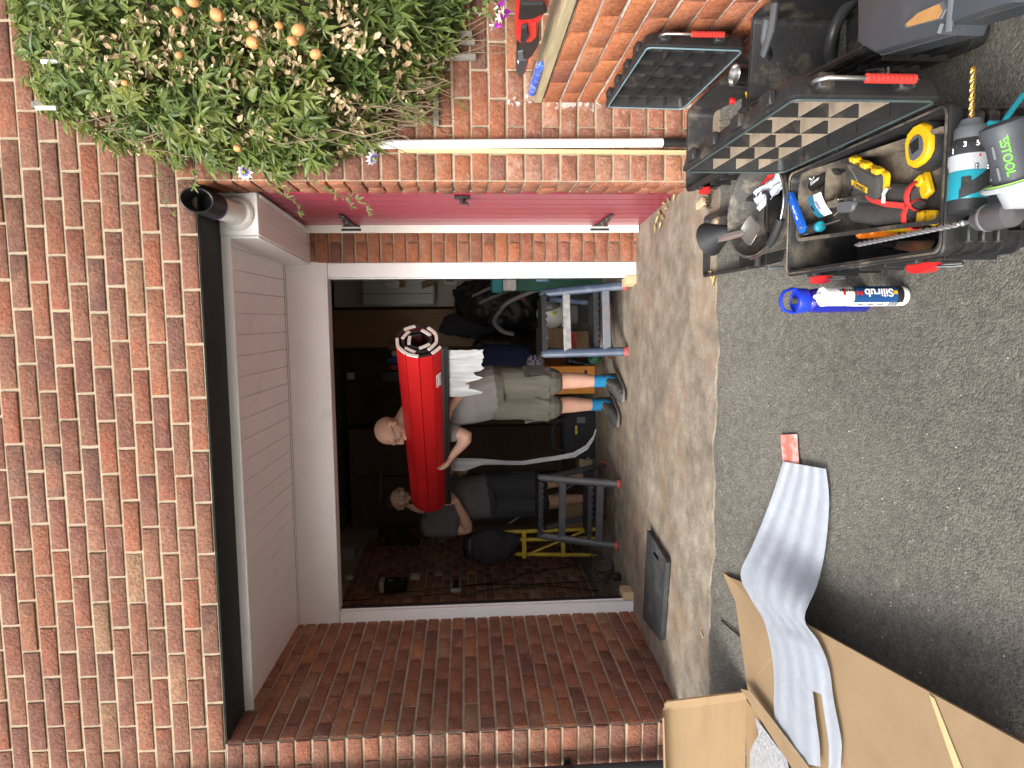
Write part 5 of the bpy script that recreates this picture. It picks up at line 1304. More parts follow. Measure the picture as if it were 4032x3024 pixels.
pa = [(972, 1002, 1.93, .10), (1000, 1004, 1.93, .095), (1040, 998, 1.9, .045), (1090, 1000, 1.85, .03), (1130, 1000, 1.8, .028), (1170, 993, 1.75, .03), (1205, 988, 1.7, .03), (1240, 982, 1.68, .034), (1268, 966, 1.66, .03), (1283, 945, 1.64, .022), (1288, 928, 1.64, .01)]
mb = MB(); G = []
for i, (px, py, Y, wd) in enumerate(pa):
    c = atY(px, py, Y); G.append([c + V((wd * (j / 4 - .5) * 1.0, .012 * sin(j * 1.6 + i * .8), wd * .3 * (j / 4 - .5))) for j in range(5)])
mb.sheet(G, .0015); single('foam_ribbon', mb, mt, 'long twisted see-through foam ribbon trailing from the roll to the garage floor', 'packing foam', smooth=60)
# ================================================================== YARD OBJECTS
M_CARD = mat('cardboard', (.3, .205, .112), .85, .07, 5, .2, 40, stretch=(1, 1, 6), dirt=(.25, .168, .09), dirt_scale=3, dirt_amt=.35)
M_CARDIN = mat('cardboard_edge', (.5, .38, .25), .9, .12, 60)
M_TAPE = mat('clear_tape', (.62, .47, .24), .25, .04, 10)
M_STOOLB = mat('stool_blue', (.055, .08, .13), .4, .2, 10, .1, 60, dirt=(.17, .19, .22), dirt_scale=9, dirt_amt=.35)
M_STOOLG = mat('stool_grey', (.062, .064, .068), .45, .15, 10, .1, 60, dirt=(.1, .097, .09), dirt_scale=9, dirt_amt=.3)
M_ALU = mat('scuffed_aluminium', (.5, .51, .52), .3, .3, 30, .3, 80, metal=.5, dirt=(.2, .19, .17), dirt_scale=22, dirt_amt=.3)
M_RUST = mat('rusty_bar', (.17, .19, .22), .6, .2, 14, .3, 60, col2=(.34, .15, .05), mix_scale=7)
M_FOOT = mat('red_rubber', (.42, .07, .06), .6, .15, 20)

def stool(label, M, W, Hs, D, tube_m, rung_m, bar_m, lean=.1):
    t = thing('step_stool', label, 'step stool', M, 'folding step stools in the doorway')
    r = .02
    for sx in (-1, 1):
        for front in (True, False):
            a = V((sx * W / 2, 0 if front else D, .0)); b = V((sx * (W / 2 - .012), D * .38, Hs - .01))
            if not front: a.x = sx * (W / 2 - .035); b.x = sx * (W / 2 - .04); b.y = D * .5; b.z = Hs - .05
            mb = MB(); pa = [a + (b - a) * .0, a + (b - a) * .5, a + (b - a) * .93, b]
            if front: pa.append(b + V((0, .03, .008)))
            mb.tube(pa, [r * 1.15] * 3 + [r * 1.08] + ([r * .8] if front else []), 14, squash=(1.25, .85)); lg = obj('leg', mb, tube_m, t)
            d = (b - a).normalized(); mb = MB(); mb.tube([a - V((0, 0, .001)), a + d * .024], r * 1.3, 14, squash=(1.25, .9)); obj('foot', mb, M_FOOT, lg)
    def bar(z, h, m_, nm, dy=0.0, thick=.02):
        y = D * .38 * z / Hs + dy; ww = W - .03
        mb = MB(); mb.box((0, y, z), (ww, thick, h), .004); return obj(nm, mb, m_, t)
    bar(Hs * .70, .05, rung_m, 'upper_bar'); bar(Hs * .24, .05, bar_m, 'lower_bar')
    # treads: black rubber with a scalloped front edge
    for z, dep_ in ((Hs * .36, .22), (Hs * .985, .26)):
        y0 = D * .38 * z / Hs + .01; n = 9
        if z > Hs * .9: y0 = D * .30; 
        mb = MB(); ww = (W - .06) / 2
        mb.box((0, y0 + dep_ / 2 + .01, z), (2 * ww, dep_ - .02, .02), .003); st = obj('step', mb, M_BLACK, t)
        mb = MB(); ring0 = []; k = n * 6
        top = [V((-ww + 2 * ww * i / k, y0 + .002, z + .012)) for i in range(k + 1)]
        bot = [V((-ww + 2 * ww * i / k, y0 + .002, z - .012 - .014 * abs(sin(pi * n * i / k)))) for i in range(k + 1)]
        mb.sheet([[top[i], bot[i]] for i in range(k + 1)], .006); obj('scalloped_edge', mb, M_RUBBER, st)
    bar(Hs * .2, .03, bar_m, 'rear_bar', dy=D * .55)
    return t
pR = atG(1357, 760); pR2 = atG(1352, 615)
stool('scratched blue step stool with silver and rusty bars, on the right of the doorway', frame(((pR.x + pR2.x) / 2, 1.40, gz(1.4)), (pR2.x - pR.x, .07, 0), (0, 0, 1)), .43, .535, .47, M_STOOLB, M_ALU, M_RUST)
stool('plain dark grey step stool with red feet, on the left of the doorway', frame((-1.365, 1.60, -.064), (1, -.13, 0), (0, 0, 1)), .465, .545, .5, M_STOOLG, M_STOOLG, M_STOOLG)

# wooden offcuts at the foot of the door rails
for (x, y, lab) in ((.225, 1.20, 'pale wooden offcut at the foot of the right door rail, beside the blue stool'), (-1.755, 1.215, 'pale wooden offcut at the foot of the left door rail')):
    mb = MB(); mb.M = T(x, y, gz(y) + .036) @ RZ(.15 if x > 0 else -.03); mb.box((0, 0, 0), (.05, .11, .07), .003)
    single('wood_block', mb, mat('offcut_pine', (.62, .46, .27), .7, .12, 9, .2, 70, stretch=(12, 1, 12)), lab, 'offcut', group='offcuts under the door rails')
# kneeling mat with a hand slot
c_ = [atG(1410, 1142), atG(1453, 1210), atG(1440, 1385), atG(1400, 1335)]
o_ = sum(c_, V()) / 4
w = thing('kneeling_mat', 'thin dark grey rubber kneeling mat with a hand slot, on the concrete', 'mat', (o_.x, o_.y, gz(o_.y) + .006))
P_ = [p - V((o_.x, o_.y, 0)) for p in c_]; P_ = [V((p.x, p.y, gz(o_.y + p.y) - gz(o_.y) + .004)) for p in P_]
mb = MB(); nn = 14
def bil(u, v): return (P_[0] * (1 - u) + P_[3] * u) * (1 - v) + (P_[1] * (1 - u) + P_[2] * u) * v
ring = []
for (u, v) in [(.03, 0), (.97, 0), (1, .05), (1, .95), (.97, 1), (.03, 1), (0, .95), (0, .05)]: ring.append(bil(u, v))
tk = .022
slot = [bil(u, v) for u, v in ((.1, .36), (.1, .66), (.15, .66), (.15, .36))]
def lay(z):
    return [p + V((0, 0, z)) for p in ring], [p + V((0, 0, z)) for p in slot]
O0, S0 = lay(0); O1, S1 = lay(tk)
mb.add(O0 + O1, [(i, (i + 1) % 8, 8 + (i + 1) % 8, 8 + i) for i in range(8)] + [tuple(range(8))[::-1]])
# top with a slot: strips around it
q = [[bil(u, v) + V((0, 0, tk)) for v in (0, .36, .66, 1)] for u in (0, .1, .15, 1)]
for i in range(3):
    for j in range(3):
        if i == 1 and j == 1: continue
        mb.add([q[i][j], q[i + 1][j], q[i + 1][j + 1], q[i][j + 1]], [(0, 1, 2, 3)])
mb.add([p for p in S1] + [p - V((0, 0, .022)) for p in S1], [(i, (i + 1) % 4, 4 + (i + 1) % 4, 4 + i) for i in range(4)] + [(4, 5, 6, 7)])
obj('pad', mb, mat('mat_rubber', (.035, .037, .038), .75, .3, 9, .4, 130, dirt=(.11, .11, .105), dirt_scale=6, dirt_amt=.3), w, None)

# sealant cartridge
pb_ = atG(1966, 637)
w = thing('sealant_tube', 'white and blue sealant cartridge standing on the asphalt in front of the blue bottle', 'sealant tube', T(pb_.x - .002, pb_.y + .02, gz(pb_.y)))
M_WHP = mat('white_tube', (.82, .82, .82), .3, .03, 10); M_BLUL = mat('label_navy', (.01, .06, .18), .35, .05, 10); M_CREAM2 = mat('cream_band', (.75, .6, .3), .4, .05)
R = .0245; Hc_ = .225
def ct(prof, m_, nm, par, caps=True): mb = MB(); mb.lathe(prof, 30, None, caps); return obj(nm, mb, m_, par)
cb_ = ct([(0, 0), (R - .003, 0), (R + .0006, .006), (R + .0006, .016), (R, .018), (R, Hc_ - .012), (R + .0008, Hc_ - .010), (R + .0006, Hc_ - .003), (R - .003, Hc_), (.008, Hc_ - .004), (.0085, Hc_ + .004), (.0075, Hc_ + .012), (.003, Hc_ + .018), (0, Hc_ + .018)], M_WHP, 'cartridge', w)
def wrap(z0, z1, a0, a1, m_, nm, par, r=R + .0007, n=14):
    mb = MB(); mb.sheet([[(r * cos(a0 + (a1 - a0) * i / n), r * sin(a0 + (a1 - a0) * i / n), z) for z in (z0, z1)] for i in range(n + 1)], .0005); return obj(nm, mb, m_, par)
la = wrap(.022, .148, radians(-128), radians(60), M_BLUL, 'blue_label', w)
wrap(.148, .153, radians(-180), radians(179), M_CREAM2, 'cream_band', w)
wrap(.018, .034, radians(-130), radians(60), M_BLACKP, 'black_band', w, r=R + .001)
def wtext(s_, size, z, a, m_, par, rot=1, r=R + .0014, **k):
    n_ = V((cos(a), sin(a), 0)); xd = V((0, 0, 1)) * rot
    return text(s_, size, frame(n_ * r + V((0, 0, z)), xd, n_), m_, par, **k)
AF = radians(-78)
wtext('Silirub', .03, .085, AF + .15, M_WHITEP, la, bold=.0006); 
wtext('N', .016, .136, AF + .12, M_REDP, la, bold=.0006, sx=1.3)
wrap(.036, .046, AF - .05, AF + .35, M_YELLOW, 'yellow_flash', w, r=R + .0012, n=4)
wtext('SOUDAL', .011, .168, AF + .45, M_BLACKP, w, rot=1, r=R + .0011, bold=.0003)
wrap(.172, .178, AF - .1, AF + .8, M_REDP, 'red_flash', w, r=R + .0008, n=6)
wl = wrap(.02, .146, radians(-176), radians(-130), M_WHP, 'white_panel', w, r=R + .0009, n=6)
mb = MB()
for i in range(9): mb.box((0, 0, 0), (.0012 + .0006 * (i % 3), .013, .0004), M=frame(V((cos(radians(-143)), sin(radians(-143)), 0)) * (R + .0013) + V((0, 0, .03 + .0028 * i)), (0, 0, 1), (cos(radians(-143)), sin(radians(-143)), 0)))
for k in range(3):
    for i in range(4): mb.box((0, 0, 0), (.018 - .003 * (i % 2), .0012, .0004), M=frame(V((cos(radians(-152 + 5 * i)), sin(radians(-152 + 5 * i)), 0)) * (R + .0014) + V((0, 0, .075 + .026 * k)), (0, 0, 1), (cos(radians(-152 + 5 * i)), sin(radians(-152 + 5 * i)), 0)))
stuff(obj('small_print', mb, M_GREYP, wl))
# blue bottle
p = atG(1880, 640)
M_BOT = mat('blue_bottle', (.012, .018, .27), .1, .05, 8, spec=.6, coat=.3)
M_BCAP = mat('blue_cap', (.012, .04, .5), .35, .06, 12)
w = thing('water_bottle', 'dark blue drinks bottle with a brighter looped cap, behind the sealant cartridge', 'water bottle', T(p.x - .01, p.y + .02, gz(p.y)))
mb = MB(); mb.lathe([(0, 0), (.03, 0), (.034, .005), (.034, .15), (.031, .165), (.027, .172), (0, .172)], 28); obj('body', mb, M_BOT, w)
mb = MB(); mb.lathe([(0, .172), (.03, .172), (.034, .176), (.034, .2), (.031, .206), (.026, .207), (.024, .202), (0, .2)], 28); cp = obj('cap', mb, M_BCAP, w)
mb = MB(); pts = [(-.031, 0, .195), (-.033, -.004, .215), (-.026, -.006, .24), (-.008, -.007, .25), (.008, -.007, .25), (.026, -.006, .24), (.033, -.004, .215), (.031, 0, .195)]
mb.tube(pts, [.005, .006, .006, .006, .006, .006, .006, .005], 10, squash=(.7, 1.2)); obj('loop', mb, M_BCAP, cp)
mb = MB(); mb.lathe([(0, .198), (.01, .198), (.009, .214), (0, .216)], 14); obj('spout', mb, M_CLEAR, cp)

# ---- cardboard: long flat carton and an open box
def prism3(poly, z0, z1): return [[V((x, y, z0)) for x, y in poly], [V((x, y, z1)) for x, y in poly]]
zt2 = -.024
A_ = [atZ(*a, zt2) for a in ((1735, 1345), (2213, 1608), (2400, 1712), (2400, 1900), (1700, 1900), (1614, 1484), (1590, 1300), (1563, 1235))]
A_ = [V((p.x, p.y, 0)) for p in A_]
o2 = V((A_[4].x, A_[4].y, 0)); gg = gz(-1.2)
w = thing('flat_carton', 'long plain brown cardboard carton lying along the drive, torn at its far tip', 'carton', (A_[4].x, A_[4].y, gg - .03))
mb = MB()
main = [A_[i] for i in (0, 1, 2, 3, 4, 5)]
bs = V((A_[4].x, A_[4].y, gg - .03))
ctm = sum(main, V()) / len(main)
def inm(k, z): return [V((ctm.x + (p.x - ctm.x) * k, ctm.y + (p.y - ctm.y) * k, z)) - bs for p in main]
mb.loft([inm(.5, gg - .03), inm(.5, zt2 - .008)]); obj('carton', mb, M_CARD, w, 20)
mb = MB(); mb.loft([inm(1, zt2 - .0065), inm(1, zt2)]); obj('lid_sheet', mb, M_CARD, w, 20)
g = []
fl = [(A_[5], A_[0]), (A_[6], A_[6].lerp(A_[0], .85)), (A_[7], A_[7].lerp(A_[0], .25))]
mb = MB(); mb.sheet([[V((a.x, a.y, zt2 - .003 + .003 * k)) - bs, V(((a.x + b.x) / 2, (a.y + b.y) / 2, zt2 + .004 * k)) - bs, V((b.x, b.y, zt2 - .003)) - bs] for k, (a, b) in enumerate(fl)], .005); obj('flap', mb, M_CARD, w, 20)
a, b = atZ(2013, 1505, zt2 + .003) - bs, atZ(2085, 1700, zt2 + .003) - bs
for k, nm in enumerate(('tape_edge', 'tape_edge')):
    off = V((.0, .008 * (1 if k else -1), 0)); mb = MB(); mb.sheet([[a + off, a + off + V((.002, .002, 0))], [b + off * 2.4, b + off * 2.4 + V((.002, .002, 0))]], .001); obj(nm, mb, M_CARDIN, w)
mb = MB(); mb.sheet([[a - V((0, .008, 0)), a + V((0, .008, 0))], [b - V((0, .018, 0)), b + V((0, .018, 0))]], .001); obj('tape', mb, M_TAPE, w)
# open box standing on end at the left edge of the drive
bz = gz(-.5)
f0 = atY(1417, 1515, -.62); 
BXW, BXH, BXD = .40, .31, .55
# the mouth faces the viewer: left wall, floor, top flap seen
q00 = atZ(1612, 1510, bz + .012); q01 = atZ(1612, 1900, bz + .012)
xr_, yr = q00.x, q00.y
w = thing('cardboard_box', 'open brown cardboard box lying on its side, mouth towards the viewer', 'cardboard box', (xr_ - .3, yr + .1, bz))
bs = V((xr_ - .3, yr + .1, bz))
def panel(a, b, c, d, nm, m_=M_CARD, t_=.006):
    mb = MB(); n = 4
    mb.sheet([[(V(a).lerp(V(b), i / n)).lerp(V(d).lerp(V(c), i / n), j / n) - bs for j in range(n + 1)] for i in range(n + 1)], t_); return obj(nm, mb, m_, w, 20)
# corners measured on the picture
yb = yr + .06
TLb = atY(1432, 1535, yb); TRb = atY(1440, 1900, yb); BLb = atY(1612, 1510, yb); BRb = atY(1612, 1900, yb)
yf = yr - .36
TLf = V((TLb.x - .012, yf, TLb.z + .0)); BLf = V((BLb.x, yf, BLb.z)); TRf = V((TRb.x, yf, TRb.z)); BRf = V((BRb.x, yf, BRb.z))
panel(TLb, TRb, BRb, BLb, 'back_panel')
panel(BLb, BRb, BRf, BLf, 'bottom_panel')
panel(TLb + V((0, 0, .003)), TRb + V((0, 0, .003)), TRf + V((0, -.0, .003)), TLf + V((0, 0, .003)), 'top_panel') if False else None
panel(TLb, BLb, BLb + V((.0, .0, 0)) + V((.05, -.03, .0)), TLb + V((.055, -.03, -.01)), 'side_flap')
panel(TLb + V((.055, -.03, -.01)), BLb + V((.05, -.03, 0)), BLb + V((.03, -.012, -.0)), TLb + V((.03, -.014, 0)), 'side_lip')
panel(TLb + V((0, 0, .0)), TRb, TRb + V((0, -.05, .008)), TLb + V((0, -.045, .012)), 'top_flap')
pe = [atZ(*a, zt2 + .022) for a in ((1603, 1488), (1622, 1492), (1760, 1672), (1735, 1690))]
mb = MB(); mb.loft([[p - bs for p in pe], [p + V((0, 0, .006)) - bs for p in pe]]); obj('lower_flap', mb, M_CARD, w, 20)
mb = MB(); mb.tube([pe[1] + V((0, 0, .003)) - bs, pe[2] + V((0, 0, .003)) - bs], .0035, 6); obj('cut_edge', mb, M_CARDIN, w)
# second sheet of foam in the box
pp = [atZ(*a, bz + .03) for a in ((1632, 1548), (1640, 1585), (1622, 1620), (1620, 1690), (1710, 1690), (1700, 1640))]
mb = MB(); c_ = sum(pp, V()) / 6
mb.loft([[p for p in pp], [p + V((0, 0, .002)) for p in pp]]); single('foam_sheet', mb, M_FOAM, 'small white foam sheet lying inside the open cardboard box', 'packing foam', smooth=None)
# long translucent foam sheet from the drive over the carton
mt = mat('foam_sheet_film', (.46, .5, .56), .55, .08, 30, .25, 120, stretch=(1, 1, 1), alpha=.68)
L_ = [(1692, 997), (1672, 1060), (1650, 1120), (1625, 1180), (1600, 1240), (1620, 1290), (1650, 1340), (1665, 1400), (1672, 1460), (1672, 1530), (1680, 1600), (1690, 1640)]
R_ = [(1784, 1013), (1790, 1060), (1790, 1110), (1782, 1190), (1765, 1265), (1737, 1335), (1768, 1385), (1790, 1440), (1800, 1510), (1812, 1570), (1818, 1610), (1815, 1665)]
G = []
L_ = [(q.x, q.y) for q in smooth_path([V((a, b, 0)) for a, b in L_], 4)]; R_ = [(q.x, q.y) for q in smooth_path([V((a, b, 0)) for a, b in R_], 4)]
NJ = 40
for i, (l, r) in enumerate(zip(L_, R_)):
    row = []
    for j in range(NJ + 1):
        px = l[0] + (r[0] - l[0]) * j / NJ; py = l[1] + (r[1] - l[1]) * j / NJ
        g0 = atG(px, py)
        on = min(1, max(0, (py - (1240 + (px - 1597) * .76) + 175) / 165)); on = on * on * (3 - 2 * on)
        zz_ = (g0.z + .012) * (1 - on) + (zt2 + .014) * on
        p = atZ(px, py, zz_ + .0005 * sin(j * 2.9 + .3 * sin(i * .5)) + .0012 * sin(j * .7 + i * .15) + .007 * sin(pi * j / NJ) * (1 if i > 24 else .4))
        row.append(p)
    G.append(row)
ks = 32
mb = MB(); mb.sheet(G[:ks + 1], .0014)
# it splits in two tails
mb.sheet([row[:max(22, 27 - (i // 2))] for i, row in enumerate([r[:22 + 6] for r in G[ks:]]) if True] if False else [row[:27] for row in G[ks:]], .0014); mb.sheet([row[32:] for row in G[ks:]], .0014)
single('foam_sheet', mb, mt, 'long ribbed translucent foam sheet stretched from the drive over the cardboard, split in two tails', 'packing foam', smooth=60)
mb = MB(); M_TAPER = mat('red_tape', (.55, .16, .12), .5, .1, 12, dirt=(.72, .55, .52), dirt_scale=16, dirt_amt=.5)
mb.sheet([[(p := atG(px + 0, py)) + V((0, 0, .006 + .002 * i)), atG(px + 36 - .5 * i, py - 1) + V((0, 0, .006 + .002 * i))] for i, (px, py) in enumerate(((1690, 939), (1693, 965), (1697, 995), (1702, 1025), (1703, 1051)))], .001)
single('tape_strip', mb, M_TAPER, 'short strip of red tape under the end of the translucent foam sheet', 'tape', smooth=None)

# ---- white pipe, batten and coping timber by the garden wall
w = thing('drain_pipe', 'white plastic pipe standing against the brick wall, with a black lower end', 'pipe', (.735, -.03, 0))
mb = MB(); mb.M = T(-.735, .03, 0); pa, pb2 = atY(790, 312, -.03), atY(1433, 308, -.03); mb.tube([pa, pb2], .0185, 18); obj('pipe', mb, M_UPVC, w)
mb = MB(); mb.M = T(-.735, .03, 0); mb.tube([pb2 + V((0, 0, .004)), V((pb2.x + .002, -.03, .0))], .0195, 18); obj('black_end', mb, M_BLACK, w)
pa, pb2 = atY(862, 329, -.018), atY(1475, 325, -.018)
mb = MB(); mb.box(((pa.x + pb2.x) / 2 + .0, -.014, (pa.z + 0) / 2), (.017, .022, pa.z), .002); single('timber_batten', mb, M_PINEZ, 'thin timber batten upright against the wall beside the white pipe', 'batten')
mb = MB(); mb.box((GX + .05, -.89, .665), (.125, 1.75, .035), .004); mb.v = [V((p.x + .004 * sin(p.y * 7), p.y, p.z)) for p in mb.v]
single('coping_board', mb, M_PINE, 'weathered timber board lying along the top of the low garden wall', 'board')
mb = MB(); mb.box((GX + .02, -.02, .63), (.05, .035, .07), .003); single('timber_end', mb, M_PINE, 'short timber end tucked under the coping board against the house wall', 'timber')
# red cordless tool on the board
pt0, pt1 = atX(1140, 150, GX + .03), atX(1140, 0, GX + .03)
w = thing('power_saw', 'red and black cordless saw lying on the coping board', 'power saw', T(GX + .04, pt0.y, .683))
def sx_(px, py): q = atX(px, py, GX + .02); return q.y - pt0.y, q.z - .683
def slab(poly, x0, x1, m_, nm, par, bev=.012):
    y_z = [sx_(*p) for p in poly]; c0 = sum(a for a, b in y_z) / len(y_z); c1 = sum(b for a, b in y_z) / len(y_z)
    def lay(x, k): return [V((x, c0 + (a - c0) * k, c1 + (b - c1) * k)) for a, b in y_z]
    mb = MB(); mb.loft([lay(x0, .88), lay(x0 + bev, 1), lay(x1 - bev, 1), lay(x1, .88)]); return obj(nm, mb, m_, par, 30)
M_REDT = mat('red_tool', (.6, .022, .016), .32, .06, 14)
rb = slab([(1112, 70), (1116, 20), (1125, -20), (1180, -40), (1185, 0), (1165, 30), (1160, 65), (1148, 78), (1120, 80)], -.045, .05, M_REDT, 'body', w)
slab([(1117, 82), (1122, 78), (1160, 66), (1165, 85), (1150, 110), (1140, 118), (1116, 118)], -.04, .045, M_BLACK, 'collar', w)
slab([(1116, 120), (1140, 118), (1140, 130), (1130, 155), (1122, 163), (1114, 145)], -.035, .02, mat('blade_guard', (.05, .05, .052), .5, .1), 'guard', w)
slab([(1139, 118), (1144, 119), (1136, 150), (1124, 166), (1121, 162), (1131, 148)], -.03, .0, M_REDT, 'guard_trim', w, .004)
slab([(1124, 68), (1126, 35), (1138, 30), (1142, 55), (1136, 68)], -.056, -.04, M_RUBBER, 'grip', w, .006)
slab([(1152, 64), (1150, 30), (1158, 28), (1158, 60)], -.052, -.04, M_REDT, 'battery', w, .004)
slab([(1120, 18), (1124, -20), (1175, -20), (1182, 0), (1150, 16)], -.056, -.03, M_BLACK, 'hand_guard', w, .006)
slab([(1119, 112), (1118, 96), (1130, 94), (1132, 112)], -.046, -.036, M_GREYP, 'lever', w, .003)
slab([(1117, 122), (1121, 122), (1120, 128)], -.038, -.034, M_UPVC, 'badge', w, .001)
# blue patterned roll in front of it
M_PATT = mat('blue_pattern', (.02, .1, .5), .3, .2, 60, col2=(.55, .65, .85), mix_scale=45)
a, b = atX(1137, 142, GX), atX(1137, 200, GX)
mb = MB(); mb.tube([V((GX + .0, a.y, .695)), V((GX + .0, b.y, .697))], .0155, 14); single('patterned_tube', mb, M_PATT, 'small blue and white patterned tube on the coping board in front of the red saw', 'tube')
mb = MB()
for i in range(14):
    y = a.y + (b.y - a.y) * i / 13; mb.ell((GX + .016, y, .714 + .002 * sin(i)), (.0035, .0035, .0035), 6, 5)
single('chain', mb, M_CHROME, 'string of bright metal beads behind the blue patterned tube', 'chain')
# dark downpipe at the left end of the house front
w = thing('downpipe', 'dark grey downpipe on the house front at the far left', 'downpipe', (-2.04, -.07, 0))
mb = MB(); mb.tube([(0, 0, 2.7), (0, 0, .02)], .034, 20); obj('pipe', mb, mat('dark_grey_upvc', (.045, .05, .058), .45, .12, 8, dirt=(.09, .09, .09), dirt_scale=6, dirt_amt=.2), w)
for z in (.55, 1.75):
    mb = MB(); mb.tube([(0, 0, z - .02), (0, 0, z + .02)], .039, 20); mb.box((0, .04, z), (.09, .012, .03), .002); obj('bracket', mb, M_BLACK, w)
# wet dark base course of the left cheek, plaster skirting and debris
rd = random.Random(4)
M_LEAFD = mat('dead_leaf', (.42, .34, .14), .8, .25, 20)
M_LEAFY = mat('yellow_leaf', (.5, .44, .2), .7, .2, 20)
spots = [(1440, 440), (1445, 452), (1430, 462), (1425, 475), (1450, 430), (1437, 470), (1545, 597), (1550, 604), (1541, 590), (1432, 486), (1421, 492), (1463, 425)]
for i, (px, py) in enumerate(spots):
    c = atG(px, py); mb = MB(); a = rd.uniform(0, 6); s_ = rd.uniform(.014, .026)
    g = [[V((c.x, c.y, gz(c.y) + .009)) + RZ(a).to_3x3() @ V((s_ * (u - 1) * 1.4, s_ * .5 * (v - 1) * (1.2 - abs(u - 1)), .006 * (v - 1) ** 2 + .004 * rd.random())) for v in range(3)] for u in range(3)]
    mb.sheet(g, .0008); single('fallen_leaf', mb, M_LEAFD if i % 3 else M_LEAFY, 'curled dry leaf on the concrete near the foot of the maroon door' if i not in (6, 7, 8) else 'shrivelled leaf at the edge where concrete meets asphalt', 'leaf', group='dry leaves by the side door' if i not in (6, 7, 8) else 'leaves at the concrete edge')
mb = MB(); a, b = atG(1560, 1340), atG(1602, 1375); d = (b - a); mb.tube([a + V((0, 0, .004)), a.lerp(b, .5) + V((0, 0, .005)), b + V((0, 0, .004))], .0035, 6); single('twig', mb, M_RUBBER, 'thin dark stick lying on the asphalt just left of the carton tip', 'twig')
a = atG(1520, 1370); mb = MB(); mb.M = T(a.x, a.y, gz(a.y) + .008) @ RZ(1.2); mb.box((0, 0, 0), (.035, .008, .004), .001); single('wood_chip', mb, M_WOODB, 'sliver of pale wood on the concrete apron left of the kneeling mat', 'wood chip')
# pale grit on the asphalt
mb = MB()
for i in range(260):
    x, y = rd.uniform(-1.1, .2), rd.uniform(-1.9, -.35); s_ = rd.choice((.001, .0012, .0016, .0022)); mb.ell((x, y, gz(y) + s_ * .4), (s_, s_ * rd.uniform(.7, 1.3), s_ * .8), 5, 3)
o = single('grit', mb, mat('pale_grit', (.55, .52, .47), .9, .2), 'pale grit scattered over the asphalt drive', 'grit', origin=(0, 0, 0)); stuff(o)
# ================================================================== THINGS INSIDE THE GARAGE
rg_ = random.Random(21)
M_DKCLOTH = mat('dark_cloth', (.028, .027, .03), .95, .25, 10, .5, 60)
M_SACK = mat('black_sack', (.018, .017, .018), .45, .3, 8, .6, 25)
M_WOODP = mat('brown_panel', (.26, .16, .075), .6, .12, 4, .15, 40, stretch=(6, 6, .6))
M_OAK = mat('oak_door', (.27, .165, .085), .6, .15, 4, .2, 40, stretch=(7, 7, .5))
M_ORBOX = mat('orange_box', (.62, .24, .03), .6, .06, 10)
M_CARDD = mat('old_cardboard', (.3, .2, .115), .9, .12, 6, .15, 50)
M_VACG = mat('vacuum_grey', (.12, .12, .12), .4, .1, 15)
M_VACW = mat('vacuum_white', (.62, .6, .56), .45, .1, 10)
M_LIME = mat('lime_green', (.45, .6, .06), .45, .08, 12)
M_HOSE = mat('grey_hose', (.16, .16, .155), .5, .15, 30, .3, 60)
M_YEL2 = mat('yellow_steel', (.55, .4, .03), .5, .2, 10, .2, 60, dirt=(.3, .22, .04), dirt_scale=9, dirt_amt=.4)
M_TEAL2 = mat('teal_crate', (.03, .25, .27), .5, .1)
M_PINKR = mat('red_bag', (.45, .06, .05), .7, .2, 20, .5, 60, dirt=(.6, .45, .4), dirt_scale=14, dirt_amt=.3)
M_NAVY = mat('navy_cloth', (.02, .03, .075), .9, .2, 12, .4, 60)
M_GREEN2 = mat('dark_green_plastic', (.02, .09, .06), .5, .15)
FZ = -.065
def wbox(nm, lab, cat, px0, px1, py0, py1, Y, depth, m_, bev=.004, **k):
    """upright box whose front face spans the given picture rectangle at distance Y"""
    a = atY(px0, py1, Y); b = atY(px1, py0, Y)
    x0, x1 = min(a.x, b.x), max(a.x, b.x); z0, z1 = min(a.z, b.z), max(a.z, b.z)
    if 'floor' in k: z0 = FZ
    t = thing(nm, lab, cat, ((x0 + x1) / 2, Y + depth / 2, z0))
    mb = MB(); mb.box((0, 0, (z1 - z0) / 2), (x1 - x0, depth, z1 - z0), bev); obj('body', mb, m_, t)
    return t, x1 - x0, z1 - z0
# partition at the right rear: cream board, brown panel
t, W_, H_ = wbox('wall_board', 'cream painted board at the right rear of the garage', 'wall board', 722, 1300, 590, 664, 3.7, .03, M_CREAM, floor=1)
t, W_, H_ = wbox('plywood_board', 'tall plain brown plywood board beside the cream board', 'plywood board', 722, 1300, 664.5, 752, 3.7, .03, M_WOODP, floor=1)
t, W_, H_ = wbox('wall_heater', 'white wall heater box with a front seam on the cream board', 'heater', 782, 938, 590, 661, 3.48, .2, mat('heater_white', (.55, .56, .53), .4, .06, 6), .02)
mb = MB(); mb.box((0.0, -.104, H_ * .5), (.006, .006, H_ * .96)); mb.v = [V((p.x - W_ / 2 + .11, p.y, p.z)) for p in mb.v]; obj('seam', mb, M_GREYP, t)
mb = MB(); mb.box((-W_ / 2 + .05, -.104, H_ * .3), (.002, .008, .3)); obj('control_cover', mb, M_VACW, t)
# odds and ends standing on and below the heater
for i, (px, py, m_, lab) in enumerate(((848, 612, M_PAPERW, 'white paper bag propped in front of the heater'), (862, 612, M_CARDD, 'brown paper wrapping beside the white paper bag by the heater'), (925, 612, M_CARDD, 'crumpled brown paper at the lower corner of the heater'))):
    c = atY(px, py, 3.36); crumple('paper_bag', (c.x, c.y, c.z), .09, .13, .012, m_, lab, 'paper', n=6, tiltx=1.2, rot=.3 * i)
t, W_, H_ = wbox('picture_frame', 'small white frame on the cream board below the heater', 'frame', 958, 987, 590, 617, 3.66, .03, M_VACW)
mb = MB(); mb.box((.02, -.017, H_ / 2), (W_ * .7, .004, H_ * .6)); obj('panel', mb, M_GREYP, t)
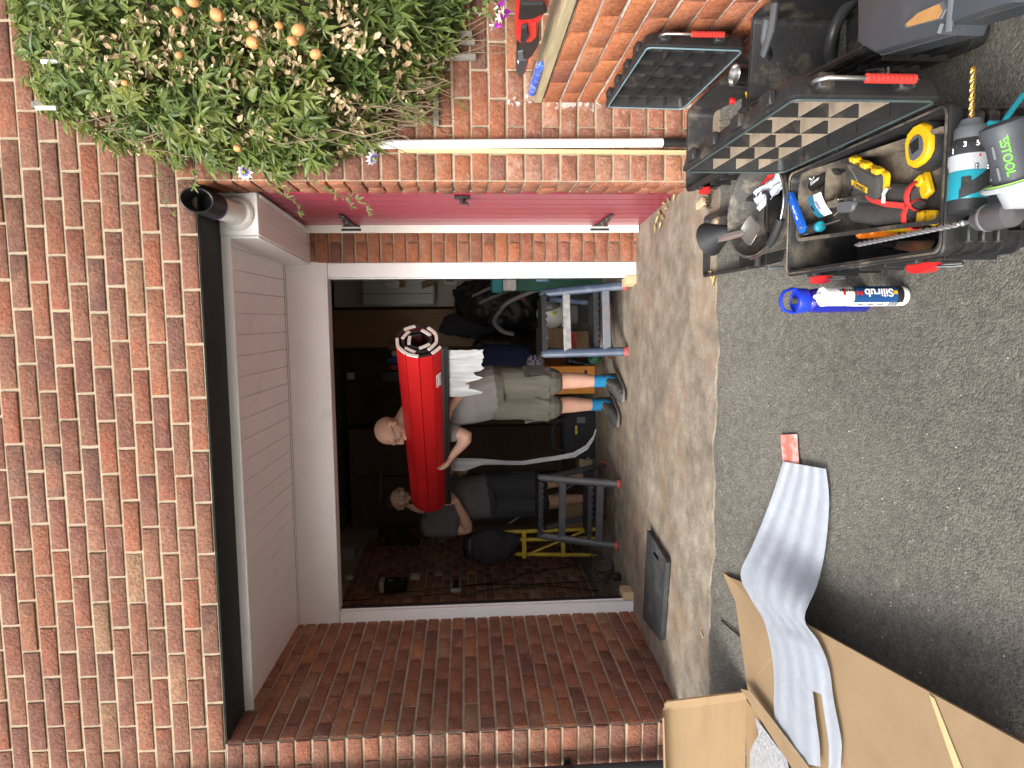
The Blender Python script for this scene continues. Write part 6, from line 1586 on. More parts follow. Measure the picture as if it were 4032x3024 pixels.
# dark heap: black sacks and coats
def lump(nm, lab, cat, px, py, Y, rx, ry, rz, m_, n=9, seed=1, vox=.02, floor=False):
    c = atY(px, py, Y)
    if floor: c.z = FZ + rz * .9
    t = thing(nm, lab, cat, (c.x, c.y, max(FZ, c.z - rz)))
    rr2 = random.Random(seed); mb = MB(); mb.ell(c, (rx, ry, rz), 14, 10)
    for i in range(n):
        a, b = rr2.uniform(0, 6.28), rr2.uniform(-1.2, 1.2)
        q = c + V((rx * .75 * cos(a) * cos(b), ry * .75 * sin(a) * cos(b), rz * .8 * sin(b))); s_ = rr2.uniform(.25, .5)
        mb.ell(q, (rx * s_, ry * s_, rz * s_), 10, 7)
    o = remeshed('body', mb, m_, t, vox, 2)
    for v in o.data.vertices:
        q = v.co * 9 + V((seed, 0, 0)); a = abs(mnoise.noise(q)) + .5 * abs(mnoise.noise(q * 2.3)); v.co += v.normal * ((a - .3) * .16 * min(rx, ry, rz) * 1.6)
    return t
lump('rubbish_sack', 'large black sack heaped high against the cream board', 'sack', 1085, 655, 3.2, .24, .22, .42, M_SACK, 12, 2)
lump('rubbish_sack', 'smaller black sack slumped on the floor below the brown plywood board', 'sack', 1110, 770, 3.2, .2, .2, .55, M_SACK, 9, 5, floor=True)
lump('coat', 'dark blue coat hanging in the shade behind the plaid cushion', 'coat', 1085, 770, 2.9, .11, .08, .3, M_NAVY, 8, 7)
lump('coat', 'black coat hanging in the dark behind the white torn foam', 'coat', 1035, 700, 3.3, .14, .1, .35, M_DKCLOTH, 8, 9)
for i, (a_, b_, lab) in enumerate((((1020, 640), (1085, 612), 'grey plastic strip sticking out of the top of the black sack'), ((1035, 655), (1100, 628), 'second grey strip leaning over the black sack'))):
    a, b = atY(*a_, 2.95), atY(*b_, 2.95); mb = MB(); mb.sheet([[a + V((-.012, 0, 0)), a + V((.012, 0, 0))], [a.lerp(b, .5) + V((-.014, -.02, .01)), a.lerp(b, .5) + V((.014, -.02, .01))], [b + V((-.01, 0, 0)), b + V((.01, 0, 0))]], .003); single('plastic_strip', mb, M_HOSE, lab, 'strip')
a = atY(1128, 640, 2.95); crumple('packet', (a.x, a.y, a.z), .07, .05, .01, M_PINKR, 'crumpled red and white packet lying on the black sack', 'packet', n=6, tiltx=1.0)
a, b = atY(950, 717, 3.3), atY(1008, 715, 3.3)
w = thing('broom', 'broom with a grey pole and black head leaning on the brown plywood board', 'broom', (b.x, b.y, b.z))
mb = MB(); mb.tube([a - b, V()], .011, 10); obj('pole', mb, M_HOSE, w)
mb = MB(); mb.box((0, 0, -.05), (.07, .05, .11), .015); obj('head', mb, M_RUBBER, w); mb = MB(); mb.box((.03, -.005, -.13), (.03, .03, .05), .008); obj('yellow_tip', mb, M_YEL2, w)
# vacuum cleaner
c = atY(1192, 678, 2.35)
w = thing('vacuum_cleaner', 'white and grey vacuum cleaner with lime buttons behind the blue step stool', 'vacuum cleaner', (c.x, c.y, c.z - .1))
mb = MB(); mb.ell((0, 0, .1), (.115, .15, .12), 20, 14); obj('shell', mb, M_VACW, w)
mb = MB(); mb.ell((.055, -.07, .125), (.06, .09, .085), 16, 11); obj('grey_lid', mb, M_VACG, w)
for (dx, dz) in ((.085, .17), (.055, .12), (-.0, .1)):
    mb = MB(); mb.ell((dx, -.15 + abs(dx) * .25, dz), (.018, .02, .018), 12, 8); obj('button', mb, M_LIME, w)
mb = MB(); mb.ell((-.08, -.03, .0), (.035, .06, .055), 14, 9); obj('wheel', mb, M_VACG, w)
mb = MB(); mb.ell((-.085, -.075, .0), (.022, .03, .034), 12, 8); obj('wheel_cap', mb, M_VACW, w)
mb = MB(); mb.box((0, .0, -.05), (.16, .2, .11), .02); obj('base', mb, M_VACG, w)
pts = [atY(px, py, Y) - V((c.x, c.y, c.z - .1)) for px, py, Y in ((1195, 640, 2.35), (1165, 626, 2.35), (1125, 640, 2.38), (1095, 655, 2.4), (1080, 672, 2.4), (1068, 695, 2.36), (1085, 715, 2.33), (1110, 722, 2.33))]
mb = MB(); 
mb.tube(smooth_path(pts), .018, 12); obj('hose', mb, M_HOSE, w)
# stand the cleaner on a crate so that it does not float
t, W_, H_ = wbox('crate', 'black plastic crate on the floor under the vacuum cleaner', 'crate', 1222, 1290, 610, 715, 2.3, .3, M_BLACK, .01, floor=1)
for i in range(5): mb = MB(); mb.box((-W_ / 2 + W_ * (i + .5) / 5, -.152, H_ * .5), (W_ / 8, .006, H_ * .7), .002); obj('slat', mb, M_CHEST, t)
mb = MB(); mb.box((.03, -.153, H_ * .72), (.05, .004, .03)); obj('sticker', mb, M_PAPERW, t)
t, W_, H_ = wbox('cardboard_box', 'worn brown cardboard box with a torn white label behind the blue step stool', 'cardboard box', 1166, 1300, 707, 772, 2.42, .26, M_CARDD, floor=1)
mb = MB(); mb.prism([(-.02, -.012), (.015, -.016), (.022, .014), (.0, .012), (-.016, .018)], .001, T(W_ * .12, -.1315, H_ - .05) @ RX(pi / 2)); obj('label', mb, M_PAPERW, t)
mb = MB(); mb.box((0, -.131, H_ - .105), (W_, .002, .002)); obj('crease', mb, M_DKGAP, t)
crumple('carrier_bag', tuple(atY(1232, 735, 2.2)), .12, .1, .02, M_PINKR, 'crumpled red and white carrier bag seen through the blue step stool', 'bag', n=7, tiltx=1.1)
a = atY(1250, 752, 2.2); lump('carrier_bag', 'small green bag on the floor beside the red carrier bag', 'bag', 1252, 775, 2.3, .05, .05, .05, mat('green_bag', (.04, .2, .12), .5, .2, 10), 6, 3, vox=.01, floor=True)
# black caster-wheeled tool between them and the orange box
c = atG(1283, 785)
w = thing('floor_roller', 'black wheeled skate on the floor beside the orange box', 'skate', (c.x, c.y, FZ))
mb = MB(); mb.lathe([(0, -.02), (.045, -.02), (.05, -.01), (.05, .01), (.045, .02), (0, .02)], 18, T(0, 0, .05) @ RY(pi / 2) @ RX(.4)); obj('wheel', mb, M_RUBBER, w); mb = MB(); mb.tube([(0, 0, .05), (.0, .02, .12), (.03, .05, .2)], [.02, .025, .03], 10); obj('arm', mb, M_BLACK, w); mb = MB(); mb.ell((.02, .04, .19), (.04, .04, .035), 12, 8); obj('hub', mb, M_RUBBER, w)
# orange product box
t, W_, H_ = wbox('product_box', 'bright orange box with a printed black tool picture, standing behind the man', 'box', 1176, 1296, 790, 852, 2.5, .16, M_ORBOX, floor=1)
mb = MB(); mb.M = T(.02, -.0815, .1) @ RX(pi / 2)
for poly in ([(-.05, .01), (-.01, .012), (.01, .03), (.0, .036), (-.05, .022)], [(-.01, .012), (.02, -.03), (.035, -.024), (.01, .03)], [(.02, -.03), (.055, -.035), (.06, -.012), (.033, -.01)], [(-.03, .01), (-.02, -.012), (-.012, -.01), (-.016, .012)]): mb.prism(poly, .001)
o = obj('tool_print', mb, M_BLACKP, t); stuff(o)
mb = MB(); mb.lathe([(0, 0), (.02, 0), (.02, .001), (0, .001)], 16, T(-.03, -.081, H_ - .1) @ RX(pi / 2)); obj('round_logo', mb, M_PAPERW, t)
mb = MB(); mb.lathe([(.018, 0), (.021, 0), (.021, .001), (.018, .001)], 16, T(.06, -.081, H_ - .06) @ RX(pi / 2)); obj('ring_print', mb, M_PAPERW, t)
t, W_, H_ = wbox('product_box', 'dark flat box standing just behind the orange one', 'box', 1176, 1296, 765, 792, 2.72, .1, mat('dark_orange_box', (.35, .12, .03), .7, .1), floor=1)
# plaid cushion
w = lump('cushion', 'purple and white checked cushion lying on the cardboard box', 'cushion', 1157, 787, 2.55, .085, .06, .075, mat('check_cloth', (.25, .24, .33), .9, .1), 4, 4, vox=.012)
ck_ = MATS['check_cloth'].node_tree; tx = ck_.nodes.new('ShaderNodeTexChecker'); tx.inputs['Scale'].default_value = 55; tx.inputs[1].default_value = (.5, .48, .52, 1); tx.inputs[2].default_value = (.1, .07, .2, 1)
ck_.links.new(ck_.nodes['Texture Coordinate'].outputs['Object'], tx.inputs[0]); ck_.links.new(tx.outputs[0], ck_.nodes['Principled BSDF'].inputs['Base Color'])
# teal and white tubs beside the right rail
t, W_, H_ = wbox('tub', 'small teal plastic tub just inside the right door rail', 'tub', 1062, 1086, 600, 632, 2.2, .12, M_TEAL2, .01)
t, W_, H_ = wbox('tub', 'white lidded tub beside the teal one, inside the right rail', 'tub', 1087, 1116, 600, 628, 2.2, .12, M_VACW, .01)
mb = MB(); mb.box((.0, -.062, H_ * .55), (W_ * .8, .004, .01)); obj('handle', mb, M_PAPERW, t)
t, W_, H_ = wbox('shelf_unit', 'dark metal shelf unit just inside the right door rail', 'shelf', 1117, 1300, 597, 628, 2.2, .2, M_GREEN2, .004, floor=1)
t, W_, H_ = wbox('booklet', 'light blue booklet standing on the dark shelf by the right rail', 'booklet', 1158, 1185, 597, 608, 2.15, .02, mat('sky_blue_card', (.2, .45, .65), .5, .1, 10, col2=(.7, .75, .8), mix_scale=30), .002)
# black tool bag on the floor
c = atG(1286, 940)
w = thing('tool_bag', 'big black tool bag with a small yellow tag on the garage floor', 'tool bag', (c.x, c.y + .1, FZ))
mb = MB(); mb.loft([rr(.40, .22, .05, 0), rr(.42, .24, .06, .05), rr(.40, .22, .07, .19), rr(.34, .12, .05, .24), rr(.30, .05, .02, .255)]); obj('body', mb, M_DKCLOTH, w)
mb = MB(); mb.box((.05, -.115, .16), (.07, .006, .02), .002); obj('yellow_tag', mb, M_YEL2, w); mb = MB(); mb.box((.13, -.115, .12), (.05, .006, .07), .002); obj('badge', mb, M_GREYP, w)
mb = MB(); mb.tube(smooth_path([V((-.13, -.05, .24)), V((-.11, -.06, .32)), V((.0, -.06, .35)), V((.11, -.06, .32)), V((.13, -.05, .24))]), .012, 10); obj('carry_handle', mb, M_DKCLOTH, w)
for x in (-.19, -.16): mb = MB(); mb.box((x, -.1, .06), (.02, .02, .03), .004); obj('buckle', mb, M_CHROME, w)
t, W_, H_ = wbox('timber_baulk', 'dark timber baulk on the floor between the tool bag and the grey stool', 'timber', 1252, 1290, 985, 1045, 2.6, .2, M_PINE, floor=1)
# oak door with a letter plate at the back
t, W_, H_ = wbox('back_door', 'brown wooden door with an oval plate at the back of the garage', 'door', 955, 1300, 905, 1012, 4.6, .05, M_OAK, floor=1)
mb = MB(); mb.lathe([(0, 0), (.05, 0), (.052, .006), (.035, .008), (.03, .004), (0, .004)], 20, T(-.08, -.026, atY(1035, 952, 4.6).z - FZ) @ RX(pi / 2) @ S(.5, 1.3, 1)); obj('oval_plate', mb, M_CHROME, t)
for x in (-W_ / 2 + .0, W_ / 2): mb = MB(); mb.box((x * .97, -.03, H_ / 2), (.05, .02, H_), .004); obj('stile', mb, M_OAK, t)
t, W_, H_ = wbox('cupboard', 'dark brown wall cupboard at the back above the men', 'cupboard', 760, 862, 925, 1150, 4.5, .3, mat('cupboard_brown', (.16, .11, .07), .6, .15, 4, stretch=(1, 1, 5)), floor=0)
mb = MB(); mb.box((.05, -.16, H_ / 2), (.008, .02, H_ * .96)); obj('door_gap', mb, M_DKGAP, t)
t, W_, H_ = wbox('red_cabinet', 'dark red metal cabinet half hidden behind the bald man', 'cabinet', 925, 1120, 880, 906, 3.4, .25, mat('dark_red_metal', (.22, .02, .018), .5, .1), floor=1)
mb = MB(); a, b = atY(822, 1022, 4.0), atY(822, 1092, 4.0); mb.tube([a, b], .018, 8); single('lamp_tube', mb, M_HOSE, 'thin grey strip light on the wall behind the shaded man', 'strip light')
# packets on a high shelf behind the roll
t, W_, H_ = wbox('shelf', 'dark wooden shelf at the back behind the red roll, holding packets', 'shelf', 868, 880, 700, 905, 3.6, .3, M_OAK, .003)
for i, (x0, x1, y0, y1, m_, lab) in enumerate(((838, 868, 742, 756, M_CARDD, 'cream carton on the dark shelf behind the coil of the roll'), (846, 868, 757, 770, M_VACW, 'white label tin on the dark shelf'), (836, 868, 771, 786, mat('shelf_blue', (.03, .06, .28), .5, .1), 'blue box on the dark shelf'), (842, 868, 787, 800, mat('shelf_red', (.35, .03, .03), .5, .1), 'red packet on the dark shelf'), (824, 868, 802, 826, M_BLACK, 'black round tub on the dark shelf'))):
    wbox('packet', lab, 'packet', x0, x1, y0, y1, 3.62, .12, m_, .006)
t, W_, H_ = wbox('label_card', 'small white card hanging high in the dark behind the roll', 'card', 750, 765, 805, 820, 3.8, .02, M_VACW, .002)
t, W_, H_ = wbox('bag', 'dark bag with a pink floral print hanging on the left back wall', 'bag', 818, 905, 1140, 1190, 3.9, .1, mat('floral_bag', (.03, .035, .025), .8, .3, 20, col2=(.3, .1, .12), mix_scale=9), .03)
# left wall: plastic box, sockets, charger
def onwall(px, py): return atX(px, py, GLX)
c = onwall(752, 1205); w = thing('plastic_box', 'grey open plastic box fixed high on the left garage wall', 'box', (GLX, c.y, c.z - .08))
mb = MB(); mb.loft([rr(.10, .2, .01, 0, dx=.06), rr(.13, .24, .01, .12, dx=.07), rr(.12, .23, .008, .12, dx=.07), rr(.1, .19, .008, .01, dx=.06)]); obj('box', mb, mat('grey_tub', (.36, .36, .31), .6, .1), w)
def plate(px, py, wy, wz, lab, nm='wall_socket'):
    c = onwall(px, py); t = thing(nm, lab, 'socket', (GLX + .01, c.y, c.z))
    mb = MB(); mb.box((.016, 0, 0), (.03, wy, wz), .004); obj('plate', mb, M_VACW, t); return t
t = plate(897, 1252, .1, .09, 'single white switch plate on the left garage wall above the plugged in socket')
mb = MB(); mb.box((.034, 0, 0), (.006, .02, .03), .002); obj('rocker', mb, M_PAPERW, t)
t = plate(985, 1275, .15, .09, 'double white socket on the left garage wall with black plugs in it')
for y in (-.035, .035): mb = MB(); mb.box((.045, y, .0), (.03, .045, .05), .008); obj('plug', mb, M_BLACK, t)
c = onwall(850, 1280); w = thing('battery_charger', 'black battery charger with a white top hanging on the left garage wall', 'charger', (GLX + .02, c.y, c.z - .12))
mb = MB(); mb.box((.05, 0, .1), (.09, .13, .2), .015); obj('battery', mb, M_BLACK, w); mb = MB(); mb.box((.05, 0, .215), (.1, .14, .04), .01); obj('white_top', mb, M_VACW, w); mb = MB(); mb.box((.096, -.02, .14), (.004, .02, .05)); obj('green_mark', mb, M_LIME, w)
mb = MB(); mb.box((.096, -.0, .04), (.003, .05, .03)); obj('label', mb, M_HOSE, w)
c = onwall(755, 1255); mb = MB(); mb.ell((GLX + .03, c.y, c.z), (.03, .03, .04), 12, 8); single('alarm_bell', mb, M_VACW, 'small round white fitting high on the left garage wall', 'fitting')
M_CABLE = mat('black_cable', (.02, .014, .013), .5, .1, 20)
def cable(pts, lab, r=.0042, X=GLX + .035):
    P = [atX(px, py, X + dx) for px, py, dx in pts]; mb = MB(); mb.tube(smooth_path(P, 6), r, 6); return single('cable', mb, M_CABLE, lab, 'cable')
cable([(735, 1298, .03), (790, 1295, .02), (830, 1283, .02), (900, 1277, .01), (980, 1268, .02), (1060, 1262, .0), (1150, 1262, .0), (1230, 1258, 0), (1290, 1255, .05)], 'uppermost long black cable running down the left garage wall from the charger')
cable([(890, 1290, .04), (960, 1283, .02), (1000, 1286, .01), (1050, 1275, .02), (1120, 1268, 0), (1180, 1265, .0), (1250, 1272, .02), (1300, 1276, .08), (1335, 1262, .2)], 'sagging black cable running from the double socket down the left garage wall')
cable([(985, 1268, .05), (1030, 1262, .02), (1090, 1255, 0), (1130, 1240, .0), (1180, 1232, .02), (1235, 1222, .05), (1250, 1212, .1), (1225, 1195, .12)], 'thin black cable looping from the double socket towards the yellow trestle')
# coil of cable on the floor
cc = atG(1330, 1228); mb = MB(); P = []
for i in range(90):
    a = i * .36; r = .085 + .03 * sin(i * .61); P.append(V((cc.x - .02 + r * 1.0 * cos(a) + .03 * sin(i * .17), cc.y + .08 + .05 * sin(a), FZ + .09 + .07 * sin(a) + .012 * sin(i * .9))))
for p in P: p.z = max(FZ + .006, p.z)
mb.tube(P, .0045, 6); single('cable_coil', mb, M_CABLE, 'tangled coil of black cable on the floor by the left wall', 'cable')
mb = MB(); c = atG(1345, 1252); mb.box((c.x, c.y + .05, FZ + .035), (.05, .05, .06), .01); single('plug', mb, M_BLACK, 'black mains plug lying at the end of the cable coil', 'plug')
# yellow trestle with a dark coat over it
c = atG(1290, 1168)
w = thing('trestle', 'folded yellow steel trestle leaning by the left wall', 'trestle', (c.x, c.y, FZ))
for dx, top in ((-.12, .95), (.02, .92), (.1, .97)):
    mb = MB(); mb.tube([(dx, 0, 0), (dx * .8, .05, top)], .016, 8); obj('leg', mb, M_YEL2, w)
for z in (.28, .6): mb = MB(); mb.box((-.01, .01, z), (.24, .02, .035), .003); obj('rail', mb, M_YEL2, w)
mb = MB(); mb.tube([(.1, .02, .05), (-.1, .03, .55)], .01, 8); obj('brace', mb, M_YEL2, w)
lump('coat', 'dark grey coat thrown over the top of the yellow trestle', 'coat', 1065, 1180, 2.38, .15, .1, .19, M_DKCLOTH, 9, 12)
lump('tool_bag', 'black tool bag resting beside the coat on the trestle', 'tool bag', 1015, 1180, 2.42, .12, .09, .06, M_BLACK, 6, 14)
t, W_, H_ = wbox('cardboard_box', 'low brown box on the floor between the grey stool legs', 'cardboard box', 1222, 1300, 1080, 1140, 2.75, .25, M_CARDD, floor=1)
a, b = atY(1100, 1130, 2.5), atG(1290, 1030); mb = MB(); mb.tube([a, V((b.x, 2.3, FZ + .16))], .009, 8); single('conduit', mb, M_HOSE, 'grey plastic conduit leaning across behind the grey stool', 'conduit')
# ================================================================== CLIMBER, TRELLIS, FUCHSIA
def leaf_mat(name, cols, rough=.45, trans=.3):
    mt = bpy.data.materials.new(name); mt.use_nodes = True; nt = mt.node_tree; nd = nt.nodes; lk = nt.links
    b = nd['Principled BSDF']; out = nd['Material Output']; b.inputs['Roughness'].default_value = rough
    oi = nd.new('ShaderNodeObjectInfo'); geo = nd.new('ShaderNodeNewGeometry'); tc = nd.new('ShaderNodeTexCoord')
    wn_ = nd.new('ShaderNodeTexWhiteNoise'); 
    n = nd.new('ShaderNodeTexNoise'); n.inputs['Scale'].default_value = 7; n.inputs['Detail'].default_value = 2; lk.new(geo.outputs['Position'], n.inputs['Vector'])
    ad = nd.new('ShaderNodeMath'); ad.operation = 'MULTIPLY_ADD'; ad.inputs[1].default_value = .45; lk.new(geo.outputs['Random Per Island'], ad.inputs[0])
    sb = nd.new('ShaderNodeMath'); sb.operation = 'MULTIPLY_ADD'; sb.inputs[1].default_value = .9; sb.inputs[2].default_value = -.2; lk.new(n.outputs[0], sb.inputs[0]); lk.new(sb.outputs[0], ad.inputs[2])
    rp = nd.new('ShaderNodeValToRGB'); el = rp.color_ramp.elements
    for i, (p, c) in enumerate(cols):
        e = el[i] if i < 2 else el.new(p)
        e.position = p; e.color = (*c, 1)
    lk.new(ad.outputs[0], rp.inputs[0]); lk.new(rp.outputs[0], b.inputs['Base Color'])
    tr = nd.new('ShaderNodeBsdfTranslucent'); hs_n = nd.new('ShaderNodeHueSaturation'); hs_n.inputs['Value'].default_value = 1.5; lk.new(rp.outputs[0], hs_n.inputs['Color']); lk.new(hs_n.outputs[0], tr.inputs[0])
    mx = nd.new('ShaderNodeMixShader'); mx.inputs[0].default_value = trans; lk.new(b.outputs[0], mx.inputs[1]); lk.new(tr.outputs[0], mx.inputs[2]); lk.new(mx.outputs[0], out.inputs[0])
    return mt
M_LEAF = leaf_mat('climber_leaf', [(.0, (.042, .078, .024)), (.3, (.085, .135, .03)), (.55, (.145, .19, .042)), (.8, (.235, .255, .06)), (1, (.4, .38, .12))])
M_DRY = leaf_mat('dry_leaf', [(0, (.28, .19, .1)), (.4, (.5, .38, .22)), (.8, (.66, .56, .38)), (1, (.45, .3, .18))], .8, .2)
M_STEM = mat('stem', (.2, .15, .09), .8, .25, 30)
M_STEMG = mat('green_stem', (.1, .16, .04), .7, .2, 30)
M_FRUIT = mat('orange_fruit', (.58, .27, .1), .5, .1, 20, .3, 60, dirt=(.7, .42, .16), dirt_scale=14, dirt_amt=.35)
M_TREL = mat('grey_trellis', (.22, .2, .18), .85, .2, 8, .4, 60, stretch=(8, 8, 1))
rp2 = random.Random(77)
def leaflet(L, wd, fold, droop):
    # a folded pointed blade along +x: midrib low, sides raised
    xs = (0, .3, .65, 1.0); ws = (.15, 1.0, .8, .0)
    mid = [(L * x, 0, -droop * x * x * L) for x in xs]; l = [(L * x, wd * w_, fold * w_ * wd - droop * x * x * L) for x, w_ in zip(xs, ws)]; r = [(L * x, -wd * w_, fold * w_ * wd - droop * x * x * L) for x, w_ in zip(xs, ws)]
    v = mid + l[:3] + r[:3]
    return v, [(0, 1, 5, 4), (1, 2, 6, 5), (2, 3, 6), (0, 7, 8, 1), (1, 8, 9, 2), (2, 9, 3)]
def palmate(s_, nl=5):
    mb = MB()
    for k in range(nl):
        a = (k - (nl - 1) / 2) * radians(46 if nl == 5 else 40) + rp2.uniform(-.12, .12); L = s_ * (1 - .16 * abs(k - (nl - 1) / 2)) * rp2.uniform(.85, 1.1)
        v, f = leaflet(L, L * rp2.uniform(.11, .17), rp2.uniform(.2, .7), rp2.uniform(.05, .5)); mb.add(v, f, RZ(a) @ RY(rp2.uniform(-.2, .25)))
    mb.tube([(-s_ * .45, 0, -.004), (0, 0, 0)], s_ * .016, 3, caps=False)
    return mb
def broad(s_):
    mb = MB(); v, f = leaflet(s_, s_ * .3, .5, .3); mb.add(v, f); return mb
# silhouette of the climber on the picture (upper edge beyond the frame)
OUT = [(8, -40), (20, 60), (40, 140), (60, 200), (95, 250), (150, 268), (200, 300), (250, 335), (300, 345), (340, 350), (400, 372), (450, 385), (520, 372), (600, 385), (650, 370), (700, 375), (740, 345), (790, 325), (830, 300), (880, 275), (930, 250), (960, 205), (945, 165), (965, 130), (985, 90), (1000, 40), (1010, -40)]
def inside(x, y, poly):
    c = False; n = len(poly)
    for i in range(n):
        x1, y1 = poly[i]; x2, y2 = poly[(i + 1) % n]
        if (y1 > y) != (y2 > y) and x < (x2 - x1) * (y - y1) / (y2 - y1) + x1: c = not c
    return c
def edge_dist(x, y):
    d = 1e9
    for (x1, y1), (x2, y2) in zip(OUT, OUT[1:]):
        t = max(0, min(1, ((x - x1) * (x2 - x1) + (y - y1) * (y2 - y1)) / ((x2 - x1) ** 2 + (y2 - y1) ** 2))); d = min(d, math.hypot(x - x1 - t * (x2 - x1), y - y1 - t * (y2 - y1)))
    return d
w = thing('climbing_plant', 'leafy passion flower climber with orange fruit covering the upper right wall', 'climbing plant', (1.0, -.1, 1.0))
winv = WM[w.name].inverted()
templates = [palmate(.052), palmate(.06), palmate(.046), palmate(.058, 3), palmate(.064), palmate(.042), broad(.05)]
tmesh = [mesh_of('leaf', t_, M_LEAF, None, fix=False) for t_ in templates]
items = []
tries = 0
while len(items) < 3300 and tries < 40000:
    tries += 1
    px, py = rp2.uniform(0, 1010), rp2.uniform(-40, 395)
    if not inside(px, py, OUT): continue
    ed = edge_dist(px, py)
    # ragged: thinner at the rim, holes low down on the right where bare stems hang
    if rp2.random() > min(1, .35 + ed / 45): continue
    if px > 700 and 190 < py < 300 and rp2.random() < .6: continue
    if math.sin(px * .031 + 1) * math.sin(py * .045 + px * .012) > .62 and rp2.random() < .75: continue
    thick = min(.34, .05 + ed * .0023) * (1.0 if px < 700 else .75)
    Y = -.02 - thick * (rp2.random() ** .6)
    p = atY(px, py, Y)
    items.append((Y, p, px, py))
items.sort(key=lambda q: q[0])
fol = MB()
def leafM(p, s_=1.0, out=.9):
    n_ = V((rp2.gauss(-.1, .55), -out + rp2.gauss(0, .35), rp2.gauss(.5, .5))).normalized()
    d = V((rp2.gauss(0, .8), rp2.gauss(-.3, .4), rp2.gauss(-.55, .6))); d = (d - n_ * d.dot(n_))
    if d.length < 1e-3: d = n_.orthogonal()
    return frame(p, d, n_) @ S(s_, s_, s_)
for i, (Y, p, px, py) in enumerate(items):
    k = rp2.randrange(len(templates)); Mx = winv @ leafM(p, rp2.uniform(.75, 1.3))
    if i < 290: inst('leaf', tmesh[k], w, Mx)
    else: fol.add(templates[k].v, templates[k].f, Mx)
# loose shoots reaching over the door and the flue
shoots = [[(560, 385), (590, 400), (612, 420), (640, 440), (648, 462)], [(640, 380), (690, 400), (720, 415), (745, 428), (760, 450)], [(735, 420), (765, 428), (790, 445), (798, 468)], [(430, 375), (420, 395), (412, 412)], [(300, 345), (345, 395), (350, 430), (380, 470)], [(950, 200), (985, 215), (1000, 235)], [(580, 388), (600, 402), (625, 412)], [(330, 350), (350, 380), (370, 400)]]
stm = MB()
for sh in shoots:
    P = [winv @ atY(px, py, -.06 - .03 * rp2.random()) for px, py in sh]; P = smooth_path(P, 4); stm.tube(P, .0012, 4)
    for q in P[3::2]:
        k = rp2.randrange(6); fol.add(templates[k].v, templates[k].f, winv @ leafM(WM[w.name] @ q, rp2.uniform(.35, .6)))
stuff(obj('foliage', fol, M_LEAF, w, None))
# dry curled leaves
dry = MB()
cl = [(rp2.uniform(250, 700), rp2.uniform(30, 190)) for _ in range(44)] + [(rp2.uniform(60, 940), rp2.uniform(0, 340)) for _ in range(46)]
for cx, cy in cl:
    if not inside(cx, cy, OUT): continue
    for q in range(rp2.randrange(8, 20)):
        px, py = rp2.gauss(cx, 24), rp2.gauss(cy, 14)
        if not inside(px, py, OUT): continue
        p = atY(px, py, -.05 - min(.3, edge_dist(px, py) * .0023) * rp2.uniform(.7, 1.08))
        s_ = rp2.uniform(.007, .017); g = [[V((s_ * (u - 1), s_ * .5 * (vv - 1) * (1.3 - abs(u - 1) * .8), s_ * .35 * (vv - 1) ** 2 + s_ * rp2.uniform(-.2, .2))) for vv in range(3)] for u in range(3)]
        Mx = winv @ leafM(p, 1, .6); dry.add([pp for r in g for pp in r], [(0, 1, 4, 3), (1, 2, 5, 4), (3, 4, 7, 6), (4, 5, 8, 7)], Mx)
stuff(obj('dry_leaves', dry, M_DRY, w, None))
# stems: long hanging ones and bare twigs low down
for i in range(130):
    px0, py0 = rp2.uniform(80, 700), rp2.uniform(0, 300)
    P = []; px, py = px0, py0; Y = -.04 - rp2.uniform(0, .18)
    for k in range(7):
        P.append(winv @ atY(px, py, Y)); px += rp2.uniform(25, 65); py += rp2.gauss(2, 16); Y += rp2.uniform(-.02, .02)
        if px > 985: break
    if len(P) > 2: stm.tube(smooth_path(P, 3), rp2.uniform(.0012, .003), 4)
for i in range(60):
    px0, py0 = rp2.uniform(720, 900), rp2.uniform(120, 290); P = []; px, py = px0, py0; Y = -.03 - rp2.uniform(0, .16)
    for k in range(5):
        P.append(winv @ atY(px, py, Y)); px += rp2.uniform(10, 32); py += rp2.gauss(0, 9)
    stm.tube(smooth_path(P, 3), rp2.uniform(.0008, .0017), 4)
stuff(obj('stems', stm, M_STEM, w, None))
for i, (px, py) in enumerate(((417, 3), (384, 25), (469, 32), (548, 55), (603, 55), (645, 65), (546, 92), (632, 89), (682, 117), (387, 119), (513, 320), (270, 179))):
    Y = -.1 - min(.3, edge_dist(px, py) * .0024); p = winv @ atY(px, py, Y); r = (.019, .015, .022, .016, .013, .021, .021, .016, .018, .012, .014, .011)[i]
    mb = MB(); mb.lathe([(0, -r * 1.15), (r * .45, -r * 1.08), (r * .85, -r * .6), (r, 0), (r * .86, r * .6), (r * .45, r * 1.05), (r * .1, r * 1.2), (0, r * 1.22)], 16, T(*p) @ Euler((rp2.uniform(-.5, .5), rp2.uniform(-.5, .5), 0)).to_matrix().to_4x4()); obj('fruit', mb, M_FRUIT, w)
M_PET = mat('pale_petal', (.72, .7, .72), .6, .06, 20); M_PURP = mat('purple_filament', (.18, .12, .45), .6, .1, 20); M_LIMEC = mat('lime_centre', (.35, .42, .08), .5, .1)
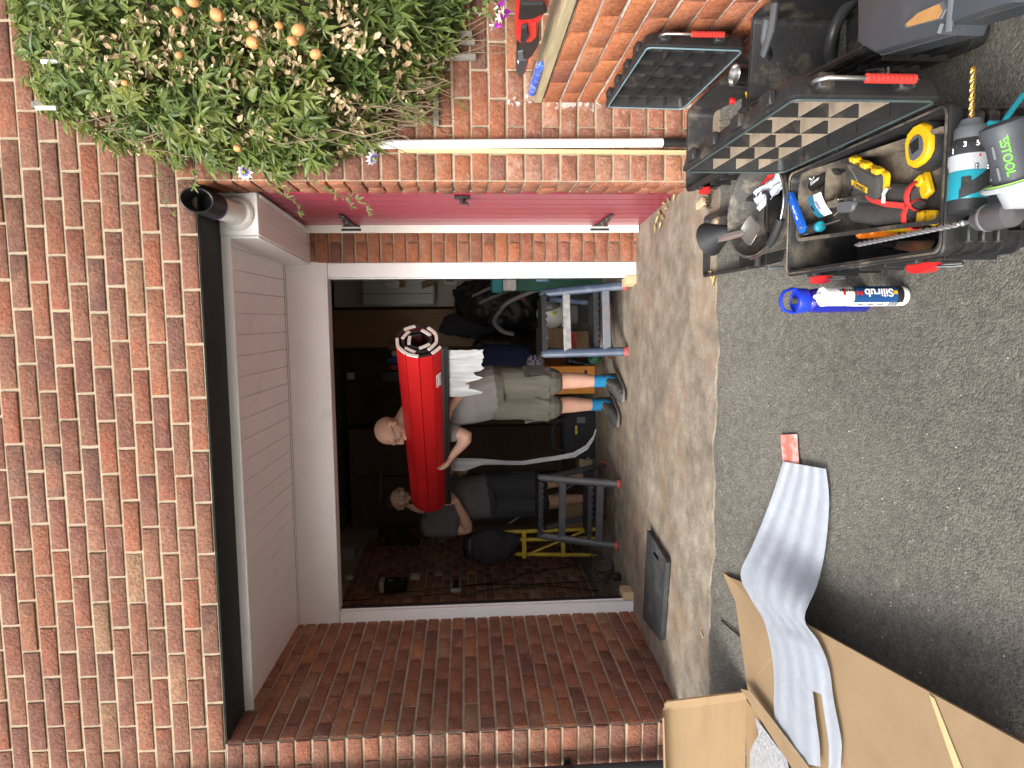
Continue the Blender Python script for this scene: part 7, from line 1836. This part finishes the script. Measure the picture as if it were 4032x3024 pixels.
for (px, py, n_) in ((528, 372, V((-.2, -1, .1))), (806, 342, V((-.5, -.5, -.6)))):
    c = winv @ atY(px, py, -.1); Mx = frame(c, n_.orthogonal(), n_)
    mb = MB()
    for k in range(10):
        v, f = leaflet(.03, .0075, .3, .25); mb.add(v, f, Mx @ RZ(2 * pi * k / 10 + .1) @ T(.004, 0, 0))
    fl = obj('flower', mb, M_PET, w)
    mb = MB()
    for k in range(40): a = 2 * pi * k / 40; mb.tube([Mx @ V((.006 * cos(a), .006 * sin(a), .003)), Mx @ V((.02 * cos(a), .02 * sin(a), .006))], .0008, 3, caps=False)
    stuff(obj('filaments', mb, M_PURP, fl))
    mb = MB(); mb.lathe([(0, .002), (.006, .002), (.006, .008), (.002, .009), (.002, .016), (.004, .018), (0, .02)], 10, Mx)
    for k in range(5): a = 2 * pi * k / 5; mb.ell((Mx @ V((.008 * cos(a), .008 * sin(a), .014))), (.003, .003, .002), 6, 4)
    obj('centre', mb, M_LIMEC, fl)
# trellis slats behind it
t = thing('trellis', 'grey wooden trellis behind the climber, three slat ends showing below it', 'trellis', (1.15, -.03, 1.0))
for i, (py, top, end) in enumerate(((72, 300, 1020), (89, 300, 1026), (121, 60, 1028), (233, 70, 600))):
    a, b = atY(top, py - 8, -.035), atY(end, py, -.035); mb = MB(); mb.box(((a.x + b.x) / 2 - 1.15, -.008, (a.z + b.z) / 2 - 1.0), (.024, .016, abs(a.z - b.z)), .002); obj('slat', mb, M_TREL, t)
for px in (300, 640, 940): a = atY(px, 150, -.02); mb = MB(); mb.box((0.02, .012, a.z - 1.0), (.75, .014, .022), .002); obj('cross_slat', mb, M_TREL, t)
for (px, py) in ((100, 233), (112, 133)):
    a, b = atY(px - 22, py, -.16), atY(px + 22, py, -.16); mb = MB(); mb.tube([a, b], .0085, 10); mb.v = [WM[t.name].inverted() @ q for q in mb.v]; obj('slat_end', mb, M_UPVC, t)
# fuchsia
w = thing('fuchsia', 'fuchsia with purple and white hanging flowers beside the red saw', 'fuchsia', (1.2, -.12, .75))
winv = WM[w.name].inverted(); M_FUC = mat('purple_petal', (.35, .02, .38), .5, .1, 20)
mb = MB()
for a_, b_ in (((960, 100), (1075, 30)), ((1000, 60), (1090, 8)), ((900, 160), (1060, 50)), ((1040, 90), (1050, 130)), ((1000, 110), (1110, 95)), ((960, 130), (1115, 105)), ((980, 90), (1112, 82))):
    P = [winv @ (atY(*a_, -.1).lerp(atY(*b_, -.12), k / 4) + V((rp2.uniform(-.01, .01), 0, rp2.uniform(-.008, .008)))) for k in range(5)]; mb.tube(smooth_path(P, 3), .0016, 4)
stuff(obj('stems', mb, M_STEM, w))
for (px, py) in ((1078, 12), (1082, 38), (1070, 55), (1090, 25)):
    c = winv @ atY(px, py, -.13); Mx = T(*c) @ RX(rp2.uniform(-.5, .5)) @ RY(rp2.uniform(-.6, .6))
    mb = MB()
    for k in range(5): v, f = leaflet(.024, .008, .6, .5); mb.add(v, f, Mx @ RZ(2 * pi * k / 5) @ RY(1.1))
    fl = obj('flower', mb, M_FUC, w)
    mb = MB()
    for k in range(4): v, f = leaflet(.03, .006, .4, -.6); mb.add(v, f, Mx @ T(0, 0, .006) @ RZ(2 * pi * k / 4 + .5) @ RY(.35))
    mb.tube([Mx @ V((0, 0, .005)), Mx @ V((0, 0, .025))], .004, 6); obj('sepals', mb, mat('white_sepal', (.75, .66, .62), .6, .05), fl)
    mb = MB()
    for k in range(3): mb.tube([Mx @ V((0, 0, -.015)), Mx @ V((.006 * (k - 1), .004 * k, -.042))], .0006, 3)
    stuff(obj('stamens', mb, M_FUC, fl))
mb = MB()
for i in range(42):
    px, py = rp2.gauss(1040, 28), rp2.gauss(8, 22); Mx = winv @ leafM(atY(px, py, -.1 - rp2.random() * .05), rp2.uniform(.35, .6)); mb.add(templates[6].v, templates[6].f, Mx)
stuff(obj('leaves', mb, M_LEAF, w, None))
